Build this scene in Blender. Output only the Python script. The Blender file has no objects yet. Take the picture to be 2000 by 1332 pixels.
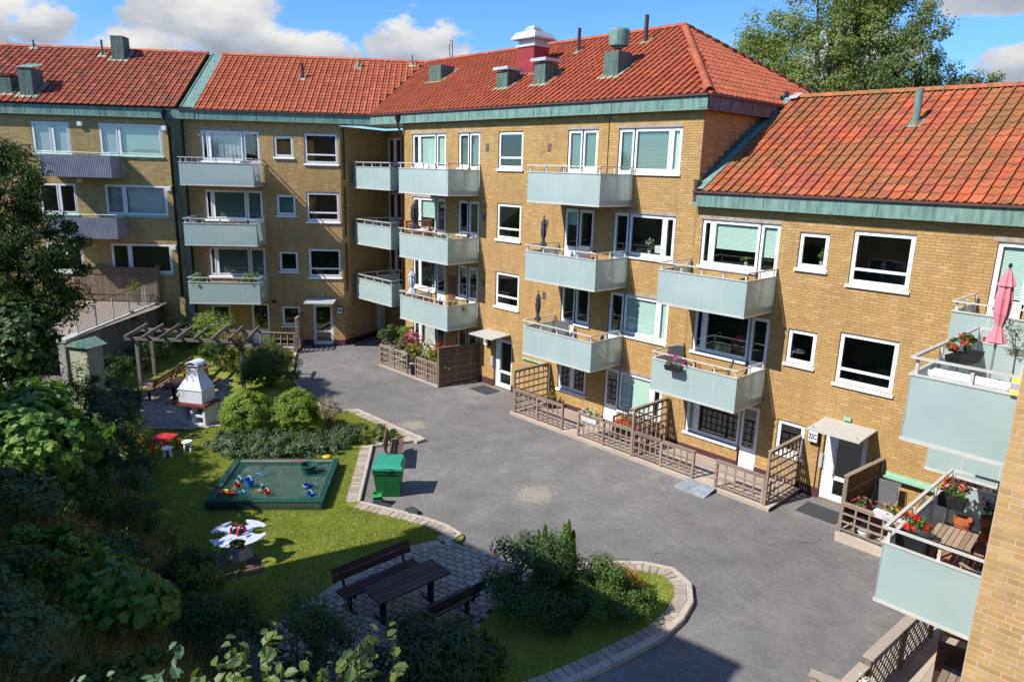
import bpy, math, random
import numpy as np
from mathutils import Matrix, Vector
R = math.radians
rnd = random.Random(7)
S = bpy.context.scene
COL = S.collection

# ------------------------------------------------------------------ camera, sky, sun, exposure
CAM_POS = np.array((31.0, -20.0, 9.13))
YAW, PITCH, ROLL, FPX = R(46.118), R(13.488), R(1.583), 1390.0
_fw = np.array((-math.sin(YAW)*math.cos(PITCH), math.cos(YAW)*math.cos(PITCH), -math.sin(PITCH)))
_r0 = np.array((math.cos(YAW), math.sin(YAW), 0.0)); _u0 = np.cross(_r0, _fw)
_rt = _r0*math.cos(ROLL) + _u0*math.sin(ROLL); _up = -_r0*math.sin(ROLL) + _u0*math.cos(ROLL)
cam = bpy.data.cameras.new('camera'); camo = bpy.data.objects.new('camera', cam); COL.objects.link(camo)
cam.sensor_width = 36.0; cam.sensor_fit = 'HORIZONTAL'; cam.lens = FPX/2000*36.0
cam.clip_start = 0.1; cam.clip_end = 3000
camo.matrix_world = Matrix(((_rt[0], _up[0], -_fw[0], CAM_POS[0]), (_rt[1], _up[1], -_fw[1], CAM_POS[1]), (_rt[2], _up[2], -_fw[2], CAM_POS[2]), (0, 0, 0, 1)))
S.camera = camo

SUN = Vector((-0.27, -1.0, 1.0)).normalized()          # towards the sun
sl = bpy.data.lights.new('sun', 'SUN'); sl.energy = 4.8; sl.angle = R(0.53); sl.color = (1.0, 0.955, 0.88)
so = bpy.data.objects.new('sun', sl); COL.objects.link(so)
so.rotation_euler = (-SUN).to_track_quat('-Z', 'Y').to_euler(); so.location = (0, -60, 60)

S.view_settings.view_transform = 'Standard'; S.view_settings.look = 'None'
S.view_settings.exposure = 0.5; S.view_settings.gamma = 1.0; S.view_settings.use_curve_mapping = False
S.cycles.max_bounces = 8; S.cycles.transparent_max_bounces = 16; S.cycles.diffuse_bounces = 4
S.cycles.use_denoising = True; S.cycles.caustics_reflective = False; S.cycles.caustics_refractive = False

def node(nt, typ, **kw):
    n = nt.nodes.new(typ)
    for k, v in kw.items():
        if k == 'inp':
            for a, b in v.items(): n.inputs[a].default_value = b
        else: setattr(n, k, v)
    return n
def ramp(nt, stops, interp='LINEAR'):
    n = nt.nodes.new('ShaderNodeValToRGB'); n.color_ramp.interpolation = interp
    e = n.color_ramp.elements
    while len(e) < len(stops): e.new(0.5)
    for i, (p, c) in enumerate(stops):
        e[i].position = p; e[i].color = (c[0], c[1], c[2], 1) if not isinstance(c, (int, float)) else (c, c, c, 1)
    return n
def math_(nt, op, a, b=None, clamp=False):
    n = nt.nodes.new('ShaderNodeMath'); n.operation = op; n.use_clamp = clamp
    for i, x in enumerate((a, b)):
        if x is None: continue
        if isinstance(x, (int, float)): n.inputs[i].default_value = x
        else: nt.links.new(x, n.inputs[i])
    return n.outputs[0]
def mixc(nt, fac, a, b, blend='MIX'):
    n = nt.nodes.new('ShaderNodeMix'); n.data_type = 'RGBA'; n.blend_type = blend
    for i, x in ((0, fac), (6, a), (7, b)):
        if isinstance(x, (int, float)): n.inputs[i].default_value = x
        elif isinstance(x, (tuple, list)): n.inputs[i].default_value = (*x[:3], 1)
        else: nt.links.new(x, n.inputs[i])
    return n.outputs[2]

w = bpy.data.worlds.new('World'); S.world = w; w.use_nodes = True; w.cycles.sampling_method = 'MANUAL'; w.cycles.sample_map_resolution = 512
nt = w.node_tree; nt.nodes.clear()
sky = node(nt, 'ShaderNodeTexSky', sky_type='NISHITA', sun_disc=False, sun_elevation=math.asin(SUN.z), sun_rotation=math.atan2(SUN.x, SUN.y), altitude=60, air_density=1.0, dust_density=0.25, ozone_density=2.6)
tc = node(nt, 'ShaderNodeTexCoord'); sep = node(nt, 'ShaderNodeSeparateXYZ'); nt.links.new(tc.outputs['Generated'], sep.inputs[0])
azi = math_(nt, 'ARCTAN2', sep.outputs[0], sep.outputs[1]); ele = math_(nt, 'ARCSINE', sep.outputs[2])
cv = node(nt, 'ShaderNodeCombineXYZ'); nt.links.new(azi, cv.inputs[0]); nt.links.new(math_(nt, 'MULTIPLY', ele, 1.9), cv.inputs[1]); cv.inputs[2].default_value = 3.7
n1 = node(nt, 'ShaderNodeTexNoise', inp={'Scale': 3.4, 'Detail': 9.0, 'Roughness': 0.56, 'Distortion': 0.25}); nt.links.new(cv.outputs[0], n1.inputs['Vector'])
n2 = node(nt, 'ShaderNodeTexNoise', inp={'Scale': 16.0, 'Detail': 7.0, 'Roughness': 0.6}); nt.links.new(cv.outputs[0], n2.inputs['Vector'])
n3 = node(nt, 'ShaderNodeTexNoise', inp={'Scale': 9.0, 'Detail': 10.0, 'Roughness': 0.62, 'Distortion': 0.3}); nt.links.new(cv.outputs[0], n3.inputs['Vector'])
# cumulus banks by azimuth, elevation and size (degrees), their edges broken up by noise
CL = [(-80.5, 8.2, 5.2, 2.5), (-86, 11.8, 5.5, 1.7), (-68.0, 9.0, 6.0, 3.6), (-73, 6.8, 5.2, 1.9), (-61.5, 7.8, 5.4, 2.4), (-54.0, 8.5, 5.2, 3.1), (-49.5, 6.9, 4.6, 2.0), (-46, 13.5, 4.4, 1.1), (-13, 11.8, 6.5, 1.8), (-12.5, 7.2, 3.2, 1.8), (-24, 8.0, 5.5, 2.5), (-104, 10, 9, 3.4), (12, 10, 9, 3.4), (60, 11, 10, 4), (-140, 12, 11, 4), (120, 10, 10, 4)]
bl_ = None; sh_ = None
for (a_, e_, ra_, re_) in CL:
    dx_ = math_(nt, 'DIVIDE', math_(nt, 'SUBTRACT', azi, R(a_)), R(ra_)); dy_ = math_(nt, 'DIVIDE', math_(nt, 'SUBTRACT', ele, R(e_)), R(re_))
    v_ = math_(nt, 'SUBTRACT', 1.0, math_(nt, 'ADD', math_(nt, 'MULTIPLY', dx_, dx_), math_(nt, 'MULTIPLY', dy_, dy_))); v_ = math_(nt, 'MAXIMUM', v_, -1.0)
    bl_ = v_ if bl_ is None else math_(nt, 'MAXIMUM', bl_, v_)
    w_ = math_(nt, 'MULTIPLY', math_(nt, 'ADD', v_, 0.0, True), dy_); sh_ = w_ if sh_ is None else math_(nt, 'ADD', sh_, w_)
dens = math_(nt, 'ADD', math_(nt, 'MULTIPLY', bl_, 0.55), math_(nt, 'MULTIPLY', math_(nt, 'SUBTRACT', n3.outputs[0], 0.5), 2.1))
cm = node(nt, 'ShaderNodeMapRange', interpolation_type='SMOOTHSTEP', inp={'From Min': 0.10, 'From Max': 0.36}); nt.links.new(dens, cm.inputs[0])
cs = ramp(nt, [(0.24, (0.36, 0.41, 0.52)), (0.50, (0.60, 0.64, 0.72)), (0.74, (1.0, 0.985, 0.96))])
nt.links.new(math_(nt, 'ADD', math_(nt, 'MULTIPLY', sh_, 0.55), math_(nt, 'ADD', math_(nt, 'MULTIPLY', n2.outputs[0], 0.55), 0.26)), cs.inputs[0])
cb = node(nt, 'ShaderNodeVectorMath', operation='SCALE', inp={'Scale': 4.4}); nt.links.new(cs.outputs[0], cb.inputs[0])
wisp = node(nt, 'ShaderNodeMapRange', interpolation_type='SMOOTHSTEP', inp={'From Min': 0.50, 'From Max': 0.75, 'To Max': 0.5}); nt.links.new(n1.outputs[0], wisp.inputs[0])
skt = mixc(nt, 1.0, sky.outputs[0], (0.42, 0.70, 1.02), 'MULTIPLY')
skw = mixc(nt, wisp.outputs[0], skt, (3.2, 3.6, 4.3))
fin = mixc(nt, cm.outputs[0], skw, cb.outputs[0])
bg = node(nt, 'ShaderNodeBackground', inp={'Strength': 0.14}); nt.links.new(fin, bg.inputs[0])
wo = node(nt, 'ShaderNodeOutputWorld'); nt.links.new(bg.outputs[0], wo.inputs[0])

def project(P):
    d = np.asarray(P, float) - CAM_POS; k = d @ _fw
    return 1000 + FPX*(d @ _rt)/k, 666 - FPX*(d @ _up)/k, k
def pix(x, y, z):
    """ground-plane point (height z) seen at photo pixel x, y"""
    d = _fw + _rt*(x-1000)/FPX + _up*(666-y)/FPX
    return CAM_POS + d*((z - CAM_POS[2])/d[2])

# ------------------------------------------------------------------ materials
MATS = {}
def newmat(name):
    m = bpy.data.materials.new(name); m.use_nodes = True; nt = m.node_tree
    b = nt.nodes['Principled BSDF']; MATS[name] = m
    return m, nt, b
def setc(nt, b, col, key='Base Color'):
    if isinstance(col, (tuple, list)): b.inputs[key].default_value = (*col[:3], 1)
    else: nt.links.new(col, b.inputs[key])
def noise(nt, scale, detail=4.0, rough=0.55, coord='Object', vec=None, dist=0.0):
    n = node(nt, 'ShaderNodeTexNoise', inp={'Scale': scale, 'Detail': detail, 'Roughness': rough, 'Distortion': dist})
    if vec is None:
        t = node(nt, 'ShaderNodeTexCoord'); vec = t.outputs[coord]
    nt.links.new(vec, n.inputs['Vector']); return n.outputs[0]
def position(nt): return node(nt, 'ShaderNodeNewGeometry').outputs['Position']
def stretch(nt, vec, s):
    n = node(nt, 'ShaderNodeMapping'); n.inputs['Scale'].default_value = s; nt.links.new(vec, n.inputs[0]); return n.outputs[0]
def bump(nt, b, h, strength=0.3, dist=0.01):
    n = node(nt, 'ShaderNodeBump', inp={'Strength': strength, 'Distance': dist}); nt.links.new(h, n.inputs['Height']); nt.links.new(n.outputs[0], b.inputs['Normal'])
def rand01(nt):
    """random number of each piece, whether it is an object or an island of a mesh"""
    g = node(nt, 'ShaderNodeNewGeometry'); o = node(nt, 'ShaderNodeObjectInfo')
    return math_(nt, 'FRACT', math_(nt, 'ADD', math_(nt, 'MULTIPLY', g.outputs['Random Per Island'], 7.13), o.outputs['Random']))
def simple(name, col, rough=0.6, metal=0.0, var=0.12, scale=6.0, bumpv=0.0, spec=0.4):
    m, nt, b = newmat(name)
    n = noise(nt, scale, 5, coord='Object')
    lo = tuple(c*(1-var) for c in col); hi = tuple(min(1, c*(1+var)) for c in col)
    r = ramp(nt, [(0.3, lo), (0.7, hi)]); nt.links.new(n, r.inputs[0]); setc(nt, b, r.outputs[0])
    b.inputs['Roughness'].default_value = rough; b.inputs['Metallic'].default_value = metal; b.inputs['Specular IOR Level'].default_value = spec
    if bumpv: bump(nt, b, noise(nt, scale*6, 4), bumpv)
    return m
def brick_mat(name, cols, dirt=0.25):
    m, nt, b = newmat(name); r = rand01(nt)
    k = len(cols); rp = ramp(nt, [(i/(k-1), c) for i, c in enumerate(cols)]); nt.links.new(r, rp.inputs[0])
    big = noise(nt, 0.45, 4, vec=position(nt)); fine = noise(nt, 60, 3, vec=position(nt))
    c = mixc(nt, math_(nt, 'MULTIPLY', math_(nt, 'SUBTRACT', big, 0.38, True), dirt*3), rp.outputs[0], tuple(x*0.62 for x in cols[1]))
    f = ramp(nt, [(0.3, 0.88), (0.7, 1.08)]); nt.links.new(fine, f.inputs[0])
    stn = noise(nt, 1.6, 5, 0.6, vec=stretch(nt, position(nt), (1.6, 1.6, 0.28))); sr_ = ramp(nt, [(0.34, 0.80), (0.55, 1.0), (0.75, 1.06)]); nt.links.new(stn, sr_.inputs[0]); c = mixc(nt, 0.75, c, mixc(nt, 1.0, c, sr_.outputs[0], 'MULTIPLY'))
    setc(nt, b, mixc(nt, 1.0, c, f.outputs[0], 'MULTIPLY')); b.inputs['Roughness'].default_value = 0.85; b.inputs['Specular IOR Level'].default_value = 0.2
    return m
YEL = [(0.43, 0.265, 0.092), (0.465, 0.29, 0.104), (0.49, 0.308, 0.112), (0.445, 0.275, 0.098), (0.535, 0.36, 0.142), (0.40, 0.245, 0.092), (0.48, 0.305, 0.124)]
brick_mat('brick_yellow', YEL)
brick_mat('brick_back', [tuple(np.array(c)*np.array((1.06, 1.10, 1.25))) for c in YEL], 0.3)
brick_mat('brick_old', [(0.44, 0.32, 0.13), (0.50, 0.37, 0.16), (0.40, 0.28, 0.11), (0.54, 0.41, 0.19), (0.34, 0.25, 0.11)], 0.5)
simple('mortar', (0.215, 0.145, 0.09), 0.95, var=0.2, scale=1.5)
simple('mortar_light', (0.46, 0.39, 0.32), 0.95, var=0.2, scale=3)
def tile_mat(name, cols, moss, dark):
    m, nt, b = newmat(name); r = rand01(nt)
    rp = ramp(nt, [(i/(len(cols)-1), c) for i, c in enumerate(cols)]); nt.links.new(r, rp.inputs[0])
    p = position(nt); n1 = noise(nt, 0.5, 5, vec=p); n2 = noise(nt, 4.5, 5, 0.65, vec=p); n3 = noise(nt, 30, 3, vec=p)
    a = math_(nt, 'MULTIPLY', math_(nt, 'SUBTRACT', math_(nt, 'ADD', math_(nt, 'MULTIPLY', n1, 0.55), math_(nt, 'MULTIPLY', n2, 0.6)), 0.60 - 0.1*moss), 9.0*min(1, moss), True)
    c = mixc(nt, math_(nt, 'MULTIPLY', a, 0.75*min(1, moss)), rp.outputs[0], (0.17, 0.15, 0.045))
    n4 = noise(nt, 2.2, 5, 0.65, vec=stretch(nt, p, (1.3, 1.3, 1.3)))
    d = math_(nt, 'MULTIPLY', math_(nt, 'SUBTRACT', n4, 0.56 - 0.08*dark), 6.0, True)
    c = mixc(nt, math_(nt, 'MULTIPLY', d, 0.7*dark), c, (0.10, 0.06, 0.045))
    f = ramp(nt, [(0.3, 0.82), (0.7, 1.12)]); nt.links.new(n3, f.inputs[0])
    setc(nt, b, mixc(nt, 1.0, c, f.outputs[0], 'MULTIPLY')); b.inputs['Roughness'].default_value = 0.7; b.inputs['Specular IOR Level'].default_value = 0.3
    return m
tile_mat('tile_clean', [(0.37, 0.088, 0.040), (0.41, 0.102, 0.047), (0.33, 0.075, 0.036), (0.44, 0.118, 0.055), (0.38, 0.092, 0.044)], 0.3, 0.6)
tile_mat('tile_back', [(0.39, 0.090, 0.042), (0.44, 0.108, 0.052), (0.34, 0.076, 0.038), (0.47, 0.125, 0.062)], 0.35, 0.6)
tile_mat('tile_old', [(0.36, 0.085, 0.045), (0.43, 0.105, 0.055), (0.28, 0.068, 0.04), (0.46, 0.13, 0.075)], 0.5, 1.0)
tile_mat('tile_moss', [(0.46, 0.105, 0.038), (0.51, 0.125, 0.046), (0.42, 0.098, 0.045), (0.36, 0.095, 0.055), (0.53, 0.145, 0.062)], 0.80, 0.78)
simple('underlay', (0.05, 0.03, 0.025), 0.95)
def copper(name, c1, c2, c3):
    m, nt, b = newmat(name); p = position(nt)
    a = noise(nt, 2.0, 5, 0.6, vec=stretch(nt, p, (3.5, 3.5, 0.5))); c = noise(nt, 14, 3, vec=stretch(nt, p, (1, 1, 0.25)))
    rp = ramp(nt, [(0.30, c1), (0.52, c2), (0.72, c3)]); nt.links.new(math_(nt, 'ADD', math_(nt, 'MULTIPLY', a, 0.75), math_(nt, 'MULTIPLY', c, 0.25)), rp.inputs[0])
    setc(nt, b, rp.outputs[0]); b.inputs['Roughness'].default_value = 0.75; b.inputs['Specular IOR Level'].default_value = 0.2; return m
copper('patina', (0.075, 0.125, 0.11), (0.16, 0.26, 0.222), (0.24, 0.345, 0.295))
copper('patina_pale', (0.20, 0.36, 0.26), (0.28, 0.48, 0.35), (0.34, 0.52, 0.40))
copper('patina_dark', (0.05, 0.075, 0.065), (0.095, 0.145, 0.122), (0.15, 0.225, 0.19))
copper('copper_black', (0.006, 0.012, 0.012), (0.012, 0.024, 0.024), (0.03, 0.055, 0.05))
simple('lead', (0.12, 0.115, 0.12), 0.55, 0.3, 0.35, 2.5)
simple('gutter', (0.10, 0.045, 0.042), 0.45)
simple('brown_pipe', (0.055, 0.026, 0.022), 0.45)
simple('zinc', (0.52, 0.53, 0.54), 0.4, 0.35, 0.18, 3)
simple('zinc_white', (0.52, 0.51, 0.49), 0.5, 0.2, 0.12, 3)
simple('red_sheet', (0.29, 0.030, 0.032), 0.45, 0.0, 0.12, 2)
simple('white', (0.80, 0.80, 0.79), 0.4, var=0.04)
simple('white_old', (0.70, 0.70, 0.68), 0.55, var=0.10, scale=10)
simple('white_door', (0.74, 0.75, 0.76), 0.4, var=0.04)
simple('alu', (0.62, 0.60, 0.56), 0.42, 0.25, 0.08)
simple('alu_dark', (0.30, 0.29, 0.27), 0.45, 0.3)
simple('concrete', (0.40, 0.39, 0.37), 0.85, var=0.2, scale=4, bumpv=0.1)
simple('lintel', (0.33, 0.27, 0.225), 0.9, var=0.25, scale=5)
simple('plinth', (0.075, 0.026, 0.028), 0.7, var=0.2, scale=4)
simple('granite', (0.45, 0.385, 0.31), 0.85, var=0.18, scale=14, bumpv=0.15)
simple('paint_canopy', (0.46, 0.445, 0.40), 0.55, var=0.07)
simple('canopy_grey', (0.40, 0.42, 0.43), 0.5, var=0.07)
simple('black_metal', (0.016, 0.015, 0.016), 0.5, var=0.2)
simple('dark_plastic', (0.02, 0.021, 0.024), 0.45)
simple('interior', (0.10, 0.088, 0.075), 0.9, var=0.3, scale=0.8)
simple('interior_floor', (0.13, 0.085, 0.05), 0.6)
simple('curtain_white', (0.62, 0.63, 0.62), 0.9, var=0.15, scale=3)
simple('curtain_grey', (0.36, 0.37, 0.40), 0.9, var=0.15, scale=3)
simple('lamp_white', (0.72, 0.74, 0.72), 0.6)
simple('vent_plum', (0.13, 0.075, 0.085), 0.6)
simple('sign_white', (0.80, 0.82, 0.84), 0.4, var=0.02)
simple('sign_blue', (0.012, 0.018, 0.05), 0.5)
simple('parasol_black', (0.030, 0.032, 0.042), 0.8)
simple('parasol_navy', (0.05, 0.05, 0.075), 0.8)
simple('parasol_pale', (0.46, 0.52, 0.60), 0.8)
simple('parasol_pink', (0.66, 0.21, 0.26), 0.75, var=0.1, scale=4)
simple('cloth_white', (0.75, 0.75, 0.76), 0.85, var=0.06)
simple('cloth_yellow', (0.70, 0.62, 0.16), 0.85)
simple('cloth_mauve', (0.36, 0.34, 0.40), 0.85)
simple('terracotta', (0.40, 0.115, 0.045), 0.8, var=0.2)
simple('pot_black', (0.018, 0.018, 0.02), 0.5)
simple('pot_white', (0.62, 0.62, 0.62), 0.4)
simple('red_paint', (0.46, 0.03, 0.05), 0.45)
simple('red_plastic', (0.55, 0.035, 0.035), 0.4)
simple('blue_plastic', (0.02, 0.12, 0.45), 0.4)
simple('cyan_plastic', (0.04, 0.28, 0.42), 0.4)
simple('yellow_plastic', (0.62, 0.42, 0.03), 0.4)
simple('orange_plastic', (0.55, 0.20, 0.03), 0.4)
simple('green_plastic', (0.03, 0.30, 0.08), 0.4)
simple('blue_cushion', (0.02, 0.09, 0.32), 0.9)
simple('bin_green', (0.010, 0.105, 0.030), 0.45, var=0.1)
simple('bin_lid', (0.025, 0.26, 0.16), 0.4, var=0.1)
simple('net_green', (0.010, 0.085, 0.060), 0.7)
simple('sling_grey', (0.10, 0.10, 0.105), 0.8)
simple('stone_dark', (0.05, 0.055, 0.06), 0.8)
simple('galv', (0.36, 0.40, 0.44), 0.4, 0.4, 0.3, 5)
simple('white_board', (0.50, 0.54, 0.62), 0.4, var=0.05)  # white board with the grey-blue of tree shade put into its colour
simple('bbq_white', (0.58, 0.60, 0.64), 0.8, var=0.08, scale=4, bumpv=0.05)
simple('bbq_red', (0.15, 0.035, 0.035), 0.7)
simple('cabinet', (0.36, 0.37, 0.27), 0.8, var=0.15, scale=3)
simple('corrugated', (0.30, 0.31, 0.355), 0.5, 0.3, 0.15, 2)
simple('mat_dark', (0.045, 0.05, 0.055), 0.9)
simple('orange_wood', (0.52, 0.20, 0.045), 0.6, var=0.2, scale=5)
simple('floor_tile', (0.34, 0.155, 0.10), 0.7, var=0.25, scale=6)
simple('soil', (0.035, 0.024, 0.016), 0.95)
def wood(name, c1, c2, along=(1, 1, 1), rough=0.8):
    m, nt, b = newmat(name); t = node(nt, 'ShaderNodeTexCoord')
    o = node(nt, 'ShaderNodeObjectInfo'); g = node(nt, 'ShaderNodeNewGeometry')
    a = noise(nt, 3.0, 5, 0.6, vec=stretch(nt, t.outputs['Object'], along)); c = noise(nt, 1.2, 3, vec=position(nt))
    rp = ramp(nt, [(0.28, c1), (0.72, c2)]); nt.links.new(math_(nt, 'ADD', math_(nt, 'MULTIPLY', a, 0.6), math_(nt, 'MULTIPLY', c, 0.4)), rp.inputs[0])
    f = math_(nt, 'ADD', 0.78, math_(nt, 'MULTIPLY', math_(nt, 'FRACT', math_(nt, 'ADD', o.outputs['Random'], math_(nt, 'MULTIPLY', g.outputs['Random Per Island'], 5.3))), 0.42))
    hs = node(nt, 'ShaderNodeVectorMath', operation='SCALE'); nt.links.new(rp.outputs[0], hs.inputs[0]); nt.links.new(f, hs.inputs['Scale'])
    setc(nt, b, hs.outputs[0]); b.inputs['Roughness'].default_value = rough; b.inputs['Specular IOR Level'].default_value = 0.25
    bump(nt, b, a, 0.25, 0.004); return m
wood('wood_grey', (0.18, 0.132, 0.098), (0.33, 0.26, 0.205), (6, 6, 6))
wood('wood_brown', (0.115, 0.068, 0.045), (0.21, 0.135, 0.095), (6, 6, 6))
wood('wood_deck', (0.33, 0.27, 0.22), (0.48, 0.405, 0.335), (2, 9, 6))
wood('wood_dark', (0.045, 0.022, 0.020), (0.085, 0.048, 0.042), (6, 6, 6), 0.55)
wood('wood_oak', (0.17, 0.10, 0.045), (0.27, 0.165, 0.075), (6, 6, 6), 0.6)
wood('wood_red', (0.20, 0.075, 0.05), (0.30, 0.125, 0.085), (6, 6, 6), 0.6)
wood('wood_pergola', (0.13, 0.108, 0.092), (0.26, 0.23, 0.21), (6, 6, 6))
wood('bamboo', (0.10, 0.055, 0.03), (0.22, 0.13, 0.07), (12, 12, 2))
wood('wall_boards', (0.13, 0.115, 0.10), (0.24, 0.22, 0.195), (8, 8, 1.0))
wood('fence_boards', (0.115, 0.082, 0.056), (0.215, 0.158, 0.108), (8, 8, 1.0))
wood('table_slats', (0.26, 0.19, 0.13), (0.36, 0.27, 0.19), (6, 6, 6))

def glass_mat():
    m, nt, b = newmat('pane_glass'); nt.nodes.remove(b); out = nt.nodes['Material Output']
    tr = node(nt, 'ShaderNodeBsdfTransparent'); tr.inputs[0].default_value = (0.93, 0.955, 0.94, 1)
    gl = node(nt, 'ShaderNodeBsdfGlossy'); gl.inputs['Roughness'].default_value = 0.012; gl.inputs[0].default_value = (1, 1, 1, 1)
    lw = node(nt, 'ShaderNodeLayerWeight'); lw.inputs[0].default_value = 0.5; frv = math_(nt, 'ADD', 0.075, math_(nt, 'MULTIPLY', math_(nt, 'POWER', lw.outputs['Facing'], 4.5), 0.9))
    nz = noise(nt, 1.6, 2, vec=position(nt)); bp = node(nt, 'ShaderNodeBump', inp={'Strength': 0.05, 'Distance': 0.02}); nt.links.new(nz, bp.inputs['Height']); nt.links.new(bp.outputs[0], gl.inputs['Normal'])
    mx = node(nt, 'ShaderNodeMixShader'); nt.links.new(frv, mx.inputs[0]); nt.links.new(tr.outputs[0], mx.inputs[1]); nt.links.new(gl.outputs[0], mx.inputs[2]); nt.links.new(mx.outputs[0], out.inputs[0])
glass_mat()
def frosted():
    m, nt, b = newmat('frosted_glass'); nt.nodes.remove(b); out = nt.nodes['Material Output']
    n = noise(nt, 1.1, 3, vec=position(nt)); rp = ramp(nt, [(0.3, (0.52, 0.65, 0.64)), (0.7, (0.60, 0.72, 0.705))]); nt.links.new(n, rp.inputs[0])
    di = node(nt, 'ShaderNodeBsdfDiffuse'); tl = node(nt, 'ShaderNodeBsdfTranslucent'); nt.links.new(rp.outputs[0], di.inputs[0]); tl.inputs[0].default_value = (0.76, 0.82, 0.78, 1)
    m1 = node(nt, 'ShaderNodeMixShader'); m1.inputs[0].default_value = 0.40; nt.links.new(di.outputs[0], m1.inputs[1]); nt.links.new(tl.outputs[0], m1.inputs[2])
    tr = node(nt, 'ShaderNodeBsdfTransparent'); tr.inputs[0].default_value = (0.85, 0.93, 0.92, 1)
    m0 = node(nt, 'ShaderNodeMixShader'); m0.inputs[0].default_value = 0.20; nt.links.new(m1.outputs[0], m0.inputs[1]); nt.links.new(tr.outputs[0], m0.inputs[2])
    gl = node(nt, 'ShaderNodeBsdfGlossy'); gl.inputs['Roughness'].default_value = 0.12
    lw = node(nt, 'ShaderNodeLayerWeight'); lw.inputs[0].default_value = 0.5; frv = math_(nt, 'ADD', 0.05, math_(nt, 'MULTIPLY', math_(nt, 'POWER', lw.outputs['Facing'], 5.0), 0.8))
    m2 = node(nt, 'ShaderNodeMixShader'); nt.links.new(frv, m2.inputs[0]); nt.links.new(m0.outputs[0], m2.inputs[1]); nt.links.new(gl.outputs[0], m2.inputs[2]); nt.links.new(m2.outputs[0], out.inputs[0])
frosted()
def blind_mat(name, c1, c2):
    m, nt, b = newmat(name); p = position(nt)
    wv = node(nt, 'ShaderNodeTexWave', wave_type='BANDS', bands_direction='Z', inp={'Scale': 6.0, 'Distortion': 0.0}); nt.links.new(p, wv.inputs['Vector'])
    setc(nt, b, mixc(nt, wv.outputs[0], c1, c2)); b.inputs['Roughness'].default_value = 0.6
blind_mat('blind', (0.52, 0.70, 0.62), (0.62, 0.80, 0.72)); blind_mat('blind_grey', (0.48, 0.53, 0.60), (0.56, 0.60, 0.66)); blind_mat('blind_dark', (0.09, 0.15, 0.125), (0.22, 0.32, 0.27))
def asphalt():
    m, nt, b = newmat('asphalt'); p = position(nt)
    big = noise(nt, 0.16, 5, 0.6, vec=p, dist=0.6); mid = noise(nt, 1.1, 5, 0.6, vec=p); fine = noise(nt, 85, 2, 0.7, vec=p); st = noise(nt, 0.5, 5, 0.6, vec=stretch(nt, p, (1.3, 0.7, 1)), dist=1.2)
    st2 = noise(nt, 1.4, 6, 0.65, vec=stretch(nt, p, (0.8, 1.4, 1)), dist=1.8)
    s = math_(nt, 'ADD', math_(nt, 'ADD', math_(nt, 'MULTIPLY', big, 0.35), math_(nt, 'MULTIPLY', mid, 0.2)), math_(nt, 'ADD', math_(nt, 'MULTIPLY', st, 0.25), math_(nt, 'MULTIPLY', st2, 0.2)))
    rp = ramp(nt, [(0.39, (0.124, 0.116, 0.110)), (0.48, (0.156, 0.146, 0.138)), (0.55, (0.186, 0.174, 0.163)), (0.63, (0.255, 0.238, 0.22))]); nt.links.new(s, rp.inputs[0])
    g2 = noise(nt, 26, 3, 0.7, vec=p); g3 = noise(nt, 9, 5, 0.75, vec=p); f = ramp(nt, [(0.32, 0.58), (0.5, 1.0), (0.68, 1.5)]); nt.links.new(math_(nt, 'ADD', math_(nt, 'ADD', math_(nt, 'MULTIPLY', fine, 0.3), math_(nt, 'MULTIPLY', g3, 0.35)), math_(nt, 'MULTIPLY', g2, 0.35)), f.inputs[0])
    vo = node(nt, 'ShaderNodeTexVoronoi', feature='DISTANCE_TO_EDGE', inp={'Scale': 0.12}); nv = node(nt, 'ShaderNodeVectorMath', operation='ADD'); nn = node(nt, 'ShaderNodeTexNoise', inp={'Scale': 1.3, 'Detail': 5.0}); nt.links.new(p, nn.inputs['Vector'])
    nt.links.new(p, nv.inputs[0]); sc = node(nt, 'ShaderNodeVectorMath', operation='SCALE', inp={'Scale': 1.6}); nt.links.new(nn.outputs['Color'], sc.inputs[0]); nt.links.new(sc.outputs[0], nv.inputs[1]); nt.links.new(nv.outputs[0], vo.inputs['Vector'])
    ck = math_(nt, 'MULTIPLY', math_(nt, 'LESS_THAN', vo.outputs[0], 0.0022), math_(nt, 'GREATER_THAN', noise(nt, 0.35, 3, vec=p), 0.56))
    c = mixc(nt, 1.0, rp.outputs[0], f.outputs[0], 'MULTIPLY')
    c = mixc(nt, math_(nt, 'MULTIPLY', ck, 0.45), c, (0.03, 0.028, 0.026))
    # worn pale patches with crumbled edges
    wp = None
    for (cx, cy, rr) in ((17.8, -6.2, 1.0), (10.9, -5.5, 0.8)):
        dd = node(nt, 'ShaderNodeVectorMath', operation='DISTANCE'); nt.links.new(p, dd.inputs[0]); dd.inputs[1].default_value = (cx, cy, 0)
        q = math_(nt, 'SUBTRACT', 1.0, math_(nt, 'DIVIDE', dd.outputs['Value'], rr), True); wp = q if wp is None else math_(nt, 'MAXIMUM', wp, q)
    g = math_(nt, 'MULTIPLY', math_(nt, 'SUBTRACT', math_(nt, 'ADD', math_(nt, 'MULTIPLY', wp, 1.0), math_(nt, 'MULTIPLY', noise(nt, 4.5, 7, 0.75, vec=p), 2.2)), 1.42, True), 3.0, True)
    c = mixc(nt, math_(nt, 'MULTIPLY', math_(nt, 'MULTIPLY', g, math_(nt, 'GREATER_THAN', wp, 0.001)), 0.75), c, (0.32, 0.285, 0.22))
    setc(nt, b, c); b.inputs['Roughness'].default_value = 0.9; b.inputs['Specular IOR Level'].default_value = 0.25; bump(nt, b, fine, 0.35, 0.006)
asphalt()
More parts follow.
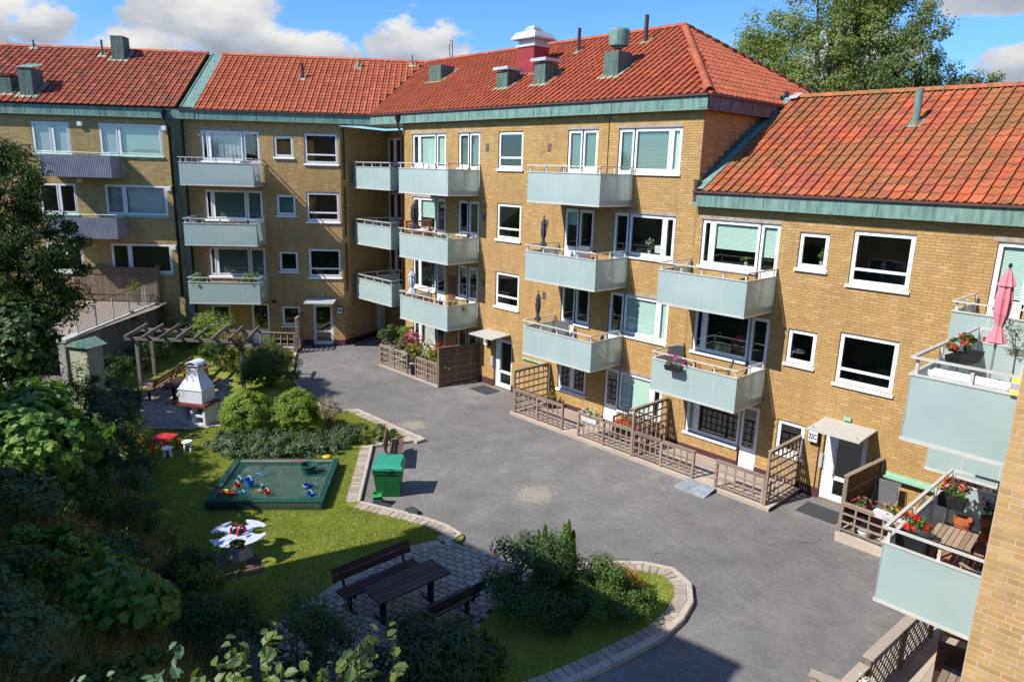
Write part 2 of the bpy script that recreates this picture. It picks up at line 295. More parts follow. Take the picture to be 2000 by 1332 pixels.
def lawn_mat(name, c1, c2, c3):
    m, nt, b = newmat(name); p = position(nt); a = noise(nt, 0.5, 5, 0.6, vec=p); c = noise(nt, 18, 4, 0.7, vec=p)
    rp = ramp(nt, [(0.34, c1), (0.52, c2), (0.68, c3)]); nt.links.new(math_(nt, 'ADD', math_(nt, 'MULTIPLY', a, 0.6), math_(nt, 'MULTIPLY', c, 0.4)), rp.inputs[0])
    setc(nt, b, rp.outputs[0]); b.inputs['Roughness'].default_value = 0.95; b.inputs['Specular IOR Level'].default_value = 0.1; bump(nt, b, c, 0.8, 0.03)
lawn_mat('lawn', (0.15, 0.185, 0.025), (0.21, 0.245, 0.04), (0.30, 0.285, 0.08))
lawn_mat('earth_green', (0.025, 0.035, 0.010), (0.045, 0.058, 0.014), (0.07, 0.075, 0.025))
lawn_mat('far_ground', (0.05, 0.07, 0.025), (0.07, 0.09, 0.03), (0.10, 0.11, 0.05))
simple('gravel', (0.30, 0.24, 0.195), 0.95, var=0.3, scale=25, bumpv=0.5)
simple('sand', (0.20, 0.175, 0.145), 0.95, var=0.25, scale=6, bumpv=0.3)
simple('dirt', (0.10, 0.075, 0.05), 0.95, var=0.3, scale=5)
def paver_mat():
    m, nt, b = newmat('paver'); r = rand01(nt); rp = ramp(nt, [(0, (0.31, 0.25, 0.195)), (0.5, (0.375, 0.31, 0.245)), (1, (0.44, 0.37, 0.295))]); nt.links.new(r, rp.inputs[0])
    f = ramp(nt, [(0.3, 0.78), (0.7, 1.12)]); n = noise(nt, 16, 4, vec=position(nt)); nt.links.new(n, f.inputs[0]); setc(nt, b, mixc(nt, 1.0, rp.outputs[0], f.outputs[0], 'MULTIPLY')); b.inputs['Roughness'].default_value = 0.9; bump(nt, b, n, 0.3, 0.004)
paver_mat()
def leaf_mat(name, cols, trans=0.3, gloss=0.35):
    m, nt, b = newmat(name); out = nt.nodes['Material Output']
    g = node(nt, 'ShaderNodeNewGeometry'); r = math_(nt, 'FRACT', math_(nt, 'MULTIPLY', g.outputs['Random Per Island'], 13.7))
    rp = ramp(nt, [(i/max(1, len(cols)-1), c) for i, c in enumerate(cols)]); nt.links.new(r, rp.inputs[0])
    a = noise(nt, 0.9, 3, vec=position(nt)); f = ramp(nt, [(0.3, 0.72), (0.7, 1.25)]); nt.links.new(a, f.inputs[0]); c = mixc(nt, 1.0, rp.outputs[0], f.outputs[0], 'MULTIPLY')
    setc(nt, b, c); b.inputs['Roughness'].default_value = 0.5; b.inputs['Specular IOR Level'].default_value = gloss
    tl = node(nt, 'ShaderNodeBsdfTranslucent'); hs = node(nt, 'ShaderNodeMix'); hs.data_type = 'RGBA'; hs.blend_type = 'MULTIPLY'; hs.inputs[0].default_value = 1; nt.links.new(c, hs.inputs[6]); hs.inputs[7].default_value = (1.5, 1.6, 0.6, 1); nt.links.new(hs.outputs[2], tl.inputs[0])
    mx = node(nt, 'ShaderNodeMixShader'); mx.inputs[0].default_value = trans; nt.links.new(b.outputs[0], mx.inputs[1]); nt.links.new(tl.outputs[0], mx.inputs[2]); nt.links.new(mx.outputs[0], out.inputs[0])
leaf_mat('leaf_mid', [(0.062, 0.117, 0.025), (0.097, 0.159, 0.030), (0.076, 0.138, 0.034)])
leaf_mat('leaf_lime', [(0.195, 0.277, 0.035), (0.260, 0.325, 0.048), (0.163, 0.244, 0.040)])
leaf_mat('leaf_yellow', [(0.160, 0.170, 0.020), (0.200, 0.190, 0.030), (0.130, 0.150, 0.025)])
leaf_mat('leaf_dark', [(0.045, 0.091, 0.024), (0.065, 0.117, 0.033), (0.057, 0.103, 0.040)])
leaf_mat('leaf_ever', [(0.029, 0.062, 0.021), (0.046, 0.086, 0.023), (0.066, 0.083, 0.024)], 0.2)
leaf_mat('leaf_blue', [(0.070, 0.132, 0.070), (0.093, 0.163, 0.085), (0.077, 0.139, 0.054)])
leaf_mat('leaf_tree', [(0.169, 0.212, 0.060), (0.220, 0.254, 0.072), (0.263, 0.287, 0.094), (0.186, 0.220, 0.068)], 0.4)
leaf_mat('leaf_birch', [(0.093, 0.129, 0.038), (0.122, 0.159, 0.047), (0.151, 0.179, 0.061)], 0.35)
leaf_mat('leaf_vine', [(0.054, 0.109, 0.031), (0.078, 0.139, 0.034), (0.062, 0.124, 0.044)])
leaf_mat('leaf_bright', [(0.109, 0.203, 0.028), (0.140, 0.242, 0.031), (0.094, 0.187, 0.040)])
leaf_mat('leaf_fresh', [(0.085, 0.135, 0.040), (0.110, 0.165, 0.040), (0.140, 0.180, 0.035), (0.075, 0.125, 0.050)])
leaf_mat('leaf_thuja', [(0.062, 0.100, 0.022), (0.094, 0.131, 0.030), (0.050, 0.081, 0.020), (0.112, 0.138, 0.037)], 0.25)
leaf_mat('leaf_rust', [(0.200, 0.110, 0.050), (0.150, 0.120, 0.045), (0.240, 0.150, 0.080), (0.100, 0.100, 0.030)])
leaf_mat('leaf_dry', [(0.300, 0.200, 0.130), (0.220, 0.150, 0.090), (0.160, 0.140, 0.050), (0.340, 0.240, 0.160)], 0.2)
leaf_mat('leaf_orange', [(0.450, 0.200, 0.030), (0.380, 0.240, 0.050), (0.280, 0.200, 0.040)])
leaf_mat('leaf_juniper', [(0.063, 0.109, 0.046), (0.086, 0.132, 0.057), (0.052, 0.092, 0.034)], 0.15)
leaf_mat('leaf_olive', [(0.090, 0.115, 0.060), (0.120, 0.140, 0.080), (0.070, 0.095, 0.045)])
leaf_mat('grass_dry', [(0.348, 0.270, 0.131), (0.435, 0.339, 0.174), (0.209, 0.209, 0.078), (0.278, 0.244, 0.104)], 0.3, 0.1)
leaf_mat('grass_green', [(0.180, 0.220, 0.028), (0.220, 0.260, 0.040), (0.290, 0.285, 0.070), (0.200, 0.240, 0.035)], 0.3, 0.1)
leaf_mat('petal_red', [(0.500, 0.012, 0.012), (0.600, 0.030, 0.020)]); leaf_mat('petal_pink', [(0.650, 0.050, 0.220), (0.600, 0.120, 0.250)]); leaf_mat('petal_magenta', [(0.520, 0.030, 0.380), (0.600, 0.070, 0.450)])
leaf_mat('petal_coral', [(0.620, 0.100, 0.070), (0.660, 0.160, 0.100)]); leaf_mat('petal_orange', [(0.650, 0.220, 0.020), (0.650, 0.300, 0.030)]); leaf_mat('petal_white', [(0.700, 0.700, 0.660), (0.750, 0.720, 0.700)]); leaf_mat('petal_yellow', [(0.620, 0.500, 0.050), (0.600, 0.420, 0.040)])
simple('bark', (0.085, 0.065, 0.05), 0.95, var=0.3, scale=8, bumpv=0.5)
simple('twig', (0.11, 0.085, 0.06), 0.9, var=0.3, scale=8)
# ------------------------------------------------------------------ helpers
Zv = Vector((0, 0, 1))
def link(o, parent=None, M=None):
    COL.objects.link(o)
    if parent is not None: o.parent = parent
    if M is not None: o.matrix_basis = M
    return o
def meshdata(name, v, f, mat, smooth=False):
    me = bpy.data.meshes.new(name); me.from_pydata(v, [], f)
    if mat: me.materials.append(MATS[mat])
    if smooth:
        for p in me.polygons: p.use_smooth = True
    return me
def put(name, me, parent=None, M=None):
    return link(bpy.data.objects.new(name, me), parent, M)
WORLD = {}
def tag(o, label, cat, group=None, kind=None):
    if label: o['label'] = label
    if cat: o['category'] = cat
    if group: o['group'] = group
    if kind: o['kind'] = kind
    return o
def thing(name, label, cat, loc=(0, 0, 0), rz=0.0, group=None):
    o = bpy.data.objects.new(name, None); o.empty_display_size = 0.2; COL.objects.link(o)
    o.matrix_basis = Matrix.Translation(loc) @ Matrix.Rotation(rz, 4, 'Z')
    return tag(o, label, cat, group)
class MB:
    def __init__(s): s.v = []; s.f = []
    def add(s, v, f):
        b = len(s.v); s.v += [tuple(p) for p in v]; s.f += [tuple(i+b for i in q) for q in f]; return s
    def box(s, x0, x1, y0, y1, z0, z1, M=None):
        v = [Vector(p) for p in ((x0, y0, z0), (x1, y0, z0), (x1, y1, z0), (x0, y1, z0), (x0, y0, z1), (x1, y0, z1), (x1, y1, z1), (x0, y1, z1))]
        if M is not None: v = [M @ p for p in v]
        return s.add(v, [(0, 3, 2, 1), (4, 5, 6, 7), (0, 1, 5, 4), (1, 2, 6, 5), (2, 3, 7, 6), (3, 0, 4, 7)])
    def bar(s, p, q, w, h, up=Zv):
        p = Vector(p); q = Vector(q); d = (q-p); L = d.length; d.normalize(); sd = d.cross(Vector(up))
        if sd.length < 1e-4: sd = d.cross(Vector((1, 0, 0)))
        sd.normalize(); u = sd.cross(d)
        v = [a + sd*(w/2*i) + u*(h/2*j) for a in (p, q) for i, j in ((-1, -1), (1, -1), (1, 1), (-1, 1))]
        return s.add(v, [(3, 2, 1, 0), (4, 5, 6, 7), (0, 1, 5, 4), (1, 2, 6, 5), (2, 3, 7, 6), (3, 0, 4, 7)])
    def tube(s, pts, rad, n=8, cap=True):
        pts = [Vector(p) for p in pts]; rad = rad if isinstance(rad, (list, tuple)) else [rad]*len(pts)
        rings = []; ref = Vector((0.13, 0.07, 1)).normalized()
        for i, p in enumerate(pts):
            t = (pts[min(i+1, len(pts)-1)] - pts[max(i-1, 0)]).normalized()
            a = t.cross(ref)
            if a.length < 0.1: a = t.cross(Vector((1, 0, 0)))
            a.normalize(); b = t.cross(a)
            rings.append([p + (a*math.cos(k*2*math.pi/n) + b*math.sin(k*2*math.pi/n))*rad[i] for k in range(n)])
        v = [q for r in rings for q in r]; f = []
        for i in range(len(pts)-1):
            for k in range(n): f.append((i*n+k, i*n+(k+1) % n, (i+1)*n+(k+1) % n, (i+1)*n+k))
        if cap: f += [tuple(range(n))[::-1], tuple((len(pts)-1)*n+k for k in range(n))]
        return s.add(v, f)
    def lathe(s, prof, n=16, c=(0, 0, 0), pleat=0.0, pn=8):
        v = []; f = []
        for i, (r, z) in enumerate(prof):
            for k in range(n):
                a = 2*math.pi*k/n; rr = r*(1 + pleat*math.cos(pn*a)); v.append((c[0]+rr*math.cos(a), c[1]+rr*math.sin(a), c[2]+z))
        for i in range(len(prof)-1):
            for k in range(n): f.append((i*n+k, i*n+(k+1) % n, (i+1)*n+(k+1) % n, (i+1)*n+k))
        f += [tuple(range(n))[::-1], tuple((len(prof)-1)*n+k for k in range(n))]
        return s.add(v, f)
    def prism(s, poly, z0, z1):
        n = len(poly); v = [(p[0], p[1], z0) for p in poly] + [(p[0], p[1], z1) for p in poly]
        a = sum(poly[i][0]*poly[(i+1) % n][1]-poly[(i+1) % n][0]*poly[i][1] for i in range(n))
        f = [tuple(range(n))[::-1], tuple(range(n, 2*n))] + [(i, (i+1) % n, (i+1) % n+n, i+n) for i in range(n)]
        if a < 0: f = [q[::-1] for q in f]
        return s.add(v, f)
    def me(s, name, mat, smooth=False): return meshdata(name, s.v, s.f, mat, smooth)
    def obj(s, name, mat, parent=None, M=None, smooth=False): return put(name, s.me(name, mat, smooth), parent, M)
def T(x, y=0, z=0): return Matrix.Translation((x, y, z))
def RZ(a): return Matrix.Rotation(a, 4, 'Z')
def np_mesh(name, V, F, mat, smooth=False):
    """V (n,3), F (m,k) all faces with k corners"""
    me = bpy.data.meshes.new(name); V = np.ascontiguousarray(V, np.float32); F = np.ascontiguousarray(F, np.int32); m, k = F.shape
    me.vertices.add(len(V)); me.vertices.foreach_set('co', V.ravel()); me.loops.add(m*k); me.loops.foreach_set('vertex_index', F.ravel())
    me.polygons.add(m); me.polygons.foreach_set('loop_start', np.arange(0, m*k, k, dtype=np.int32)); me.polygons.foreach_set('loop_total', np.full(m, k, np.int32))
    me.polygons.foreach_set('use_smooth', np.full(m, smooth, bool))
    me.update(calc_edges=True); me.materials.append(MATS[mat]); return me
def frame(o, xd):
    x = Vector((xd[0], xd[1], 0)).normalized(); y = Zv.cross(x)
    return Matrix(((x.x, y.x, 0, o[0]), (x.y, y.y, 0, o[1]), (0, 0, 1, o[2] if len(o) > 2 else 0), (0, 0, 0, 1)))
def visible_order(Pw, n):
    """indices of the pieces that show largest in the picture"""
    Pw = np.asarray(Pw)
    if len(Pw) == 0: return np.array([], int)
    d = Pw - CAM_POS; k = d @ _fw; x = 1000+FPX*(d @ _rt)/np.maximum(k, .1); y = 666-FPX*(d @ _up)/np.maximum(k, .1)
    ok = (k > 0.5) & (x > -5) & (x < 2005) & (y > -5) & (y < 1337); s = np.where(ok, 1/np.maximum(k, .1), 0)
    idx = np.argsort(-s)[:n]; return idx[s[idx] > 0]
# ---- brick walls
BH, BL = 0.08, 0.25
_BR = {}
def brick_me(mat):
    if mat not in _BR:
        m = MB(); m.box(-0.119, 0.119, -0.0042, 0.004, -0.0335, 0.0335); _BR[mat] = m.me('brick', mat)
    return _BR[mat]
def brick_wall(parent, F, u0, u1, z0, z1, holes, mat, mortar='mortar', n_single=300, reveal=0.13, name='wall', seed=1, zmin_brick=None):
    """wall sheet with openings (mortar face at local y=0), bricks 8 mm proud; F maps local (u, into, z) to the building"""
    us = sorted({u0, u1, *[h[0] for h in holes], *[h[1] for h in holes]}); zs = sorted({z0, z1, *[h[2] for h in holes], *[h[3] for h in holes]})
    us = [a for a in us if u0 <= a <= u1]; zs = [a for a in zs if z0 <= a <= z1]
    m = MB()
    for a, b in zip(us, us[1:]):
        run = None
        for c, d in zip(zs, zs[1:]):
            inh = any(h[0] <= (a+b)/2 <= h[1] and h[2] <= (c+d)/2 <= h[3] for h in holes)
            if not inh: m.add([(a, 0, c), (b, 0, c), (b, 0, d), (a, 0, d)], [(0, 1, 2, 3)])
    for h in holes:
        a, b, c, d = h[:4]; r = reveal
        m.add([(a, 0, c), (a, r, c), (a, r, d), (a, 0, d)], [(0, 1, 2, 3)]); m.add([(b, 0, c), (b, 0, d), (b, r, d), (b, r, c)], [(0, 1, 2, 3)])
        m.add([(a, 0, d), (a, r, d), (b, r, d), (b, 0, d)], [(0, 1, 2, 3)]); m.add([(a, 0, c), (b, 0, c), (b, r, c), (a, r, c)], [(0, 1, 2, 3)])
    wall = m.obj(name, mortar, parent, F)
    rr = np.random.default_rng(seed); B = []
    zb = z0 if zmin_brick is None else zmin_brick
    nrow = int((z1-zb)/BH)
    for r in range(nrow):
        c0 = zb + r*BH; zc = c0 + BH/2
        iv = [(u0, u1)]
        for h in holes:
            if h[2] - 0.02 < zc < h[3] + 0.02:
                nv = []
                for a, b in iv:
                    if h[1] <= a or h[0] >= b: nv.append((a, b))
                    else:
                        if h[0] > a: nv.append((a, h[0]))
                        if h[1] < b: nv.append((h[1], b))
                iv = nv
        off = (BL/2)*(r % 2) + (0.06 if r % 7 == 3 else 0)
        for a, b in iv:
            k = math.floor((a-off)/BL)
            while True:
                x0 = max(a, off+k*BL); x1 = min(b, off+(k+1)*BL); k += 1
                if x0 >= b - 1e-6: break
                if x1-x0 > 0.035: B.append((x0+.006, x1-.006, c0+.0065, c0+BH-.0065))
    B = np.array(B); full = (B[:, 1]-B[:, 0]) > 0.23
    cen = np.stack([(B[:, 0]+B[:, 1])/2, np.zeros(len(B)), (B[:, 2]+B[:, 3])/2, np.ones(len(B))], 1)
    Fw = np.array(parent.matrix_basis @ F); Pw = (cen @ Fw.T)[:, :3]
    fi = np.where(full)[0]; sel = fi[visible_order(Pw[fi], n_single)] if n_single else np.array([], int)
    rest = np.ones(len(B), bool); rest[sel] = False; Q = B[rest]; n = len(Q)
    yj = -0.0035 - rr.random(n)*0.002
    V = np.zeros((n, 8, 3)); 
    for i, (a, c, y) in enumerate(((0, 2, 1), (1, 2, 1), (1, 3, 1), (0, 3, 1), (0, 2, 0), (1, 2, 0), (1, 3, 0), (0, 3, 0))):
        V[:, i, 0] = Q[:, a]; V[:, i, 2] = Q[:, c]; V[:, i, 1] = yj if y else 0.003
    fq = np.array([(0, 1, 2, 3), (3, 2, 6, 7), (1, 0, 4, 5), (0, 3, 7, 4), (2, 1, 5, 6)])
    Fq = (np.arange(n)[:, None, None]*8 + fq[None]).reshape(-1, 4)
    me = np_mesh('brickwork', V.reshape(-1, 3), Fq, mat); o = put('brickwork', me, wall); o['kind'] = 'stuff'
    bm_ = brick_me(mat)
    for i in sel: put('brick', bm_, wall, T(cen[i, 0], rnd.uniform(-.0006, .0004), cen[i, 2]))
    return wall
# ---- roof tiles
TW, TE = 0.30, 0.36
def tile_template():
    P = [(0.0, .010), (.03, .024), (.075, .050), (.118, .038), (.155, .018), (.195, .034), (.24, .062), (.272, .070), (.284, .066)]
    v = []; f = []
    for b, lift in ((0.0, 0.034), (0.43, 0.004)):
        for x, h in P: v.append((x, b, h+lift))
    for x, h in P: v.append((x, 0.002, h+0.034-0.026))
    n = len(P)
    for i in range(n-1): f += [(i, i+1, n+i+1, n+i), (2*n+i, 2*n+i+1, i+1, i)]
    v += [(0.285, 0.0, -0.01), (0.285, 0.43, -0.03), (0.0, 0.0, 0.0), (0.0, 0.43, -0.02)]
    f += [(n-1, 3*n, 3*n+1, 2*n-1), (0, n, 3*n+3, 3*n+2)]
    return np.array(v), np.array(f)
TV, TF = tile_template(); _TM = {}
def inpoly(x, y, poly):
    r = False; n = len(poly)
    for i in range(n):
        x1, y1 = poly[i]; x2, y2 = poly[(i+1) % n]
        if (y1 > y) != (y2 > y) and x < (x2-x1)*(y-y1)/(y2-y1)+x1: r = not r
    return r
def tiled_roof(parent, O, A, B, poly, mat, n_single=150, name='roof', cuts=()):
    """roof plane: origin O, across A, up-slope B (unit vectors), polygon in (a, b)"""
    O, A, B = Vector(O), Vector(A).normalized(), Vector(B).normalized(); N = A.cross(B)
    F = Matrix(((A.x, B.x, N.x, O.x), (A.y, B.y, N.y, O.y), (A.z, B.z, N.z, O.z), (0, 0, 0, 1)))
    m = MB(); n = len(poly); m.add([(p[0], p[1], 0) for p in poly] + [(p[0], p[1], -0.12) for p in poly], [tuple(range(n)), tuple(range(n, 2*n))[::-1]] + [(i, i+n, (i+1) % n+n, (i+1) % n) for i in range(n)])
    roof = m.obj(name, 'underlay', parent, F)
    a0 = min(p[0] for p in poly); a1 = max(p[0] for p in poly); b1 = max(p[1] for p in poly); L = []
    for j in range(int(b1/TE)+1):
        for i in range(int((a1-a0)/TW)+2):
            a = a0+i*TW; b = -0.05+j*TE
            if inpoly(a+TW/2, b+TE/2, poly) and not any(c[0] < a+TW/2 < c[1] and c[2] < b+TE/2 < c[3] for c in cuts): L.append((a, min(b, b1-0.42)))
    L = np.array(L); Fw = np.array(parent.matrix_basis @ F)
    Pw = (np.stack([L[:, 0]+.15, L[:, 1]+.2, np.zeros(len(L)), np.ones(len(L))], 1) @ Fw.T)[:, :3]
    sel = visible_order(Pw, n_single); rest = np.ones(len(L), bool); rest[sel] = False; Q = L[rest]
    if len(Q):
        V = TV[None] + np.stack([Q[:, 0], Q[:, 1], np.random.default_rng(3).random(len(Q))*0.008], 1)[:, None, :]
        Fq = (np.arange(len(Q))[:, None, None]*len(TV) + TF[None]).reshape(-1, 4)
        o = put('tiling', np_mesh('tiling', V.reshape(-1, 3), Fq, mat), roof); o['kind'] = 'stuff'
    if mat not in _TM: _TM[mat] = np_mesh('roof_tile', TV, TF, mat)
    for i in sel: put('roof_tile', _TM[mat], roof, T(L[i, 0], L[i, 1], rnd.uniform(0, .008)))
    return roof, F
_RT = {}
def ridge(parent, roofobj, P, Q, mat, r=0.13):
    """ridge tiles from P to Q (in the frame of roofobj's building)"""
    P = Vector(P); Q = Vector(Q); d = (Q-P); n = max(1, int(d.length/0.37)); st = d.length/n; d.normalize()
    sd = d.cross(Zv).normalized(); up = sd.cross(d)
    if mat not in _RT:
        v = []; f = []; K = 8
        for x, rr in ((0, 1.08), (0.40, 0.94)):
            for q in range(K+1): a = math.pi*q/K; v.append((x, math.cos(a)*rr*r, math.sin(a)*rr*r))
        for x, rr in ((0, 0.9),):
            for q in range(K+1): a = math.pi*q/K; v.append((x, math.cos(a)*rr*r, math.sin(a)*rr*r))
        for q in range(K): f += [(q, K+1+q, K+2+q, q+1), (2*(K+1)+q, q, q+1, 2*(K+1)+q+1)]
        _RT[mat] = meshdata('ridge_tile', v, f, mat, True)
    inv = roofobj.matrix_basis.inverted()
    for i in range(n):
        o = P + d*(i*st) - up*0.02
        M = Matrix(((d.x, -sd.x, up.x, o.x), (d.y, -sd.y, up.y, o.y), (d.z, -sd.z, up.z, o.z), (0, 0, 0, 1)))
        put('ridge_tile', _RT[mat], roofobj, inv @ M)
# ---- windows
def window(b, F, u0, u1, z0, z1, cells, blind=(), name='window', sill=True, lintel=False, door=(), frame_mat='white', depth=0.10, transom=(), inter=True, sillmat='white', open_door=None):
    """cells: inner column borders; door: indices of columns that are doors; blind: {col: (material, bottom fraction)}"""
    us = [u0, *cells, u1]; fw = 0.065; y0, y1 = depth-0.055, depth+0.015; m = MB()
    dz = 0.05
    m.box(u0, u1, y0, y1, z1-fw, z1)
    m.box(u0, u0+fw, y0, y1, z0 if 0 not in door else dz+math.floor(z0/2.8+.2)*2.8, z1-fw); m.box(u1-fw, u1, y0, y1, z0 if len(us)-2 not in door else dz+math.floor(z0/2.8+.2)*2.8, z1-fw)
    for c in cells: m.box(c-0.055, c+0.055, y0+.003, y1, z0, z1-fw)
    wd = None
    parts = []
    for i, (a, c) in enumerate(zip(us, us[1:])):
        fl = math.floor(z0/2.8+.2)*2.8
        if i in door:
            pz = fl + 0.78; m.box(a+.05, c-.05, y0+.006, y1-.003, fl+dz, pz)          # solid lower door panel
            m.box(a+.065, c-.065, y0-.006, y0+.006, fl+dz+.12, pz-.14)
            lo = pz
        else:
            lo = z0; m.box(a+.05, c-.05, y0+.002, y1-.002, z0, z0+fw)
        ia, ic = a+(fw if i == 0 else .055), c-(fw if i == len(us)-2 else .055)
        s = 0.045                                                                         # sash
        m.box(ia, ic, y0-.012, y1-.012, lo+(0 if i in door else fw), lo+(0 if i in door else fw)+s); m.box(ia, ic, y0-.012, y1-.012, z1-fw-s, z1-fw)
        m.box(ia, ia+s, y0-.014, y1-.014, lo, z1-fw); m.box(ic-s, ic, y0-.014, y1-.014, lo, z1-fw)
        pl, ph = lo+(0 if i in door else fw)+s, z1-fw-s
        tz = [t for (k, t) in transom if k == i]
        if tz:
            t = pl+(ph-pl)*tz[0]; m.box(ia, ic, y0-.010, y1-.010, t-.035, t+.035); parts += [(i, ia+s, ic-s, pl, t-.035), (i, ia+s, ic-s, t+.035, ph)]
        else: parts.append((i, ia+s, ic-s, pl, ph))
    wd = m.obj(name, frame_mat, b, F)
    for i, a, c, p, q in parts:
        g = MB(); g.box(a-.005, c+.005, depth-.03, depth-.024, p-.005, q+.005); g.obj('pane', 'pane_glass', wd)
    for i, (mt, bot) in dict(blind).items():
        pp = [p for p in parts if p[0] == i]; a = min(p[1] for p in pp); c = max(p[2] for p in pp); p = min(p[3] for p in pp); q = max(p[4] for p in pp); zb = p+(q-p)*bot
        g = MB()
        if mt.startswith('curtain'):
            n = max(6, int((c-a)/0.05)); w2 = (c-a)
            v = []; 
            for k in range(n+1):
                x = a + w2*k/n; yy = depth+0.09+0.018*math.sin(k*1.7)+0.008*math.sin(k*0.6); v += [(x, yy, p), (x, yy, q)]
            g.add(v, [(2*k, 2*k+2, 2*k+3, 2*k+1) for k in range(n)]); g.obj('curtain', mt, wd, smooth=True)
        else:
            ns = max(4, int((q-zb)/0.035)); v = []; fs = []
            for k in range(ns): zz = zb+(q-zb)*k/ns; v += [(a-.01, depth+.02, zz), (c+.01, depth+.02, zz), (c+.01, depth+.035, zz+(q-zb)/ns*.96), (a-.01, depth+.035, zz+(q-zb)/ns*.96)]; fs.append((4*k, 4*k+1, 4*k+2, 4*k+3))
            g.add(v, fs); g.obj('blind', mt, wd)
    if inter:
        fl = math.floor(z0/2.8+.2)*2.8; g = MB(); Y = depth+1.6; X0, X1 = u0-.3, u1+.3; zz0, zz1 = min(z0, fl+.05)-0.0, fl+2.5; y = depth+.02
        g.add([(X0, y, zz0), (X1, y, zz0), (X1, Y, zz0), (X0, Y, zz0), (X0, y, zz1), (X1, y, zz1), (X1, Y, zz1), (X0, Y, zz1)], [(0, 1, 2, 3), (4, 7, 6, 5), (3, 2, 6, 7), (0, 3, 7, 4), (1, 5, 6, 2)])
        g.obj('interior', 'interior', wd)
    if sill:
        iw = [i for i in range(len(us)-1) if i not in door]
        if iw:
            a = us[iw[0]]-(.05 if iw[0] == 0 else -.02); c = us[iw[-1]+1]+(.05 if iw[-1] == len(us)-2 else -.02); g = MB()
            g.add([(a, -.075, z0-.045), (c, -.075, z0-.045), (c, depth-.05, z0+.004), (a, depth-.05, z0+.004), (a, -.075, z0-.10), (c, -.075, z0-.10), (c, -.014, z0-.10), (a, -.014, z0-.10)], [(0, 1, 2, 3), (4, 5, 1, 0), (7, 6, 5, 4), (0, 3, 7, 4), (1, 5, 6, 2)])
            g.obj('sill', sillmat, wd)
    if lintel:
        g = MB(); g.box(u0-.10, u1+.02, -.016, 0.02, z1+.004, z1+.11); g.obj('lintel', 'lintel', wd)
    return wd
# ---- glass balconies
def balcony(b, F, u0, u1, zb, depth=1.72, nsec=4, railh=0.22, label=None, left=True, right=True, gh=1.02, ds=2):
    m = MB(); zt = zb+gh
    m.box(u0+.02, u1-.02, -depth+.03, -.016, zb+.06, zb+.20)                                # slab
    for a in ((u0, u1, -depth-.02, -depth+.04), (u0, u0+.05, -depth+.04, -.016), (u1-.05, u1, -depth+.04, -.016)): m.box(a[0]-.008, a[1]+.008, a[2], a[3], zb-.02, zb+.035)
    o = m.obj('balcony', 'alu', b, F)
    if label: o['label'] = label
    w = (u1-u0)/nsec; dw = (depth-.05)/ds
    for i in range(nsec):
        g = MB(); g.box(u0+i*w+.0008, u0+(i+1)*w-.0008, -depth-.004, -depth+.006, zb+.03, zt); g.obj('glass_panel', 'frosted_glass', o)
    for side, u in ((left, u0+.006), (right, u1-.014)):
        if not side: continue
        for i in range(ds):
            g = MB(); g.box(u, u+.01, -depth+.012+i*dw, -depth+.012+(i+1)*dw-.001, zb+.03, zt); g.obj('glass_panel', 'frosted_glass', o)
    for i in range(1, nsec): g = MB(); x = u0+i*w; g.box(x-.012, x+.012, -depth-.0055, -depth-.0042, zb+.036, zt-.002); g.obj('added_post_line', 'alu', o)  # added pale strips stand in for posts showing lighter through the glass
    g = MB(); t = zt+.002
    g.box(u0-.012, u1+.012, -depth-.03, -depth+.03, t, t+.03); 
    if left: g.box(u0-.012, u0+.03, -depth+.03, -.016, t, t+.03)
    if right: g.box(u1-.03, u1+.012, -depth+.03, -.016, t, t+.03)
    g.obj('glass_cap', 'alu', o)
    g = MB(); t = zt+railh
    g.box(u0-.02, u1+.02, -depth-.035, -depth+.025, t, t+.035)
    if left: g.box(u0-.02, u0+.03, -depth+.025, -.016, t, t+.035)
    if right: g.box(u1-.03, u1+.02, -depth+.025, -.016, t, t+.035)
    g.obj('hand_rail', 'alu', o)
    xs = [u0+.07+(u1-u0-.14)*i/nsec for i in range(nsec+1)]
    for x in xs: g = MB(); g.box(x-.022, x+.022, -depth+.03, -depth+.075, zb+.1, zt+railh); g.obj('post', 'alu', o)
    for side, u in ((left, u0+.03), (right, u1-.075)):
        if side:
            for y in (-depth*.55, -.12): g = MB(); g.box(u, u+.045, y-.022, y+.022, zb+.1, zt+railh); g.obj('post', 'alu', o)
    return o
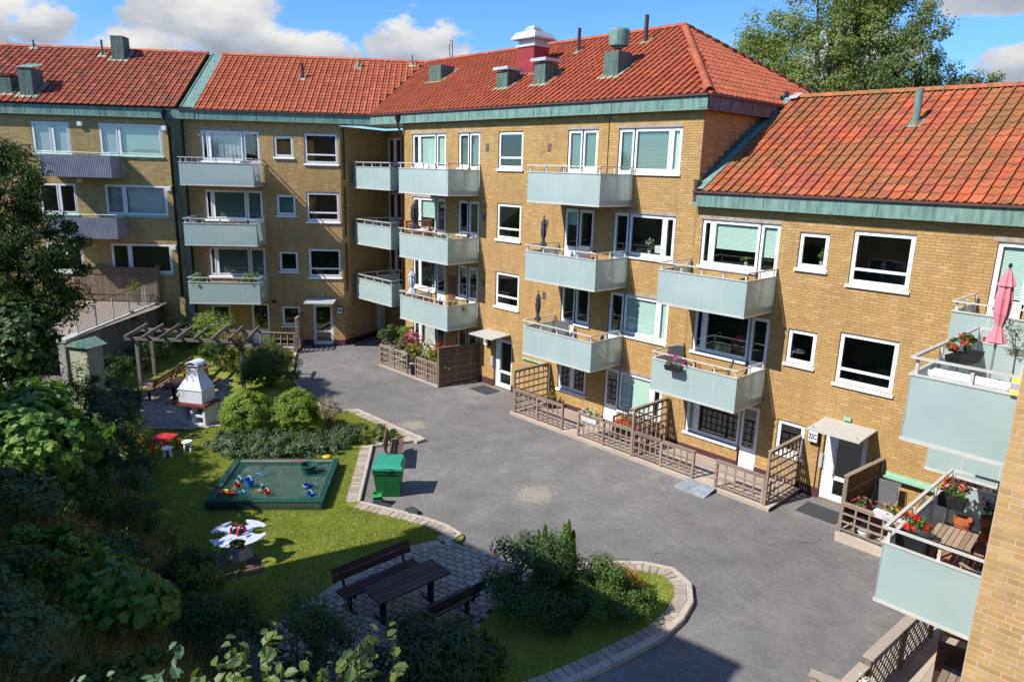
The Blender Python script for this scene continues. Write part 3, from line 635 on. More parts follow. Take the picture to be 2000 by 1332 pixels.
# ---- foliage
def rdir(r, n):
    v = r.normal(size=(n, 3)); return v/np.linalg.norm(v, axis=1, keepdims=True)
def leaf_mesh(name, P, Nrm, size, mat, r, shape='small', hang=0.0, aspect=0.55):
    """a leaf at each point P facing roughly Nrm"""
    n = len(P); Nn = Nrm + 0.75*rdir(r, n); Nn /= np.linalg.norm(Nn, axis=1, keepdims=True)
    d = rdir(r, n); d[:, 2] -= hang; d -= Nn*np.sum(d*Nn, 1, keepdims=True); d /= np.maximum(np.linalg.norm(d, axis=1, keepdims=True), 1e-6); sd = np.cross(Nn, d)
    L = (size*(0.65+0.7*r.random(n)))[:, None]; W = L*aspect
    if shape == 'small':
        pts = [(-.5, 0, 0), (0.02, -.5, .12), (.5, 0, -.02), (0.02, .5, .12)]; F = [(0, 1, 2, 3)]
    elif shape == 'needle':
        pts = [(-.5, -.5, 0), (.5, -.12, 0), (.5, .12, 0), (-.5, .5, 0)]; F = [(0, 1, 2, 3)]
    elif shape == 'ivy':
        pts = [(-.5, 0, 0), (-.38, -.5, .02), (-.02, -.36, .10), (.08, -.5, .0), (.5, 0, -.08), (.08, .5, .0), (-.02, .36, .10), (-.38, .5, .02), (-.05, 0, .0), (.2, 0, 0)]
        F = [(0, 1, 2, 8), (8, 2, 3, 9), (9, 3, 4, 4), (4, 5, 9, 9), (9, 5, 6, 8), (8, 6, 7, 0)]
    else:                                                                                 # broad
        pts = [(-.5, 0, 0), (-.22, -.44, .10), (.18, -.40, .09), (.5, 0, -.08), (.18, .40, .09), (-.22, .44, .10), (-.2, 0, 0), (.2, 0, -.01)]
        F = [(0, 1, 6, 6), (6, 1, 2, 7), (7, 2, 3, 3), (3, 4, 7, 7), (7, 4, 5, 6), (6, 5, 0, 0)]
    k = len(pts); V = np.zeros((n, k, 3))
    for i, (a, b, c) in enumerate(pts): V[:, i] = P + d*L*a + sd*W*b + Nn*L*c
    F4 = []
    tri = []
    for q in F: (tri if len(set(q)) == 3 else F4).append(tuple(dict.fromkeys(q)))
    if not tri: return np_mesh(name, V.reshape(-1, 3), (np.arange(n)[:, None, None]*k + np.array(F4)[None]).reshape(-1, 4), mat)
    for q in F4: tri += [(q[0], q[1], q[2]), (q[0], q[2], q[3])]
    return np_mesh(name, V.reshape(-1, 3), (np.arange(n)[:, None, None]*k + np.array(tri)[None]).reshape(-1, 3), mat)
def clump_points(r, n, centre, rad, nclump, crad, inner=0.35, low=-1.0):
    """leaf points in clumps spread through an ellipsoid; returns points and outward normals"""
    c = rdir(r, nclump*3); c = c[c[:, 2] > low][:nclump]; rr = inner+(1-inner)*r.random(len(c))**0.6; C = np.array(centre)+c*np.array(rad)*rr[:, None]
    w = r.random(len(c))*.8+.6; w /= w.sum(); ci = r.choice(len(c), n, p=w); dd = rdir(r, n); q = r.random(n)**0.45
    cr = crad*(0.6+0.8*r.random(len(c)))[ci]
    P = C[ci] + dd*(cr*q)[:, None]*np.array((1, 1, .8)); N = dd*0.8 + c[ci]*0.5 + np.array((0, 0, .45)); return P, N, C
def shrub(name, label, loc, rx, ry, h, n, leaf, mat, seed, group=None, shape='small', nclump=26, crad=None, inner=0.3, hang=0.0, aspect=.55, stems=7, cat='shrub', lift=0.5, low=-0.55, blobs=None):
    r = np.random.default_rng(seed); t = thing(name, label, cat, loc, 0, group)
    Ps = []; Ns = []
    for (bx, by, bz, sx, sy, sz, share) in (blobs or [(0, 0, h*lift, rx, ry, h*(1-lift), 1.0)]):
        P, N, C = clump_points(r, int(n*share), (bx, by, bz), (sx, sy, sz), nclump, crad or min(sx, sy, sz)*.42, inner, low); Ps.append(P); Ns.append(N)
    P = np.concatenate(Ps); N = np.concatenate(Ns); k = P[:, 2] > 0.02; P, N = P[k], N[k]
    put('foliage', leaf_mesh('foliage', P, N, np.full(len(P), leaf), mat, r, shape, hang, aspect), t)
    if stems:
        m = MB()
        for i in range(stems):
            a = r.random()*6.28; q = P[r.integers(len(P))]
            m.tube([(0.08*math.cos(a), 0.08*math.sin(a), -.05), (q[0]*.4, q[1]*.4, q[2]*.55), (q[0]*.85, q[1]*.85, q[2]*.95)], [.022, .014, .006], 5)
        m.obj('stem', 'twig', t)
    return t
def conifer(name, label, loc, rad, h, n, leaf, mat, seed, group=None, cat='conifer', spires=7):
    """a tuft of upright spires"""
    r = np.random.default_rng(seed); t = thing(name, label, cat, loc, 0, group); Ps = []; Ns = []
    for k in range(spires):
        b = rad*(.0 if k == 0 else .35+.6*r.random()); a0 = r.random()*6.283; hk = h*(1 if k == 0 else .55+.38*r.random()); m = int(n/spires); z = hk*r.random(m)**.85; a = r.random(m)*6.283
        rr = rad*.46*np.maximum(.05, 1-z/hk)**.7*(.5+.6*r.random(m)); Ps.append(np.column_stack([b*math.cos(a0)*(.4+.6*z/hk)+rr*np.cos(a), b*math.sin(a0)*(.4+.6*z/hk)+rr*np.sin(a), z+.04])); Ns.append(np.column_stack([np.cos(a), np.sin(a), np.full(m, .3)]))
    P = np.concatenate(Ps); put('foliage', leaf_mesh('foliage', P, np.concatenate(Ns), np.full(len(P), leaf), mat, r, 'needle', -1.8, .35), t); m = MB(); m.tube([(0, 0, -.05), (0, 0, h*.8)], [.04, .008], 6); m.obj('stem', 'bark', t); return t
def tree(name, label, loc, trunk_h, trunk_r, blobs, n, leaf, mat, seed, cat='tree', hang=0.0, shape='small', nclump=40, aspect=.55, crad=None, group=None, limbs=9):
    r = np.random.default_rng(seed); t = thing(name, label, cat, loc, 0, group); Ps = []; Ns = []; Cs = []
    for (bx, by, bz, sx, sy, sz, share) in blobs:
        P, N, C = clump_points(r, int(n*share), (bx, by, bz), (sx, sy, sz), nclump, crad or min(sx, sy, sz)*.30, 0.3); Ps.append(P); Ns.append(N); Cs.append(C)
    P = np.concatenate(Ps); N = np.concatenate(Ns); C = np.concatenate(Cs)
    put('crown', leaf_mesh('crown', P, N, np.full(len(P), leaf), mat, r, shape, hang, aspect), t)
    m = MB(); top = max(b[2] for b in blobs)
    m.tube([(0, 0, -.2), (.05, .03, trunk_h*.5), (0, 0, trunk_h), (.1, -.05, top)], [trunk_r*1.25, trunk_r, trunk_r*.8, trunk_r*.3], 10)
    for i in range(limbs):
        q = C[r.integers(len(C))]; z0 = trunk_h*(.55+.5*r.random()); mid = (q[0]*.45, q[1]*.45, z0+(q[2]-z0)*.55)
        m.tube([(0, 0, z0), mid, tuple(q)], [trunk_r*.45, trunk_r*.28, trunk_r*.08], 6)
    m.obj('trunk', 'bark', t, smooth=True)
    return t
# ------------------------------------------------------------------ ground and courtyard setting
def sheet(name, poly, z, mat, kind='structure'):
    m = MB(); m.add([(p[0], p[1], z) for p in poly], [tuple(range(len(poly)))])
    a = sum(poly[i][0]*poly[(i+1) % len(poly)][1]-poly[(i+1) % len(poly)][0]*poly[i][1] for i in range(len(poly)))
    if a < 0: m.f = [q[::-1] for q in m.f]
    o = m.obj(name, mat); o['kind'] = kind; return o
sheet('ground', [(-900, -900), (900, -900), (900, 900), (-900, 900)], -0.03, 'far_ground')
sheet('courtyard_asphalt', [(-14, -16), (45, -24), (45, 4), (-14, 4)], 0.0, 'asphalt')

def arc(pts, n=6):
    """Catmull-Rom through points"""
    out = []; P = [Vector((p[0], p[1], 0)) for p in pts]
    for i in range(len(P)-1):
        p0 = P[max(i-1, 0)]; p1 = P[i]; p2 = P[i+1]; p3 = P[min(i+2, len(P)-1)]
        for k in range(n):
            t = k/n; out.append(0.5*((2*p1)+(p2-p0)*t+(2*p0-5*p1+4*p2-p3)*t*t+(3*p1-p0-3*p2+p3)*t**3))
    out.append(P[-1]); return [(p.x, p.y) for p in out]
def resample(pts, step):
    P = [Vector((p[0], p[1], 0)) for p in pts]; L = [0]
    for a, b in zip(P, P[1:]): L.append(L[-1]+(b-a).length)
    n = max(1, round(L[-1]/step)); out = []
    for i in range(n+1):
        s = L[-1]*i/n; k = max(j for j in range(len(L)) if L[j] <= s+1e-9); k = min(k, len(P)-2); t = (s-L[k])/max(1e-9, L[k+1]-L[k]); q = P[k].lerp(P[k+1], t); out.append((q.x, q.y))
    return out
def offset(pts, d):
    out = []
    for i, p in enumerate(pts):
        a = Vector(pts[max(i-1, 0)]); b = Vector(pts[min(i+1, len(pts)-1)]); t = (b-a).normalized(); out.append((p[0]-t.y*d, p[1]+t.x*d))
    return out
def kerb(label, path, hgt, width, step, mat, pav=True, z0=-0.02, pavw=0.27, pavstep=0.19, side=1):
    """kerb stones along a path; the garden lies to the left (side=1); a row of paving stones behind"""
    root = thing('kerb', label, 'kerb', (path[0][0], path[0][1], 0)); ox, oy = path[0]
    P = resample(path, step); Q = offset(P, width*side)
    for i in range(len(P)-1):
        a, b, c, d = P[i], P[i+1], Q[i+1], Q[i]; g = 0.014/max(.05, math.dist(a, b))
        a2 = (a[0]+(b[0]-a[0])*g, a[1]+(b[1]-a[1])*g); d2 = (d[0]+(c[0]-d[0])*g, d[1]+(c[1]-d[1])*g)
        m = MB(); h = hgt+rnd.uniform(-.004, .004); bev = 0.018
        mid = lambda p, q, t: (p[0]+(q[0]-p[0])*t, p[1]+(q[1]-p[1])*t)
        t = bev/width; e1, e2 = mid(a2, d2, t), mid(b, c, t)
        V = [(a2, z0), (b, z0), (c, z0), (d2, z0), (a2, h-bev), (b, h-bev), (c, h), (d2, h), (e1, h), (e2, h)]
        f = [(0, 1, 5, 4), (4, 5, 9, 8), (8, 9, 6, 7), (1, 2, 6, 9, 5), (3, 0, 4, 8, 7), (2, 3, 7, 6)]
        if side < 0: f = [q[::-1] for q in f]
        m.add([(p[0]-ox, p[1]-oy, z) for p, z in V], f); m.obj('kerb_stone', mat, root)
    if pav:
        P1 = offset(P, (width+.012)*side); P1 = resample(P1, pavstep); P2 = offset(P1, pavw*side)
        m = MB()
        for i in range(len(P1)-1): m.add([(p[0]-ox, p[1]-oy, hgt-.035) for p in (P1[i], P1[i+1], P2[i+1], P2[i])], [(0, 1, 2, 3) if side > 0 else (3, 2, 1, 0)])
        m.obj('joint_bed', 'soil', root)
        for i in range(len(P1)-1):
            a, b, c, d = P1[i], P1[i+1], P2[i+1], P2[i]; g = 0.11
            q = [(a[0]+(b[0]-a[0])*g, a[1]+(b[1]-a[1])*g), b, c, (d[0]+(c[0]-d[0])*g, d[1]+(c[1]-d[1])*g)]
            m = MB(); h = hgt-.012+rnd.uniform(-.006, .006); m.prism([(x-ox, y-oy) for x, y in q], 0, h); m.obj('paving_stone', 'paver', root)
    return root
GZ = 0.09
K1 = [(-0.9, -4.05), (0.9, -5.1), (2.79, -6.07), (5.0, -6.75), (7.6, -7.15), (8.0, -6.85), (8.34, -6.3)]
K1 = arc(K1, 5)
K2 = [(8.34, -6.28), (12.48, -6.15)]
K3 = [(12.45, -6.2), (11.87, -7.8)]
K4 = [(11.83, -7.84), (15.09, -10.36)]
K5 = arc([(15.1, -10.34), (16.98, -9.55), (17.9, -9.33), (18.35, -9.38), (18.55, -9.62), (18.45, -9.95)], 6)
K6 = [(18.62, -9.6), (19.5, -9.38), (20.28, -9.12), (21.05, -8.55)]
K7 = arc([(20.95, -8.75), (21.2, -8.25), (21.88, -7.28), (22.5, -6.76), (23.1, -6.66), (23.65, -7.05), (24.03, -7.75), (24.2, -8.76), (24.1, -9.76), (23.85, -11.3), (23.4, -13.0), (22.9, -14.6)], 6)
kerb('curved stone kerb along the shrubs between pergola lawn and asphalt', K1[::-1], 0.11, 0.12, 0.8, 'granite', False, side=1) if False else kerb('curved stone kerb along the shrubs between pergola garden and asphalt', K1, 0.11, 0.12, 0.8, 'granite', False, side=-1)
kerb('straight pale kerb with paving row ending in the sharp lawn corner', K2, 0.11, 0.12, 0.95, 'granite', side=-1)
kerb('short kerb with paving row behind the brown bench', K3, 0.11, 0.12, 0.85, 'granite', side=-1)
kerb('kerb with paving row running from the bench past the green bin', K4, 0.10, 0.12, 0.95, 'granite', side=-1)
kerb('kerb with rounded end between the lawn and the shaded patio', K5, 0.11, 0.12, 0.7, 'granite', side=-1)
kerb('flush pale kerb where the shaded patio meets the asphalt', K6, 0.03, 0.10, 0.8, 'granite', False, side=-1)
kerb('curved kerb with paving row around the teardrop shrub island', K7, 0.13, 0.14, 0.75, 'granite', side=-1)
LAWN = K1 + K2 + K3[1:] + K4 + K5[1:] + [(18.2, -10.3), (18.0, -11.2), (18.55, -13.4), (18.75, -14.6), (17.5, -15.6), (10, -15.0), (7.5, -14.2), (3, -14.5), (-4, -12), (-9.6, -5.9), (-5.9, -7.2)]
sheet('garden_lawn', LAWN, GZ-.02, 'lawn')
sheet('island_lawn', [(x, y) for x, y in offset(K7, -.2)] + [(21.3, -14.8), (21.6, -12.6), (21.3, -11.0), (20.9, -9.6)], GZ, 'lawn')
# paved areas: bedding + stones
def paved(name, label, poly, z, ang, L=0.21, W=0.14, seed=1, nmax=300):
    root = thing(name, label, 'paving', (poly[0][0], poly[0][1], 0)); ox, oy = poly[0]
    m = MB(); m.prism([(x-ox, y-oy) for x, y in poly], -.01, z-.018); m.obj('bedding', 'soil', root)
    ca, sa = math.cos(ang), math.sin(ang); xs = [p[0]*ca+p[1]*sa for p in poly]; ys = [-p[0]*sa+p[1]*ca for p in poly]; C = []
    for j in range(int((max(ys)-min(ys))/W)+2):
        for i in range(int((max(xs)-min(xs))/L)+2):
            a = min(xs)+(i+.5*(j % 2))*L; b = min(ys)+j*W; x, y = a*ca-b*sa, a*sa+b*ca
            if inpoly(x, y, poly): C.append((x, y))
    C = np.array(C); r = np.random.default_rng(seed); sel = visible_order(np.column_stack([C, np.full(len(C), z)]), nmax); rest = np.ones(len(C), bool); rest[sel] = False
    mb = MB(); e = .009; mb.box(-L/2+e, L/2-e, -W/2+e, W/2-e, -.05, 0); mb.v = [(x*(.97 if zz == 0 else 1), y*(.96 if zz == 0 else 1), zz) for x, y, zz in mb.v]
    me = mb.me('paving_stone', 'paver')
    for i in sel: put('paving_stone', me, root, Matrix.Translation((C[i, 0]-ox, C[i, 1]-oy, z+rnd.uniform(-.004, .004))) @ RZ(ang+rnd.uniform(-.015, .015)))
    Q = C[rest]
    if len(Q):
        V = np.array(mb.v); V = np.column_stack([V[:, 0]*ca-V[:, 1]*sa, V[:, 0]*sa+V[:, 1]*ca, V[:, 2]]); Fb = np.array(mb.f)
        off = np.column_stack([Q[:, 0]-ox, Q[:, 1]-oy, z+r.random(len(Q))*.008-.004]); VV = (V[None]+off[:, None]).reshape(-1, 3)
        o = put('stone_setts', np_mesh('stone_setts', VV, (np.arange(len(Q))[:, None, None]*8+Fb[None]).reshape(-1, 4), 'paver'), root); o['kind'] = 'stuff'
    return root
PATIO = [(18.62, -9.72), (19.5, -9.5), (20.28, -9.25), (20.9, -8.8), (20.95, -9.6), (21.3, -11.0), (21.6, -12.6), (21.2, -14.9), (18.9, -14.9), (18.45, -13.6), (18.0, -11.4), (18.15, -10.2)]
paved('patio', 'shaded paved patio under the picnic table between lawn and island', PATIO, GZ+.012, R(20), 0.24, 0.18, 2)
PATIO2 = [(1.5, -8.35), (3.0, -9.1), (6.95, -10.75), (6.6, -12.0), (5.35, -13.2), (3.3, -12.5), (-0.6, -11.3), (0.3, -9.6)]
paved('barbecue_patio', 'grey paved patio under the pergola benches and white barbecue', PATIO2, GZ+.012, R(48), 0.24, 0.18, 3)
# lawn edging row beside the shaded patio
root = thing('paving_edge', 'row of paving stones edging the lawn beside the shaded patio', 'paving', (18.0, -10.0, 0))
ep = resample(arc([(18.2, -10.05), (17.92, -11.3), (18.35, -13.4), (18.85, -14.9)], 6), .17); eq = offset(ep, .26)
for i in range(len(ep)-1):
    m = MB(); q = [ep[i], (ep[i+1][0]*.95+ep[i][0]*.05, ep[i+1][1]*.95+ep[i][1]*.05), (eq[i+1][0]*.95+eq[i][0]*.05, eq[i+1][1]*.95+eq[i][1]*.05), eq[i]]
    m.prism([(x-18, y+10) for x, y in q], 0, GZ+.018+rnd.uniform(-.005, .005)); m.obj('paving_stone', 'paver', root)
# planted bank that rises to the left of the camera
def bank_z(x, y):
    e = -15.1 - 0.07*(x-12) + 0.35*math.sin(x*.6) if x > 8 else -14.6-0.1*(8-x)
    t = max(0.0, (e-y)); return -0.05 + 0.14*min(1, t*3) + 0.80*t**0.92 + 0.12*math.sin(x*1.3+y)*min(1, t)
gx = np.linspace(-16, 32, 97); gy = np.linspace(-30, -13.6, 42); V = [(x, y, bank_z(x, y)) for y in gy for x in gx]; nx = len(gx)
F = [(j*nx+i, j*nx+i+1, (j+1)*nx+i+1, (j+1)*nx+i) for j in range(len(gy)-1) for i in range(nx-1)]
o = put('bank', np_mesh('bank', np.array(V), np.array(F), 'earth_green', True)); o['kind'] = 'structure'
# raised terrace in front of the left building behind a boarded retaining wall
TP = [(-1.0, -13.3), (-5.09, -9.1), (-9.62, -5.75), (-18, -16), (-30, -30), (-8, -19)]
sheet('gravel_terrace', TP, 2.2, 'gravel')
rw = thing('retaining_wall', 'grey board-marked retaining wall below the gravel terrace', 'wall', (-9.62, -5.75, 0)); A0, A1 = Vector((-9.62, -5.75, 0)), Vector((-0.4, -13.95, 0)); L = (A1-A0).length; rd = math.atan2((A1-A0).y, (A1-A0).x)
m = MB(); m.box(0, L, -.30, -.03, -.1, 2.12); m.obj('core', 'concrete', rw, RZ(rd)); m = MB(); m.box(-.02, L+.03, -.34, .05, 2.12, 2.24); m.obj('coping', 'concrete', rw, RZ(rd))
nb = 78
for i in range(nb):
    w = L/nb; m = MB(); m.box(i*w+.006, (i+1)*w-.006, -.028, rnd.uniform(-.006, .012), -.05, 2.11); m.obj('board', 'wall_boards', rw, RZ(rd))
# ------------------------------------------------------------------ buildings
BD = Vector((-0.63091, -0.77586, 0)); BN = Vector((0.77586, -0.63091, 0))
FC = Matrix.Identity(4)
FB = frame((0, 0, 0), (-BD.x, -BD.y))
EZ0, EZ1, RK, RIDGE = 11.08, 11.53, (14.65-11.52)/5.25, 14.65
def fascia(b, F, u0, u1, z0=EZ0, z1=EZ1, out=0.25, mat='patina', seams=0.9, gut=True):
    m = MB(); m.box(u0, u1, -out, -out+.03, z0, z1-.055); m.box(u0, u1, -out-.03, -out-.001, z0-.012, z0+.03); m.box(u0, u1, -out+.03, .05, z0+.02, z0+.05)
    n = max(1, int((u1-u0)/seams))
    for i in range(1, n): x = u0+(u1-u0)*i/n; m.box(x-.008, x+.008, -out-.014, -out-.001, z0+.03, z1-.06)
    o = m.obj('fascia', mat, b, F)
    if gut:
        g = MB(); g.box(u0, u1, -out-.075, -out+.04, z1-.052, z1+.01); g.obj('gutter', 'gutter', b, F)
    return o
H = 2.8
def fl(k): return (k-1)*H
# ---- C: long right wing
C = thing('apartment_building', 'four-storey yellow brick wing with bright red tiled hip roof in the middle', 'building', (2.5, 0, 0), 0, 'yellow brick apartment wings')
CM = T(-2.5, 0, 0)        # building frame -> world x
def holesC():
    h = []
    for k in (1, 2, 3, 4):
        f = fl(k); d = f+.05
        h += [(3.25, 5.0, f+.78, f+2.2), (5.0, 5.72, d, f+2.2), (6.58, 7.28, f+.78, f+2.2), (7.28, 7.98, d, f+2.2)]
        if k > 1: h.append((9.11, 10.53, f+.78, f+2.2))
        if k > 1: h += [(12.86, 13.56, d, f+2.2), (13.56, 14.28, f+.78, f+2.2)]
        else: h.append((12.86, 14.28, f+.86, f+2.2))
        h += [(15.19, 15.85, d, f+2.2), (15.85, 17.72, f+.78, f+2.2)]
    h.append((9.12, 10.22, 0.03, 2.18)); return h
brick_wall(C, CM, 2.5, 18.46, 0, EZ0+.04, holesC(), 'brick_yellow', n_single=300, zmin_brick=0.30, seed=11)
brick_wall(C, CM @ frame((18.46, 0, 0), (0, 1)), 0, 10, 7.6, EZ0+.04, [], 'brick_yellow', n_single=120, seed=12, name='gable_wall')
def plinth(b, F, spans, h=.28):
    for a, c in spans: m = MB(); m.box(a, c, -.03, .01, -.02, h); m.obj('plinth', 'plinth', b, F)
plinth(C, CM, [(2.5, 5.0), (5.72, 7.28), (7.98, 9.12), (10.22, 15.19), (15.85, 18.44)])
BLD, BLG, BDK = ('blind', .0), ('blind_grey', 0.), ('blind_dark', 0.)
cfgA = {4: {1: ('blind', .05), 2: ('blind', .05)}, 3: {1: ('blind', .35)}, 2: {}, 1: {1: ('curtain_white', 0)}}
for k in (1, 2, 3, 4):
    f = fl(k)
    window(C, CM, 3.25, 5.72, f+.78, f+2.2, [3.75, 5.0], cfgA[k], door=(2,), lintel=k > 1)
    window(C, CM, 6.58, 7.98, f+.78, f+2.2, [7.28], {4: {0: BDK, 1: BDK}}.get(k, {}), door=(1,), lintel=k == 4)
    if k > 1: window(C, CM, 9.11, 10.53, f+.78, f+2.2, [], {}, transom=((0, .26),))
    if k > 1: window(C, CM, 12.86, 14.28, f+.78, f+2.2, [13.56], {4: {0: ('blind_dark', 0), 1: ('blind_dark', 0)}, 3: {0: ('blind', .62)}}.get(k, {}), door=(0,), lintel=k == 4)
    else: window(C, CM, 12.86, 14.28, f+.86, f+2.2, [13.56], {})
    window(C, CM, 15.19, 17.72, f+.78, f+2.2, [15.85, 17.3], {4: {0: BDK, 1: BDK, 2: BLD}, 2: {1: ('blind', 0), 2: BLD}, 1: {1: ('blind', 0)}}.get(k, {}), door=(0,), lintel=True)
for k, x in ((4, 8.45), (4, 11.95), (3, 11.95), (2, 11.95), (3, 8.3), (2, 8.35)):
    m = MB(); m.box(x-.09, x+.09, -.02, 0.01, fl(k)+1.45, fl(k)+1.72); m.obj('vent_plate', 'vent_plum', C, CM)
m = MB(); m.box(14.75, 14.77, -.03, -.012, 8.6, EZ0); m.obj('cable', 'brown_pipe', C, CM)
for k, z in ((4, 8.05), (3, 5.26), (2, 2.46)):
    fn = {4: 'top', 3: 'second', 2: 'lowest'}[k]
    balcony(C, CM, 4.6, 8.02, z, 1.70, 4); balcony(C, CM, 12.6, 15.92, z, 1.74, 4)
fascia(C, CM, 0.12, 18.71)
fascia(C, CM @ frame((18.46, 0, 0), (0, 1)), -.25, 4.4, mat='lead', seams=.62)
ra, rb = 14.1, 5.0
s_ = math.sqrt(1+RK*RK); up = Vector((0, 1, RK))/s_
O = (-2.5+0.119, -.25, EZ1); bl = 5.25*s_
X1 = 18.71-.119
roofC, RFC = tiled_roof(C, O, (1, 0, 0), up, [(0, 0), (X1, 0), (ra-.119, bl), (-2.38-.119, bl)], 'tile_clean', 300)
hl = 18.71-ra; hk = (RIDGE-EZ1)/hl; hs = math.sqrt(1+hk*hk)
roofH, _ = tiled_roof(C, (18.71-2.5, -.25, EZ1), (0, 1, 0), Vector((-1, 0, hk)), [(0, 0), (10.5, 0), (5.25, hl*hs)], 'tile_clean', 200, 'hip_roof')
m = MB(); m.add([(-4.88, 5, RIDGE), (ra-2.5, 5, RIDGE), (18.71-2.5, 10.25, EZ1), (-4.0, 10.25, EZ1)], [(0, 1, 2, 3)]); m.obj('rear_roof', 'tile_clean', C)
m = MB(); m.box(-5, 15.96, 10, 10.1, 0, EZ1); m.obj('rear_wall', 'mortar', C)
ridge(C, roofC, (-4.88, 5, RIDGE+.06), (ra-2.5, 5, RIDGE+.06), 'tile_clean'); ridge(C, roofC, (18.71-2.5, -.25, EZ1+.09), (ra-2.5, 5, RIDGE+.07), 'tile_clean'); ridge(C, roofC, (18.71-2.5, 10.75, EZ1+.05), (ra-2.5, 5, RIDGE+.07), 'tile_clean')
m = MB(); m.bar((-2.5+.119, -.25, EZ1+.06), (-4.88, 5, RIDGE+.03), .26, .02); m.obj('valley_flashing', 'brown_pipe', C)
# downpipe in the corner and at the gable
def pipe(b, pts, r, mat='brown_pipe', name='downpipe'): m = MB(); m.tube(pts, r, 10); return m.obj(name, mat, b, smooth=True)
p = pipe(C, [(.03, -.34, EZ1-.02), (.03, -.30, EZ0-.1), (.03, -.10, EZ0-.5), (.03, -.10, .1)], .055); m = MB(); m.lathe([(.06, 0), (.13, .28), (.14, .34)], 12, (.03, -.34, EZ1-.38)); m.obj('hopper', 'brown_pipe', p)
pipe(C, [(18.71-2.5+.05, 4.2, EZ1-.1), (18.71-2.5+.06, 4.15, EZ1-.4), (18.71-2.5+.1, 4.5, EZ1-.55)], .05, 'gutter')
def roof_box(b, x, y, w, d, h, mat, cap=None, capmat='zinc', flash='patina_pale', zf=None, F=None, name='chimney', capw=.12):
    """a sheet-metal box standing on the courtyard slope"""
    z = (EZ1+(y+.25)*RK) if zf is None else zf(y)
    m = MB(); k = RK; m.add([(x-w/2, y-d/2, z-.2-k*d/2), (x+w/2, y-d/2, z-.2-k*d/2), (x+w/2, y+d/2, z-.2+k*d/2), (x-w/2, y+d/2, z-.2+k*d/2), (x-w/2, y-d/2, z+h), (x+w/2, y-d/2, z+h), (x+w/2, y+d/2, z+h), (x-w/2, y+d/2, z+h)], [(0, 1, 5, 4), (1, 2, 6, 5), (2, 3, 7, 6), (3, 0, 4, 7), (4, 5, 6, 7)])
    m.box(x-w/2-.006, x+w/2+.006, y-d/2-.006, y+d/2+.006, z+h*.45, z+h*.45+.012)
    o = m.obj(name, mat, b, F)
    g = MB(); e = .16; g.add([(x-w/2-e, y-d/2-.2, z+.075-k*(d/2+.2)), (x+w/2+e, y-d/2-.2, z+.075-k*(d/2+.2)), (x+w/2+e, y+d/2+.2, z+.075+k*(d/2+.2)), (x-w/2-e, y+d/2+.2, z+.075+k*(d/2+.2))], [(0, 1, 2, 3)]); g.obj('flashing', flash, o)
    if cap:
        g = MB(); g.box(x-w/2-capw, x+w/2+capw, y-d/2-capw, y+d/2+capw, z+h+cap, z+h+cap+.12)
        for sx in (-1, 1):
            for sy in (-1, 1): g.box(x+sx*(w/2-.05)-.02, x+sx*(w/2-.05)+.02, y+sy*(d/2-.05)-.02, y+sy*(d/2-.05)+.02, z+h, z+h+cap)
        g.obj('cap', capmat, o)
    return o
roof_box(C, 1.57-2.5, 3.0, .95, .85, .52, 'patina_dark', .0, 'patina_dark', capw=.01)
roof_box(C, 7.95-2.5, 1.55, .66, .75, .48, 'patina_dark', .06, 'zinc'); roof_box(C, 10.08-2.5, 1.6, .60, .75, .62, 'patina_dark', .06, 'zinc')
v = roof_box(C, 13.55-2.5, 1.75, .66, .8, .66, 'patina_dark', .0, 'patina', capw=.03); z = EZ1+2*RK+.66
g = MB(); g.lathe([(.16, .12), (.16, .20), (.36, .22), (.37, .72), (.33, .80), (.02, .84)], 18, (13.55-2.5, 1.75, z)); g.obj('round_vent', 'patina', v, smooth=False)
v = roof_box(C, 8.15-2.5, 2.75, 1.0, .9, .85, 'red_sheet', None, flash='zinc'); z = EZ1+3*RK+.85; x = 8.15-2.5; y = 2.75
g = MB(); g.box(x-.57, x+.57, y-.5, y+.5, z, z+.10); g.box(x-.46, x+.46, y-.4, y+.4, z+.10, z+.30)
for (w1, d1, z1, w2, d2, z2) in ((.72, .64, z+.30, .72, .64, z+.36), (.72, .64, z+.36, .56, .48, z+.60)): g.add([(x-w1, y-d1, z1), (x+w1, y-d1, z1), (x+w1, y+d1, z1), (x-w1, y+d1, z1), (x-w2, y-d2, z2), (x+w2, y-d2, z2), (x+w2, y+d2, z2), (x-w2, y+d2, z2)], [(0, 3, 2, 1), (0, 1, 5, 4), (1, 2, 6, 5), (2, 3, 7, 6), (3, 0, 4, 7), (4, 5, 6, 7)])
g.obj('fan_hood', 'zinc_white', v); g = MB(); g.add([(x-.28, y-.26, z+.60), (x+.28, y-.26, z+.60), (x+.28, y+.26, z+.60), (x-.28, y+.26, z+.60), (x-.28, y-.26, z+.74), (x+.28, y-.26, z+.74), (x+.28, y+.26, z+.74), (x-.28, y+.26, z+.74), (x-.18, y-.16, z+.86), (x+.18, y-.16, z+.86), (x+.18, y+.16, z+.86), (x-.18, y+.16, z+.86)], [(0, 1, 5, 4), (1, 2, 6, 5), (2, 3, 7, 6), (3, 0, 4, 7), (4, 5, 9, 8), (5, 6, 10, 9), (6, 7, 11, 10), (7, 4, 8, 11), (8, 9, 10, 11)]); g.obj('fan_head', 'zinc', v)
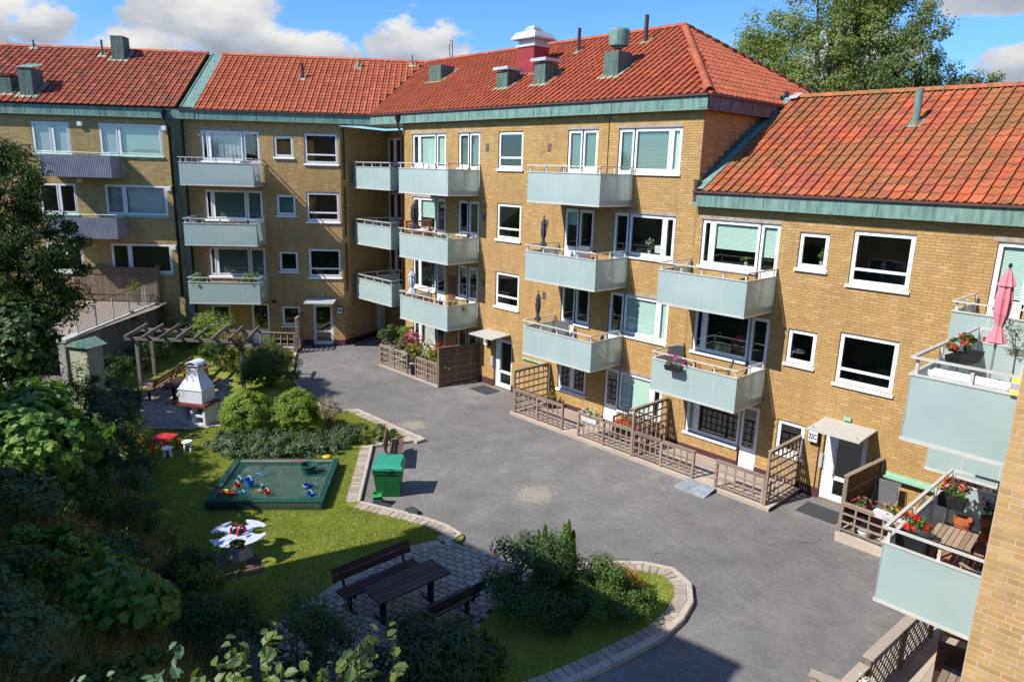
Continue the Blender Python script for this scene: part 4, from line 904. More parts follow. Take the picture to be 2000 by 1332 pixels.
def roof_pipe(b, x, y, h, r, mat, zf=None, F=None, flash='patina_pale'):
    z = (EZ1+(y+.25)*RK) if zf is None else zf(y); m = MB(); m.tube([(x, y, z-.1), (x, y, z+h)], r, 10); o = m.obj('vent_pipe', mat, b, F)
    g = MB(); k = RK; e = .2; g.add([(x-e, y-.25, z+.075-k*.25), (x+e, y-.25, z+.075-k*.25), (x+e, y+.2, z+.075+k*.2), (x-e, y+.2, z+.075+k*.2)], [(0, 1, 2, 3)]); g.obj('flashing', flash, o); return o
roof_pipe(C, 9.7-2.5, 3.9, .95, .07, 'brown_pipe'); roof_pipe(C, 13.05-2.5, 4.0, 1.0, .08, 'brown_pipe')
m = MB(); m.tube([(.02-2.5, 4.9, RIDGE), (.02-2.5, 4.9, RIDGE+.95), (-.12-2.5, 4.9, RIDGE+.98), (-.22-2.5, 4.9, RIDGE+.7), (-.2-2.5, 4.9, RIDGE+.3), (-.05-2.5, 4.9, RIDGE+.05)], .022, 6); m.obj('antenna', 'black_metal', C)
# entrance B
def entrance(b, F, u0, u1, z1, side='L', dark='pane_glass', split=.30, frame_m='white_door', sidepanel=0.0):
    m = MB(); y = .14; w = .06
    m.box(u0, u1, y-.05, y+.05, z1-.08, z1); m.box(u0, u0+w, y-.05, y+.05, .03, z1-.08); m.box(u1-w, u1, y-.05, y+.05, .03, z1-.08); m.box(u0+w, u1-w, y-.05, y+.05, .03, .12)
    a = u0+w
    if sidepanel: m.box(a, a+sidepanel, y-.03, y+.03, .12, z1-.08); a += sidepanel
    m.box(a, a+.09, y-.04, y+.04, .12, z1-.08); m.box(u1-w-.09, u1-w, y-.04, y+.04, .12, z1-.08); zz = .12+(z1-.2)*split; m.box(a+.09, u1-w-.09, y-.04, y+.04, zz-.05, zz+.05); m.box(a+.09, u1-w-.09, y-.038, y+.038, .12, .2); m.box(a+.09, u1-w-.09, y-.038, y+.038, z1-.17, z1-.08)
    o = m.obj('entrance_door', frame_m, b, F)
    for p, q in ((.2, zz-.05), (zz+.05, z1-.17)): g = MB(); g.box(a+.085, u1-w-.085, y-.006, y+.006, p-.005, q+.005); g.obj('pane', 'pane_glass', o)
    g = MB(); g.tube([(a+.06, y-.10, .75), (a+.06, y-.10, 1.65)], .016, 8); g.box(a+.05, a+.07, y-.10, y-.03, .80, .83); g.box(a+.05, a+.07, y-.10, y-.03, 1.55, 1.58); g.obj('handle', 'alu', o)
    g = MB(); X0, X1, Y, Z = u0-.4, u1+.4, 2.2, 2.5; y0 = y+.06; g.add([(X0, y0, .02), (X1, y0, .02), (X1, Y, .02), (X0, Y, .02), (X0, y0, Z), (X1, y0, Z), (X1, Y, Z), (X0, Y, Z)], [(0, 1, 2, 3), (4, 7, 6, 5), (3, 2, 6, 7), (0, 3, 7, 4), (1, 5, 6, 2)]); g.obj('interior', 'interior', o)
    return o
def canopy(b, F, u0, u1, z, dep, mat='paint_canopy', drop=.06):
    m = MB(); m.add([(u0, -.01, z), (u1, -.01, z), (u1, -dep, z-drop), (u0, -dep, z-drop), (u0, -.01, z+.045), (u1, -.01, z+.045), (u1, -dep, z-drop+.045), (u0, -dep, z-drop+.045)], [(0, 1, 2, 3)[::-1] if False else (0, 3, 2, 1)[::-1], (4, 7, 6, 5), (0, 1, 5, 4)[::-1], (1, 2, 6, 5)[::-1], (2, 3, 7, 6)[::-1], (3, 0, 4, 7)[::-1]])
    o = m.obj('canopy', mat, b, F); g = MB()
    for u in (u0+.12, u1-.12):
        for y in (-.12, -dep+.12): g.tube([(u, y, z+.03), (u, y, z+.055)], .018, 6)
    g.obj('bolt', 'alu_dark', o); return o
def number_sign(b, F, u, z, txt, sz=.17):
    m = MB(); m.box(u-.15, u+.15, -.16, -.012, z-.17, z+.17); o = m.obj('number_sign', 'brown_pipe', b, F)
    g = MB(); g.box(u-.13, u+.13, -.172, -.161, z-.15, z+.15); g.obj('sign_face', 'sign_white', o)
    cu = bpy.data.curves.new('house_number', 'FONT'); cu.body = txt; cu.size = sz; cu.align_x = 'CENTER'; cu.align_y = 'CENTER'; cu.extrude = .002; cu.offset = .006
    t = bpy.data.objects.new('tmp', cu); COL.objects.link(t); bpy.context.view_layer.update(); me = bpy.data.meshes.new_from_object(t.evaluated_get(bpy.context.evaluated_depsgraph_get())); bpy.data.objects.remove(t)
    me.name = 'house_number'; me.materials.clear(); me.materials.append(MATS['sign_blue'])
    put('house_number', me, o, T(u, -.175, z) @ Matrix.Rotation(R(90), 4, 'X') @ Matrix.Diagonal((.82, 1.25, 1, 1)))
entrance(C, CM, 9.12, 10.22, 2.18, sidepanel=.16); canopy(C, CM, 8.66, 10.12, 2.42, 1.05); number_sign(C, CM, 8.75, 1.93, '32B')
m = MB(); m.box(9.0, 9.11, -.10, -.012, .9, 1.3); m.obj('entry_phone', 'zinc_white', C, CM)
m = MB(); m.box(10.9, 12.3, -.10, -.012, 1.62, 1.68); m.obj('ledge_flashing', 'patina_pale', C, CM)
# ---- D: lower right wing
D = thing('apartment_building', 'three-storey yellow brick wing with mossy lower tiled roof on the right', 'building', (18.46, 0, 0), 0, 'yellow brick apartment wings'); DM = T(-18.46, 0, 0)
DZ0, DZ1 = 8.20, 8.65
h = []
for k in (1, 2, 3):
    f = fl(k); d = f+.05
    h += [(18.72, 20.69, f+.78, f+2.2), (20.69, 21.31, d, f+2.2), (21.9, 22.74, f+1.05, f+2.04), (26.69, 27.42, d, f+2.2), (27.42, 29.2, f+.78, f+2.2)]
    if k > 1: h.append((23.38, 24.91, f+.78, f+2.2))
h.append((23.33, 24.52, .03, 2.18))
brick_wall(D, DM, 18.463, 29.44, 0, DZ0+.04, h, 'brick_yellow', n_single=300, zmin_brick=.30, seed=21)
plinth(D, DM, [(18.46, 20.69), (21.31, 23.33), (24.52, 26.69), (27.42, 29.4)])
for k in (1, 2, 3):
    f = fl(k); window(D, DM, 18.72, 21.31, f+.78, f+2.2, [19.09, 20.69], {3: {1: ('blind', .36), 2: ('blind', .30)}, 2: {}, 1: {0: BLD}}[k], door=(2,), lintel=k == 3)
    window(D, DM, 21.9, 22.74, f+1.05, f+2.04, [], {})
    if k > 1: window(D, DM, 23.38, 24.91, f+.78, f+2.2, [], {}, transom=((0, .24),))
    window(D, DM, 26.69, 29.2, f+.78, f+2.2, [27.42, 28.8], {3: {0: ('blind', .03)}}.get(k, {}), door=(0,), lintel=True)
for z in (5.26, 2.46): balcony(D, DM, 18.4, 21.35, z, 1.72, 4); balcony(D, DM, 26.42, 29.38, z, 1.75, 4, right=False)
fascia(D, DM, 18.463, 29.44, DZ0, DZ1, seams=.75)
roofD, _ = tiled_roof(D, (.0, -.25, DZ1), (1, 0, 0), up, [(.32, 0), (11.0, 0), (11.0, bl), (.32, bl)], 'tile_moss', 300)
zr = DZ1+5.25*RK; ridge(D, roofD, (.25, 5, zr+.06), (11.0, 5, zr+.06), 'tile_moss')
m = MB(); m.add([(0, 5, zr), (11, 5, zr), (11, 10.25, DZ1), (0, 10.25, DZ1)], [(0, 1, 2, 3)]); m.obj('rear_roof', 'tile_moss', D)
m = MB(); m.bar((.17, -.25, DZ1+.07), (.17, 5, zr+.07), .30, .02); m.obj('abutment_flashing', 'patina', D); m = MB(); m.box(.0, .10, -.27, .0, DZ1-.3, DZ1+.33); m.box(-.05, .012, -.27, -.02, DZ1+.30, DZ1+.34); m.obj('gutter_end', 'gutter', D)
st = MB()
for i in range(17): y = .15+i*.30; z = DZ1+(y+.25)*RK; st.box(.013, .03, y-.02, y+.34, z+.02, z+.32)
st.obj('stepped_flashing', 'lead', D)
m = MB(); m.add([(.3, 4.62, zr+.0), (.62, 4.62, zr+.0), (.62, 5.1, zr+.22), (.3, 5.1, zr+.22)], [(0, 1, 2, 3)]); m.obj('ridge_flashing', 'zinc_white', D)
zfD = lambda y: DZ1+(y+.25)*RK
roof_pipe(D, 23.43-18.46, 3.2, 1.0, .10, 'patina', zfD, flash='patina')
roof_pipe(D, 26.1-18.46, 4.2, .5, .08, 'patina', zfD, flash='patina')
entrance(D, DM, 23.33, 24.52, 2.18, sidepanel=.22, frame_m='white_door'); canopy(D, DM, 23.28, 24.70, 2.46, 1.22); number_sign(D, DM, 23.06, 1.86, '32C', .17)
m = MB(); m.box(23.27, 23.34, -.02, .10, .95, 1.4); m.obj('entry_phone', 'zinc_white', D, DM); m = MB(); m.box(25.05, 26.35, -.22, -.012, 1.32, 1.36); m.box(25.05, 26.35, -.05, -.013, 1.36, 1.44); m.obj('ledge_flashing', 'patina_pale', D, DM)
m = MB(); m.box(23.8, 24.0, -.08, -.012, 2.56, 2.66); m.obj('lamp', 'patina_pale', D, DM)
m = MB(); m.tube([(23.22, -.03, 2.3), (23.22, -.03, .3)], .014, 6); m.obj('conduit', 'brown_pipe', D, DM)
# ---- B: back wing (local u = -distance from the inner corner)
B = thing('apartment_building', 'yellow brick back wing with entrance 32A between green downpipe and inner corner', 'building', tuple(-BD*0 + BD*9.0), 0, 'yellow brick apartment wings')
BM = B.matrix_basis.inverted() @ FB
h = []
for k in (1, 2, 3, 4):
    f = fl(k)
    if k > 1: h += [(-8.23, -6.25, f+.78, f+2.2), (-6.25, -5.47, f+.05, f+2.2), (-3.34, -1.74, f+.78, f+2.2)]
    h.append((-4.79, -3.87, f+1.05, f+2.04))
h += [(-8.30, -7.34, 1.12, 2.08), (-6.32, -5.42, .05, 2.18), (-3.25, -2.22, .03, 2.18)]
brick_wall(B, BM, -9.1, -1.62, 0, EZ0+.04, h, 'brick_back', n_single=300, zmin_brick=.30, seed=31)
plinth(B, BM, [(-9.1, -6.32), (-5.42, -3.25), (-2.22, -1.62)])
for k in (2, 3, 4):
    f = fl(k); window(B, BM, -8.23, -5.47, f+.78, f+2.2, [-7.87, -6.25], {4: {1: ('curtain_white', 0)}, 3: {1: BDK, 2: BDK}, 2: {0: BDK, 1: BDK, 2: BDK}}[k], door=(2,), lintel=k == 4)
    window(B, BM, -3.34, -1.74, f+.78, f+2.2, [], {}, transom=((0, .26),))
for k in (1, 2, 3, 4): f = fl(k); window(B, BM, -4.79, -3.87, f+1.05, f+2.04, [], {3: {0: BDK}}.get(k, {}))
window(B, BM, -8.30, -7.34, 1.12, 2.08, [], {}); window(B, BM, -6.32, -5.42, .8, 2.18, [], {}, door=(0,), sill=False)
for z in (8.05, 5.26, 2.46): balcony(B, BM, -8.72, -5.37, z, 1.72, 4)
entrance(B, BM, -3.25, -2.22, 2.18); canopy(B, BM, -3.45, -2.0, 2.44, 1.15, 'canopy_grey'); number_sign(B, BM, -1.85, 1.88, '32A', .16)
m = MB(); m.tube([(-2.7, -.06, 2.62), (-2.7, -.16, 2.62), (-2.7, -.16, 2.70)], .03, 8); m.obj('lamp', 'lamp_white', B, BM)
m = MB(); m.box(-5.25, -5.05, -.04, 0, 2.2, 2.36); m.obj('vent_plate', 'dark_plastic', B, BM)
# recess in the corner
P0 = Vector((1.62*BD.x, 1.62*BD.y, 0)); P1 = Vector((-2.37, 2.25, 0))
Binv = B.matrix_basis.inverted()
FR = Binv @ frame(P0, tuple((P1-P0).to_2d())); RL = (P1-P0).length
brick_wall(B, FR, 0, RL, 0, EZ0-.1, [(2.78, 3.65, .03, 2.1)], 'brick_back', n_single=60, zmin_brick=.30, seed=32, name='recess_wall'); plinth(B, FR, [(0, 2.78)])
FR2 = Binv @ frame(P1, (1, .02)); hh = []
for k in (2, 3, 4): f = fl(k); hh += [(.22, 1.45, f+.05, f+2.2)]
brick_wall(B, FR2, 0, 4.6, 0, EZ0-.1, hh, 'brick_back', n_single=0, zmin_brick=.30, seed=33, name='recess_wall')
for k in (2, 3, 4): f = fl(k); window(B, FR2, .22, 1.45, f+.78, f+2.2, [.84], {}, door=(0,), sill=False)
m = MB(); m.box(2.78, 3.65, .06, .12, .03, 2.1); m.box(2.88, 3.55, .05, .059, .2, 1.0); m.box(2.88, 3.55, .05, .059, 1.1, 2.0); m.obj('service_door', 'white_door', B, FR)
m = MB(); m.add([(P0.x, P0.y, EZ0+.008), (.05, -.1, EZ0+.008), (2.5, -.1, EZ0+.008), (2.5, 2.4, EZ0+.008), (P1.x-.2, P1.y+.2, EZ0+.008)], [(4, 3, 2, 1, 0)]); m.obj('soffit', 'white_old', B, Binv)
FRB = Binv @ T(0, 2.24, 0)
for z in (8.05, 5.26, 2.46): balcony(B, FRB, -1.05, 2.15, z, 2.74, 4)
fascia(B, BM, -9.1, -.119*0 - .07)
# roofs of B and A share one plane
def ABroof(b, u0, u1, mat, n, cut=None):
    Bi = b.matrix_basis.inverted(); A_ = -BD; upv = Vector((-BN.x, -BN.y, RK))/s_; O = Bi @ (BN*.25 + A_*u0 + Vector((0, 0, EZ1)))
    return O, A_, upv
ue = -.119*BD.x*0
O, A_, upv = ABroof(B, -8.9, 0, 'tile_back', 300)
ve = 8.9 - 0.09; vr = 8.9 + 2.38
roofB, _ = tiled_roof(B, O, A_, upv, [(.45, 0), (ve, 0), (vr, bl), (.45, bl)], 'tile_back', 300)
Bi = B.matrix_basis.inverted(); rp = lambda u, off, z: Bi @ (-BD*u - BN*off + Vector((0, 0, z)))
ridge(B, roofB, rp(-8.5, 5, RIDGE+.06), rp(2.3, 5, RIDGE+.06), 'tile_back')
m = MB(); m.add([rp(-9.0, 5, RIDGE), rp(2.38, 5, RIDGE), rp(4.5, 10.2, EZ1), rp(-9.0, 10.2, EZ1)], [(0, 1, 2, 3)]); m.obj('rear_roof', 'tile_back', B)
FBr = Bi @ FB
for u, d, hgt, r, mt in ((-3.87, 2.9, .75, .075, 'brown_pipe'), (-1.18, 4.2, .45, .07, 'patina'), (1.64, 4.7, .55, .035, 'patina_dark')): roof_pipe(B, u, d, hgt, r, mt, lambda y: EZ1+(y+.25)*RK, FBr)
m = MB()
for a, off in ((-9.26, 0), (-8.9, .0)): pass
m.bar(rp(-8.68, -.27, EZ1+.06), rp(-8.68, 5.05, RIDGE+.07), .66, .05); m.bar(rp(-8.95, -.27, EZ1+.10), rp(-8.95, 5.05, RIDGE+.11), .05, .06); m.obj('roof_flashing', 'patina', B)
m = MB(); m.box(-9.44, -8.98, -.33, .05, 0, EZ0-.02); m.obj('copper_cladding', 'copper_black', B, BM)
m = MB(); m.box(-9.42, -8.35, -.27, -.2, EZ0, EZ1-.02); m.obj('fascia_joint', 'patina', B, BM)
# ---- A: older building on the left
A = thing('apartment_building', 'older pale brick building with corrugated grey balconies behind the left trees', 'building', tuple(BD*16), 0, 'yellow brick apartment wings')
AM = A.matrix_basis.inverted() @ FB
h = []
AF = {4: 10.77, 3: 7.93, 2: 5.09}
for k, hd in AF.items():
    h += [(-15.95, -14.25, hd-1.44, hd), (-12.90, -10.02, hd-1.44, hd), (-20.6, -19.0, hd-1.44, hd)]
brick_wall(A, AM, -26, -9.38, 0, EZ0+.04, h, 'brick_old', n_single=300, seed=41)
for k, hd in AF.items():
    window(A, AM, -15.95, -14.25, hd-1.44, hd, [-15.05], {4: {0: BLG, 1: BLG}}.get(k, {}), frame_mat='white_old', depth=.06, sillmat='patina_pale')
    window(A, AM, -12.90, -10.02, hd-1.44, hd, [-12.02], {4: {0: ('blind_grey', 0), 1: ('blind', 0)}, 3: {0: ('curtain_grey', 0), 1: ('curtain_white', 0)}, 2: {}}[k], frame_mat='white_old', depth=.06, sillmat='patina_pale', door=())
    window(A, AM, -20.6, -19.0, hd-1.44, hd, [-19.8], {}, frame_mat='white_old', depth=.06, sillmat='patina_pale')
fascia(A, AM, -26, -9.4, EZ0, EZ1+.06, out=.22, seams=1.05, gut=False)
for z in (8.27, 5.43):
    m = MB(); u0, u1, dp = -15.1, -11.93, 1.25; m.box(u0+.03, u1-.03, -dp+.04, -.016, z+.03, z+.16); o = m.obj('metal_balcony', 'corrugated', A, AM)
    n = 40
    for i in range(n):
        w = (u1-u0)/n; g = MB(); x = u0+i*w; g.add([(x, -dp, z), (x+w*.35, -dp-.03, z), (x+w*.65, -dp-.03, z), (x+w, -dp, z), (x, -dp, z+1.0), (x+w*.35, -dp-.03, z+1.0), (x+w*.65, -dp-.03, z+1.0), (x+w, -dp, z+1.0)], [(0, 1, 5, 4), (1, 2, 6, 5), (2, 3, 7, 6)]); g.obj('corrugation', 'corrugated', o)
    for u in (u0, u1-.02): g = MB(); g.box(u, u+.02, -dp+.002, -.016, z, z+1.0); g.obj('side_sheet', 'corrugated', o)
    g = MB(); g.tube([(u0+.05, -dp+.1, z+1.0), (u0+.05, -dp+.1, z+1.12), (u1-.05, -dp+.1, z+1.12), (u1-.05, -dp+.1, z+1.0)], .012, 6); g.tube([(u1-.05, -.1, z+1.12), (u1-.05, -dp+.1, z+1.12)], .012, 6); g.obj('hand_rail', 'zinc', o)
for u, z in ((-13.7, 10.72), (-9.86, 10.62), (-9.86, 7.8), (-9.86, 4.95), (-14.0, 8.1), (-14.0, 5.25)):
    m = MB(); m.box(u-.11, u+.11, -.13, -.012, z-.11, z+.11); m.box(u-.07, u+.07, -.14, -.131, z-.07, z+.07); m.obj('vent_cap', 'white_old', A, AM)
p = pipe(A, [AM @ Vector((-9.75, -.30, EZ1-.1)), AM @ Vector((-9.72, -.28, EZ0-.12)), AM @ Vector((-9.66, -.07, EZ0-.4)), AM @ Vector((-9.66, -.07, 2.5))], .05, 'brown_pipe')
m = MB(); m.lathe([(.05, 0), (.14, .35), (.15, .42)], 12, (-9.75, -.33, EZ1-.5)); m.obj('hopper', 'copper_black', A, AM)
Ai = A.matrix_basis.inverted(); Oa = Ai @ (BN*.25 + (-BD)*(-26) + Vector((0, 0, EZ1+.04)))
roofA, _ = tiled_roof(A, Oa, A_, upv, [(0, 0), (16.75, 0), (16.75, bl), (0, bl)], 'tile_old', 300)
ra_ = lambda u, off, z: Ai @ (-BD*u - BN*off + Vector((0, 0, z)))
ridge(A, roofA, ra_(-26, 5, RIDGE+.09), ra_(-9.2, 5, RIDGE+.09), 'tile_old')
m = MB(); m.add([ra_(-26, 5, RIDGE+.03), ra_(-9, 5, RIDGE+.03), ra_(-9, 10.2, EZ1), ra_(-26, 10.2, EZ1)], [(0, 1, 2, 3)]); m.obj('rear_roof', 'tile_old', A)
zfA = lambda y: EZ1+.04+(y+.25)*RK
roof_box(A, -13.38, 4.3, .62, .75, 1.0, 'patina_dark', .0, 'patina_dark', zf=zfA, F=AM, capw=.06)
roof_pipe(A, -14.33, 4.35, .8, .055, 'patina_dark', zfA, AM)
roof_pipe(A, -18.0, 4.9, .4, .05, 'patina_dark', zfA, AM)
v = roof_box(A, -16.1, .75, .60, 1.0, 1.0, 'patina_dark', None, zf=zfA, F=AM); z = zfA(.75)+1.0
g = MB(); g.add([(-16.48, .2, z+.01), (-15.72, .2, z+.01), (-15.72, 1.35, z+.30), (-16.48, 1.35, z+.30)], [(0, 1, 2, 3)]); g.obj('hatch_lid', 'patina', v)
roof_box(A, -17.2, .75, .70, .7, .55, 'patina_dark', .05, 'brown_pipe', zf=zfA, F=AM, capw=.02)
# ---- E: near wing whose corner cuts the right edge
E = thing('apartment_building', 'near yellow brick wing corner at the right edge', 'building', (29.44, -10.68, 0), 0, 'yellow brick apartment wings'); EM = Matrix.Identity(4)
brick_wall(E, EM, 0, 10, 0, 11.1, [(2.2, 3.7, 6.4, 7.8), (2.2, 3.7, 3.6, 5.0)], 'brick_yellow', 'mortar_light', n_single=300, seed=51)
for f in (5.6, 2.8): window(E, EM, 2.2, 3.7, f+.8, f+2.2, [], {})
FW = frame((0, 10.68, 0), (0, -1)); h = []
for k in (1, 2, 3, 4): f = fl(k); h += [(5.4, 6.1, f+.05, f+2.2), (6.1, 8.0, f+.78, f+2.2)]
brick_wall(E, FW, 0, 10.68, 0, 11.1, h, 'brick_yellow', n_single=0, seed=52, name='west_wall')
for k in (1, 2, 3, 4): f = fl(k); window(E, FW, 5.4, 8.0, f+.78, f+2.2, [6.1, 7.6], {}, door=(0,))
for z in (5.26, 2.46): balcony(E, FW, 4.95, 8.44, z, 1.74, 3, railh=.26, ds=1)
fascia(E, EM, -.25, 10.2, 11.06, 11.5)
fascia(E, FW, 0, 10.95, 11.06, 11.5)
tiled_roof(E, (-.25, -.25, 11.5), (1, 0, 0), Vector((0, 1, RK)), [(0, 0), (10.5, 0), (5.25, bl)], 'tile_clean', 0); tiled_roof(E, (-.25, 10.93, 11.5), (0, -1, 0), Vector((1, 0, RK)), [(0, 0), (11.18, 0), (5.9, bl), (0, bl)], 'tile_clean', 0, 'west_roof')
m = MB(); m.box(10, 10.1, .02, 10.6, 0, 11.1); m.box(.02, 10, 10.58, 10.67, 8.9, 11.1); m.obj('rear_wall', 'mortar', E)
# ---- F: block behind the view whose shadow falls on the garden
FA = R(8.8); Fb = thing('apartment_building', 'plain brick block opposite, behind the viewpoint, shading the garden', 'building', (22.35, -20.25, 0), FA, 'yellow brick apartment wings')
FF = frame((0, 0, 0), (-1, 0)); h = []
for k in (2, 3, 4): f = fl(k); h += [(1.2, 2.6, f+.8, f+2.2), (4.2, 6.2, f+.8, f+2.2)]
brick_wall(Fb, FF, 0, 8.0, 0, 11.2, h, 'brick_yellow', n_single=0, seed=61)
for k in (2, 3, 4): f = fl(k); window(Fb, FF, 1.2, 2.6, f+.8, f+2.2, [], {}); window(Fb, FF, 4.2, 6.2, f+.8, f+2.2, [5.4], {})
m = MB(); m.box(-8, -7.9, -9.8, -.02, 0, 11.2); m.box(-.1, 0, -9.8, -.02, 0, 11.2); m.box(-8, 0, -9.9, -9.8, 0, 11.2); m.obj('side_wall', 'brick_yellow', Fb)
fascia(Fb, FF, -.2, 8.2, 11.1, 11.5, out=.2)
tiled_roof(Fb, (.2, .2, 11.5), (-1, 0, 0), Vector((0, -1, RK)), [(0, 0), (8.4, 0), (5.25, bl), (3.2, bl)], 'tile_old', 0)
m = MB(); m.add([(.2, .2, 11.5), (-2.9, -5.0, 14.6), (-5.1, -5.0, 14.6), (-8.2, .2, 11.5), (.2, -10, 11.5), (-8.2, -10, 11.5)], [(0, 1, 4), (3, 5, 2), (1, 2, 5, 4)]); m.obj('hip_roof', 'tile_old', Fb)
# ------------------------------------------------------------------ terraces: decks, trellis fences
def deck(label, x0, x1, y0, y1, z, group='wooden terrace decks', bw=.12, F=None, along='x'):
    t = thing('wooden_deck', label, 'deck', (x0, y0, 0), 0, group)
    m = MB(); m.box(.02, x1-x0-.02, .025, y1-y0-.01, -.02, z-.03); m.obj('base', 'wood_brown', t)
    m = MB(); m.box(0, x1-x0, -.006, .022, .0, z-.032); m.obj('front_board', 'wood_deck', t)
    W = (y1-y0) if along == 'x' else (x1-x0); n = int(W/bw)
    for i in range(n):
        m = MB(); a = i*W/n
        if along == 'x': m.box(-.015, x1-x0+.015, a-.012, a+W/n-.018, z-.03, z)
        else: m.box(a-.012, a+W/n-.018, -.015, y1-y0, z-.03, z)
        m.obj('plank', 'wood_deck', t)
    return t
_sl = {}
def slat(L, w, d, mat):
    k = (round(L, 3), w, d, mat)
    if k not in _sl: m = MB(); m.box(0, L, -d/2, d/2, -w/2, w/2); _sl[k] = m.me('slat', mat)
    return _sl[k]
def seg_matrix(p, q):
    p = Vector(p); q = Vector(q); x = (q-p).normalized(); y = Zv.cross(x)
    if y.length < 1e-3: y = Vector((0, 1, 0))
    y.normalize(); z = x.cross(y); return Matrix(((x.x, y.x, z.x, p.x), (x.y, y.y, z.y, p.y), (x.z, y.z, z.z, p.z), (0, 0, 0, 1)))
def trellis(label, pts, z, h, rows, cols=4, group='weathered trellis fences', mat='wood_grey', cap=True, postx=.035, hs=None):
    """square trellis between posts: posts at every point, rows of horizontal bars, cols uprights per bay"""
    t = thing('trellis_fence', label, 'fence', (pts[0][0], pts[0][1], z), 0, group); o = Vector((pts[0][0], pts[0][1], 0)); P = [Vector((p[0], p[1], 0))-o for p in pts]
    for i, p in enumerate(P):
        m = MB(); hh = h if hs is None else hs[i]; m.box(-.035, .035, -.035, .035, -.0, hh-(.03 if cap else 0)); m.obj('post', mat, t, Matrix.Translation(p) @ RZ(math.atan2((P[-1]-P[0]).y, (P[-1]-P[0]).x)))
    for a, b in zip(P, P[1:]):
        d = (b-a).normalized(); L = (b-a).length; nrm = Vector((-d.y, d.x, 0))
        for r in range(rows):
            zz = .10+(h-.16)*r/(rows-1) if rows > 1 else h*.5
            M = seg_matrix(a+Vector((0, 0, zz))-nrm*.020, b+Vector((0, 0, zz))-nrm*.020); put('rail', slat(L-.0, .046, .022, mat), t, M)
        for c in range(1, cols+1):
            q = a+d*(L*c/(cols+1)); M = seg_matrix(q+Vector((0, 0, .05))+nrm*.004, q+Vector((0, 0, h-.05))+nrm*.004); put('slat', slat(h-.10, .046, .020, mat), t, M)
        if cap:
            M = seg_matrix(a-d*.04+Vector((0, 0, h)), b+d*.04+Vector((0, 0, h))); put('cap_rail', slat(L+.08, .032, .11, mat), t, M)
    return t
DZ = .13
deck('long weathered deck in front of the ground floor right of entrance 32B', 12.3, 22.85, -2.0, -.04, DZ)
deck('wooden deck full of potted flowers beside entrance 32B', 3.3, 7.85, -2.05, -.04, .09)
deck('wooden deck with bamboo screen right of entrance 32C', 24.75, 29.3, -2.15, -.26, .22)
Y = -1.94
trellis('low trellis fence at the left end of the long deck', [(12.5, Y), (13.67, Y), (14.93, Y)], DZ, .93, 4)
trellis('low trellis fence with red flowers behind it on the long deck', [(15.70, Y), (16.82, Y), (18.0, Y)], DZ, .90, 4)
trellis('low trellis fence right of the tall middle screen on the long deck', [(18.09, Y), (19.15, Y), (20.32, Y)], DZ, .87, 4)
trellis('low trellis fence at the right end of the long deck beside the metal ramp', [(21.12, Y), (22.60, Y)], DZ, .85, 4, 4)
trellis('tall trellis screen at the left end of the long deck', [(12.42, Y), (12.42, -.12)], DZ, 1.64, 7, 6)
trellis('tall trellis screen standing across the middle of the long deck', [(18.04, Y-.03), (18.04, -.12)], DZ, 1.62, 7, 6)
trellis('tall trellis screen at the right end of the long deck by entrance 32C', [(22.68, Y), (22.68, -.12)], DZ, 1.62, 7, 6)
trellis('low trellis fence left of the planter gap on the flower terrace', [(3.4, -2.0), (4.5, -2.0), (5.55, -2.0)], .09, .93, 4)
trellis('low trellis fence right of the planter gap on the flower terrace', [(6.2, -2.0), (7.0, -2.0), (7.75, -2.0)], .09, .93, 4, 5)
trellis('dark flower-covered trellis at the left end of the flower terrace', [(3.45, -1.9), (3.45, -.15)], .09, 1.55, 6, 6, mat='wood_brown')
def board_fence(name, label, p, q, z, h, n, mat, rails, posts='wood_grey', jag=0.0, group=None, th=.02):
    t = thing(name, label, 'fence', (p[0], p[1], z), 0, group); P = Vector((0, 0, 0)); Q = Vector((q[0]-p[0], q[1]-p[1], 0)); d = Q.normalized(); L = Q.length; M0 = seg_matrix((0, 0, 0), Q); w = L/n
    for i in range(n):
        m = MB(); m.box(i*w+.003, (i+1)*w-.003, -th/2, th/2, .06, h-.05+rnd.uniform(-jag, jag)); m.obj('board', mat, t, M0)
    for zz in rails: m = MB(); m.box(0, L, -th/2-.03, -th/2-.001, zz-.02, zz+.02); m.obj('rail', mat if mat not in ('bamboo', 'wood_brown') else 'wood_grey', t, M0)
    for x in (0, L): m = MB(); m.box(x-.04, x+.04, -.06, .045, 0, h); m.obj('post', posts, t, M0)
    m = MB(); m.box(-.06, L+.05, -.07, .055, h-.03, h+.01); m.obj('cap_rail', posts, t, M0); return t
board_fence('plank_screen', 'tall brown plank screen beside entrance 32B', (7.82, -1.98), (8.15, -.06), .02, 1.72, 20, 'wood_brown', [.2, .5, .8, 1.1, 1.4], 'wood_brown')
board_fence('bamboo_screen', 'dark bamboo screen on the deck right of entrance 32C', (24.78, -1.98), (24.95, -.1), .22, 1.55, 40, 'bamboo', [.4, 1.1], 'wood_grey', .02)
trellis('low trellis fence under the orange flower box right of entrance 32C', [(24.80, -2.02), (26.15, -2.08), (27.3, -2.1)], .22, .82, 4, 3)
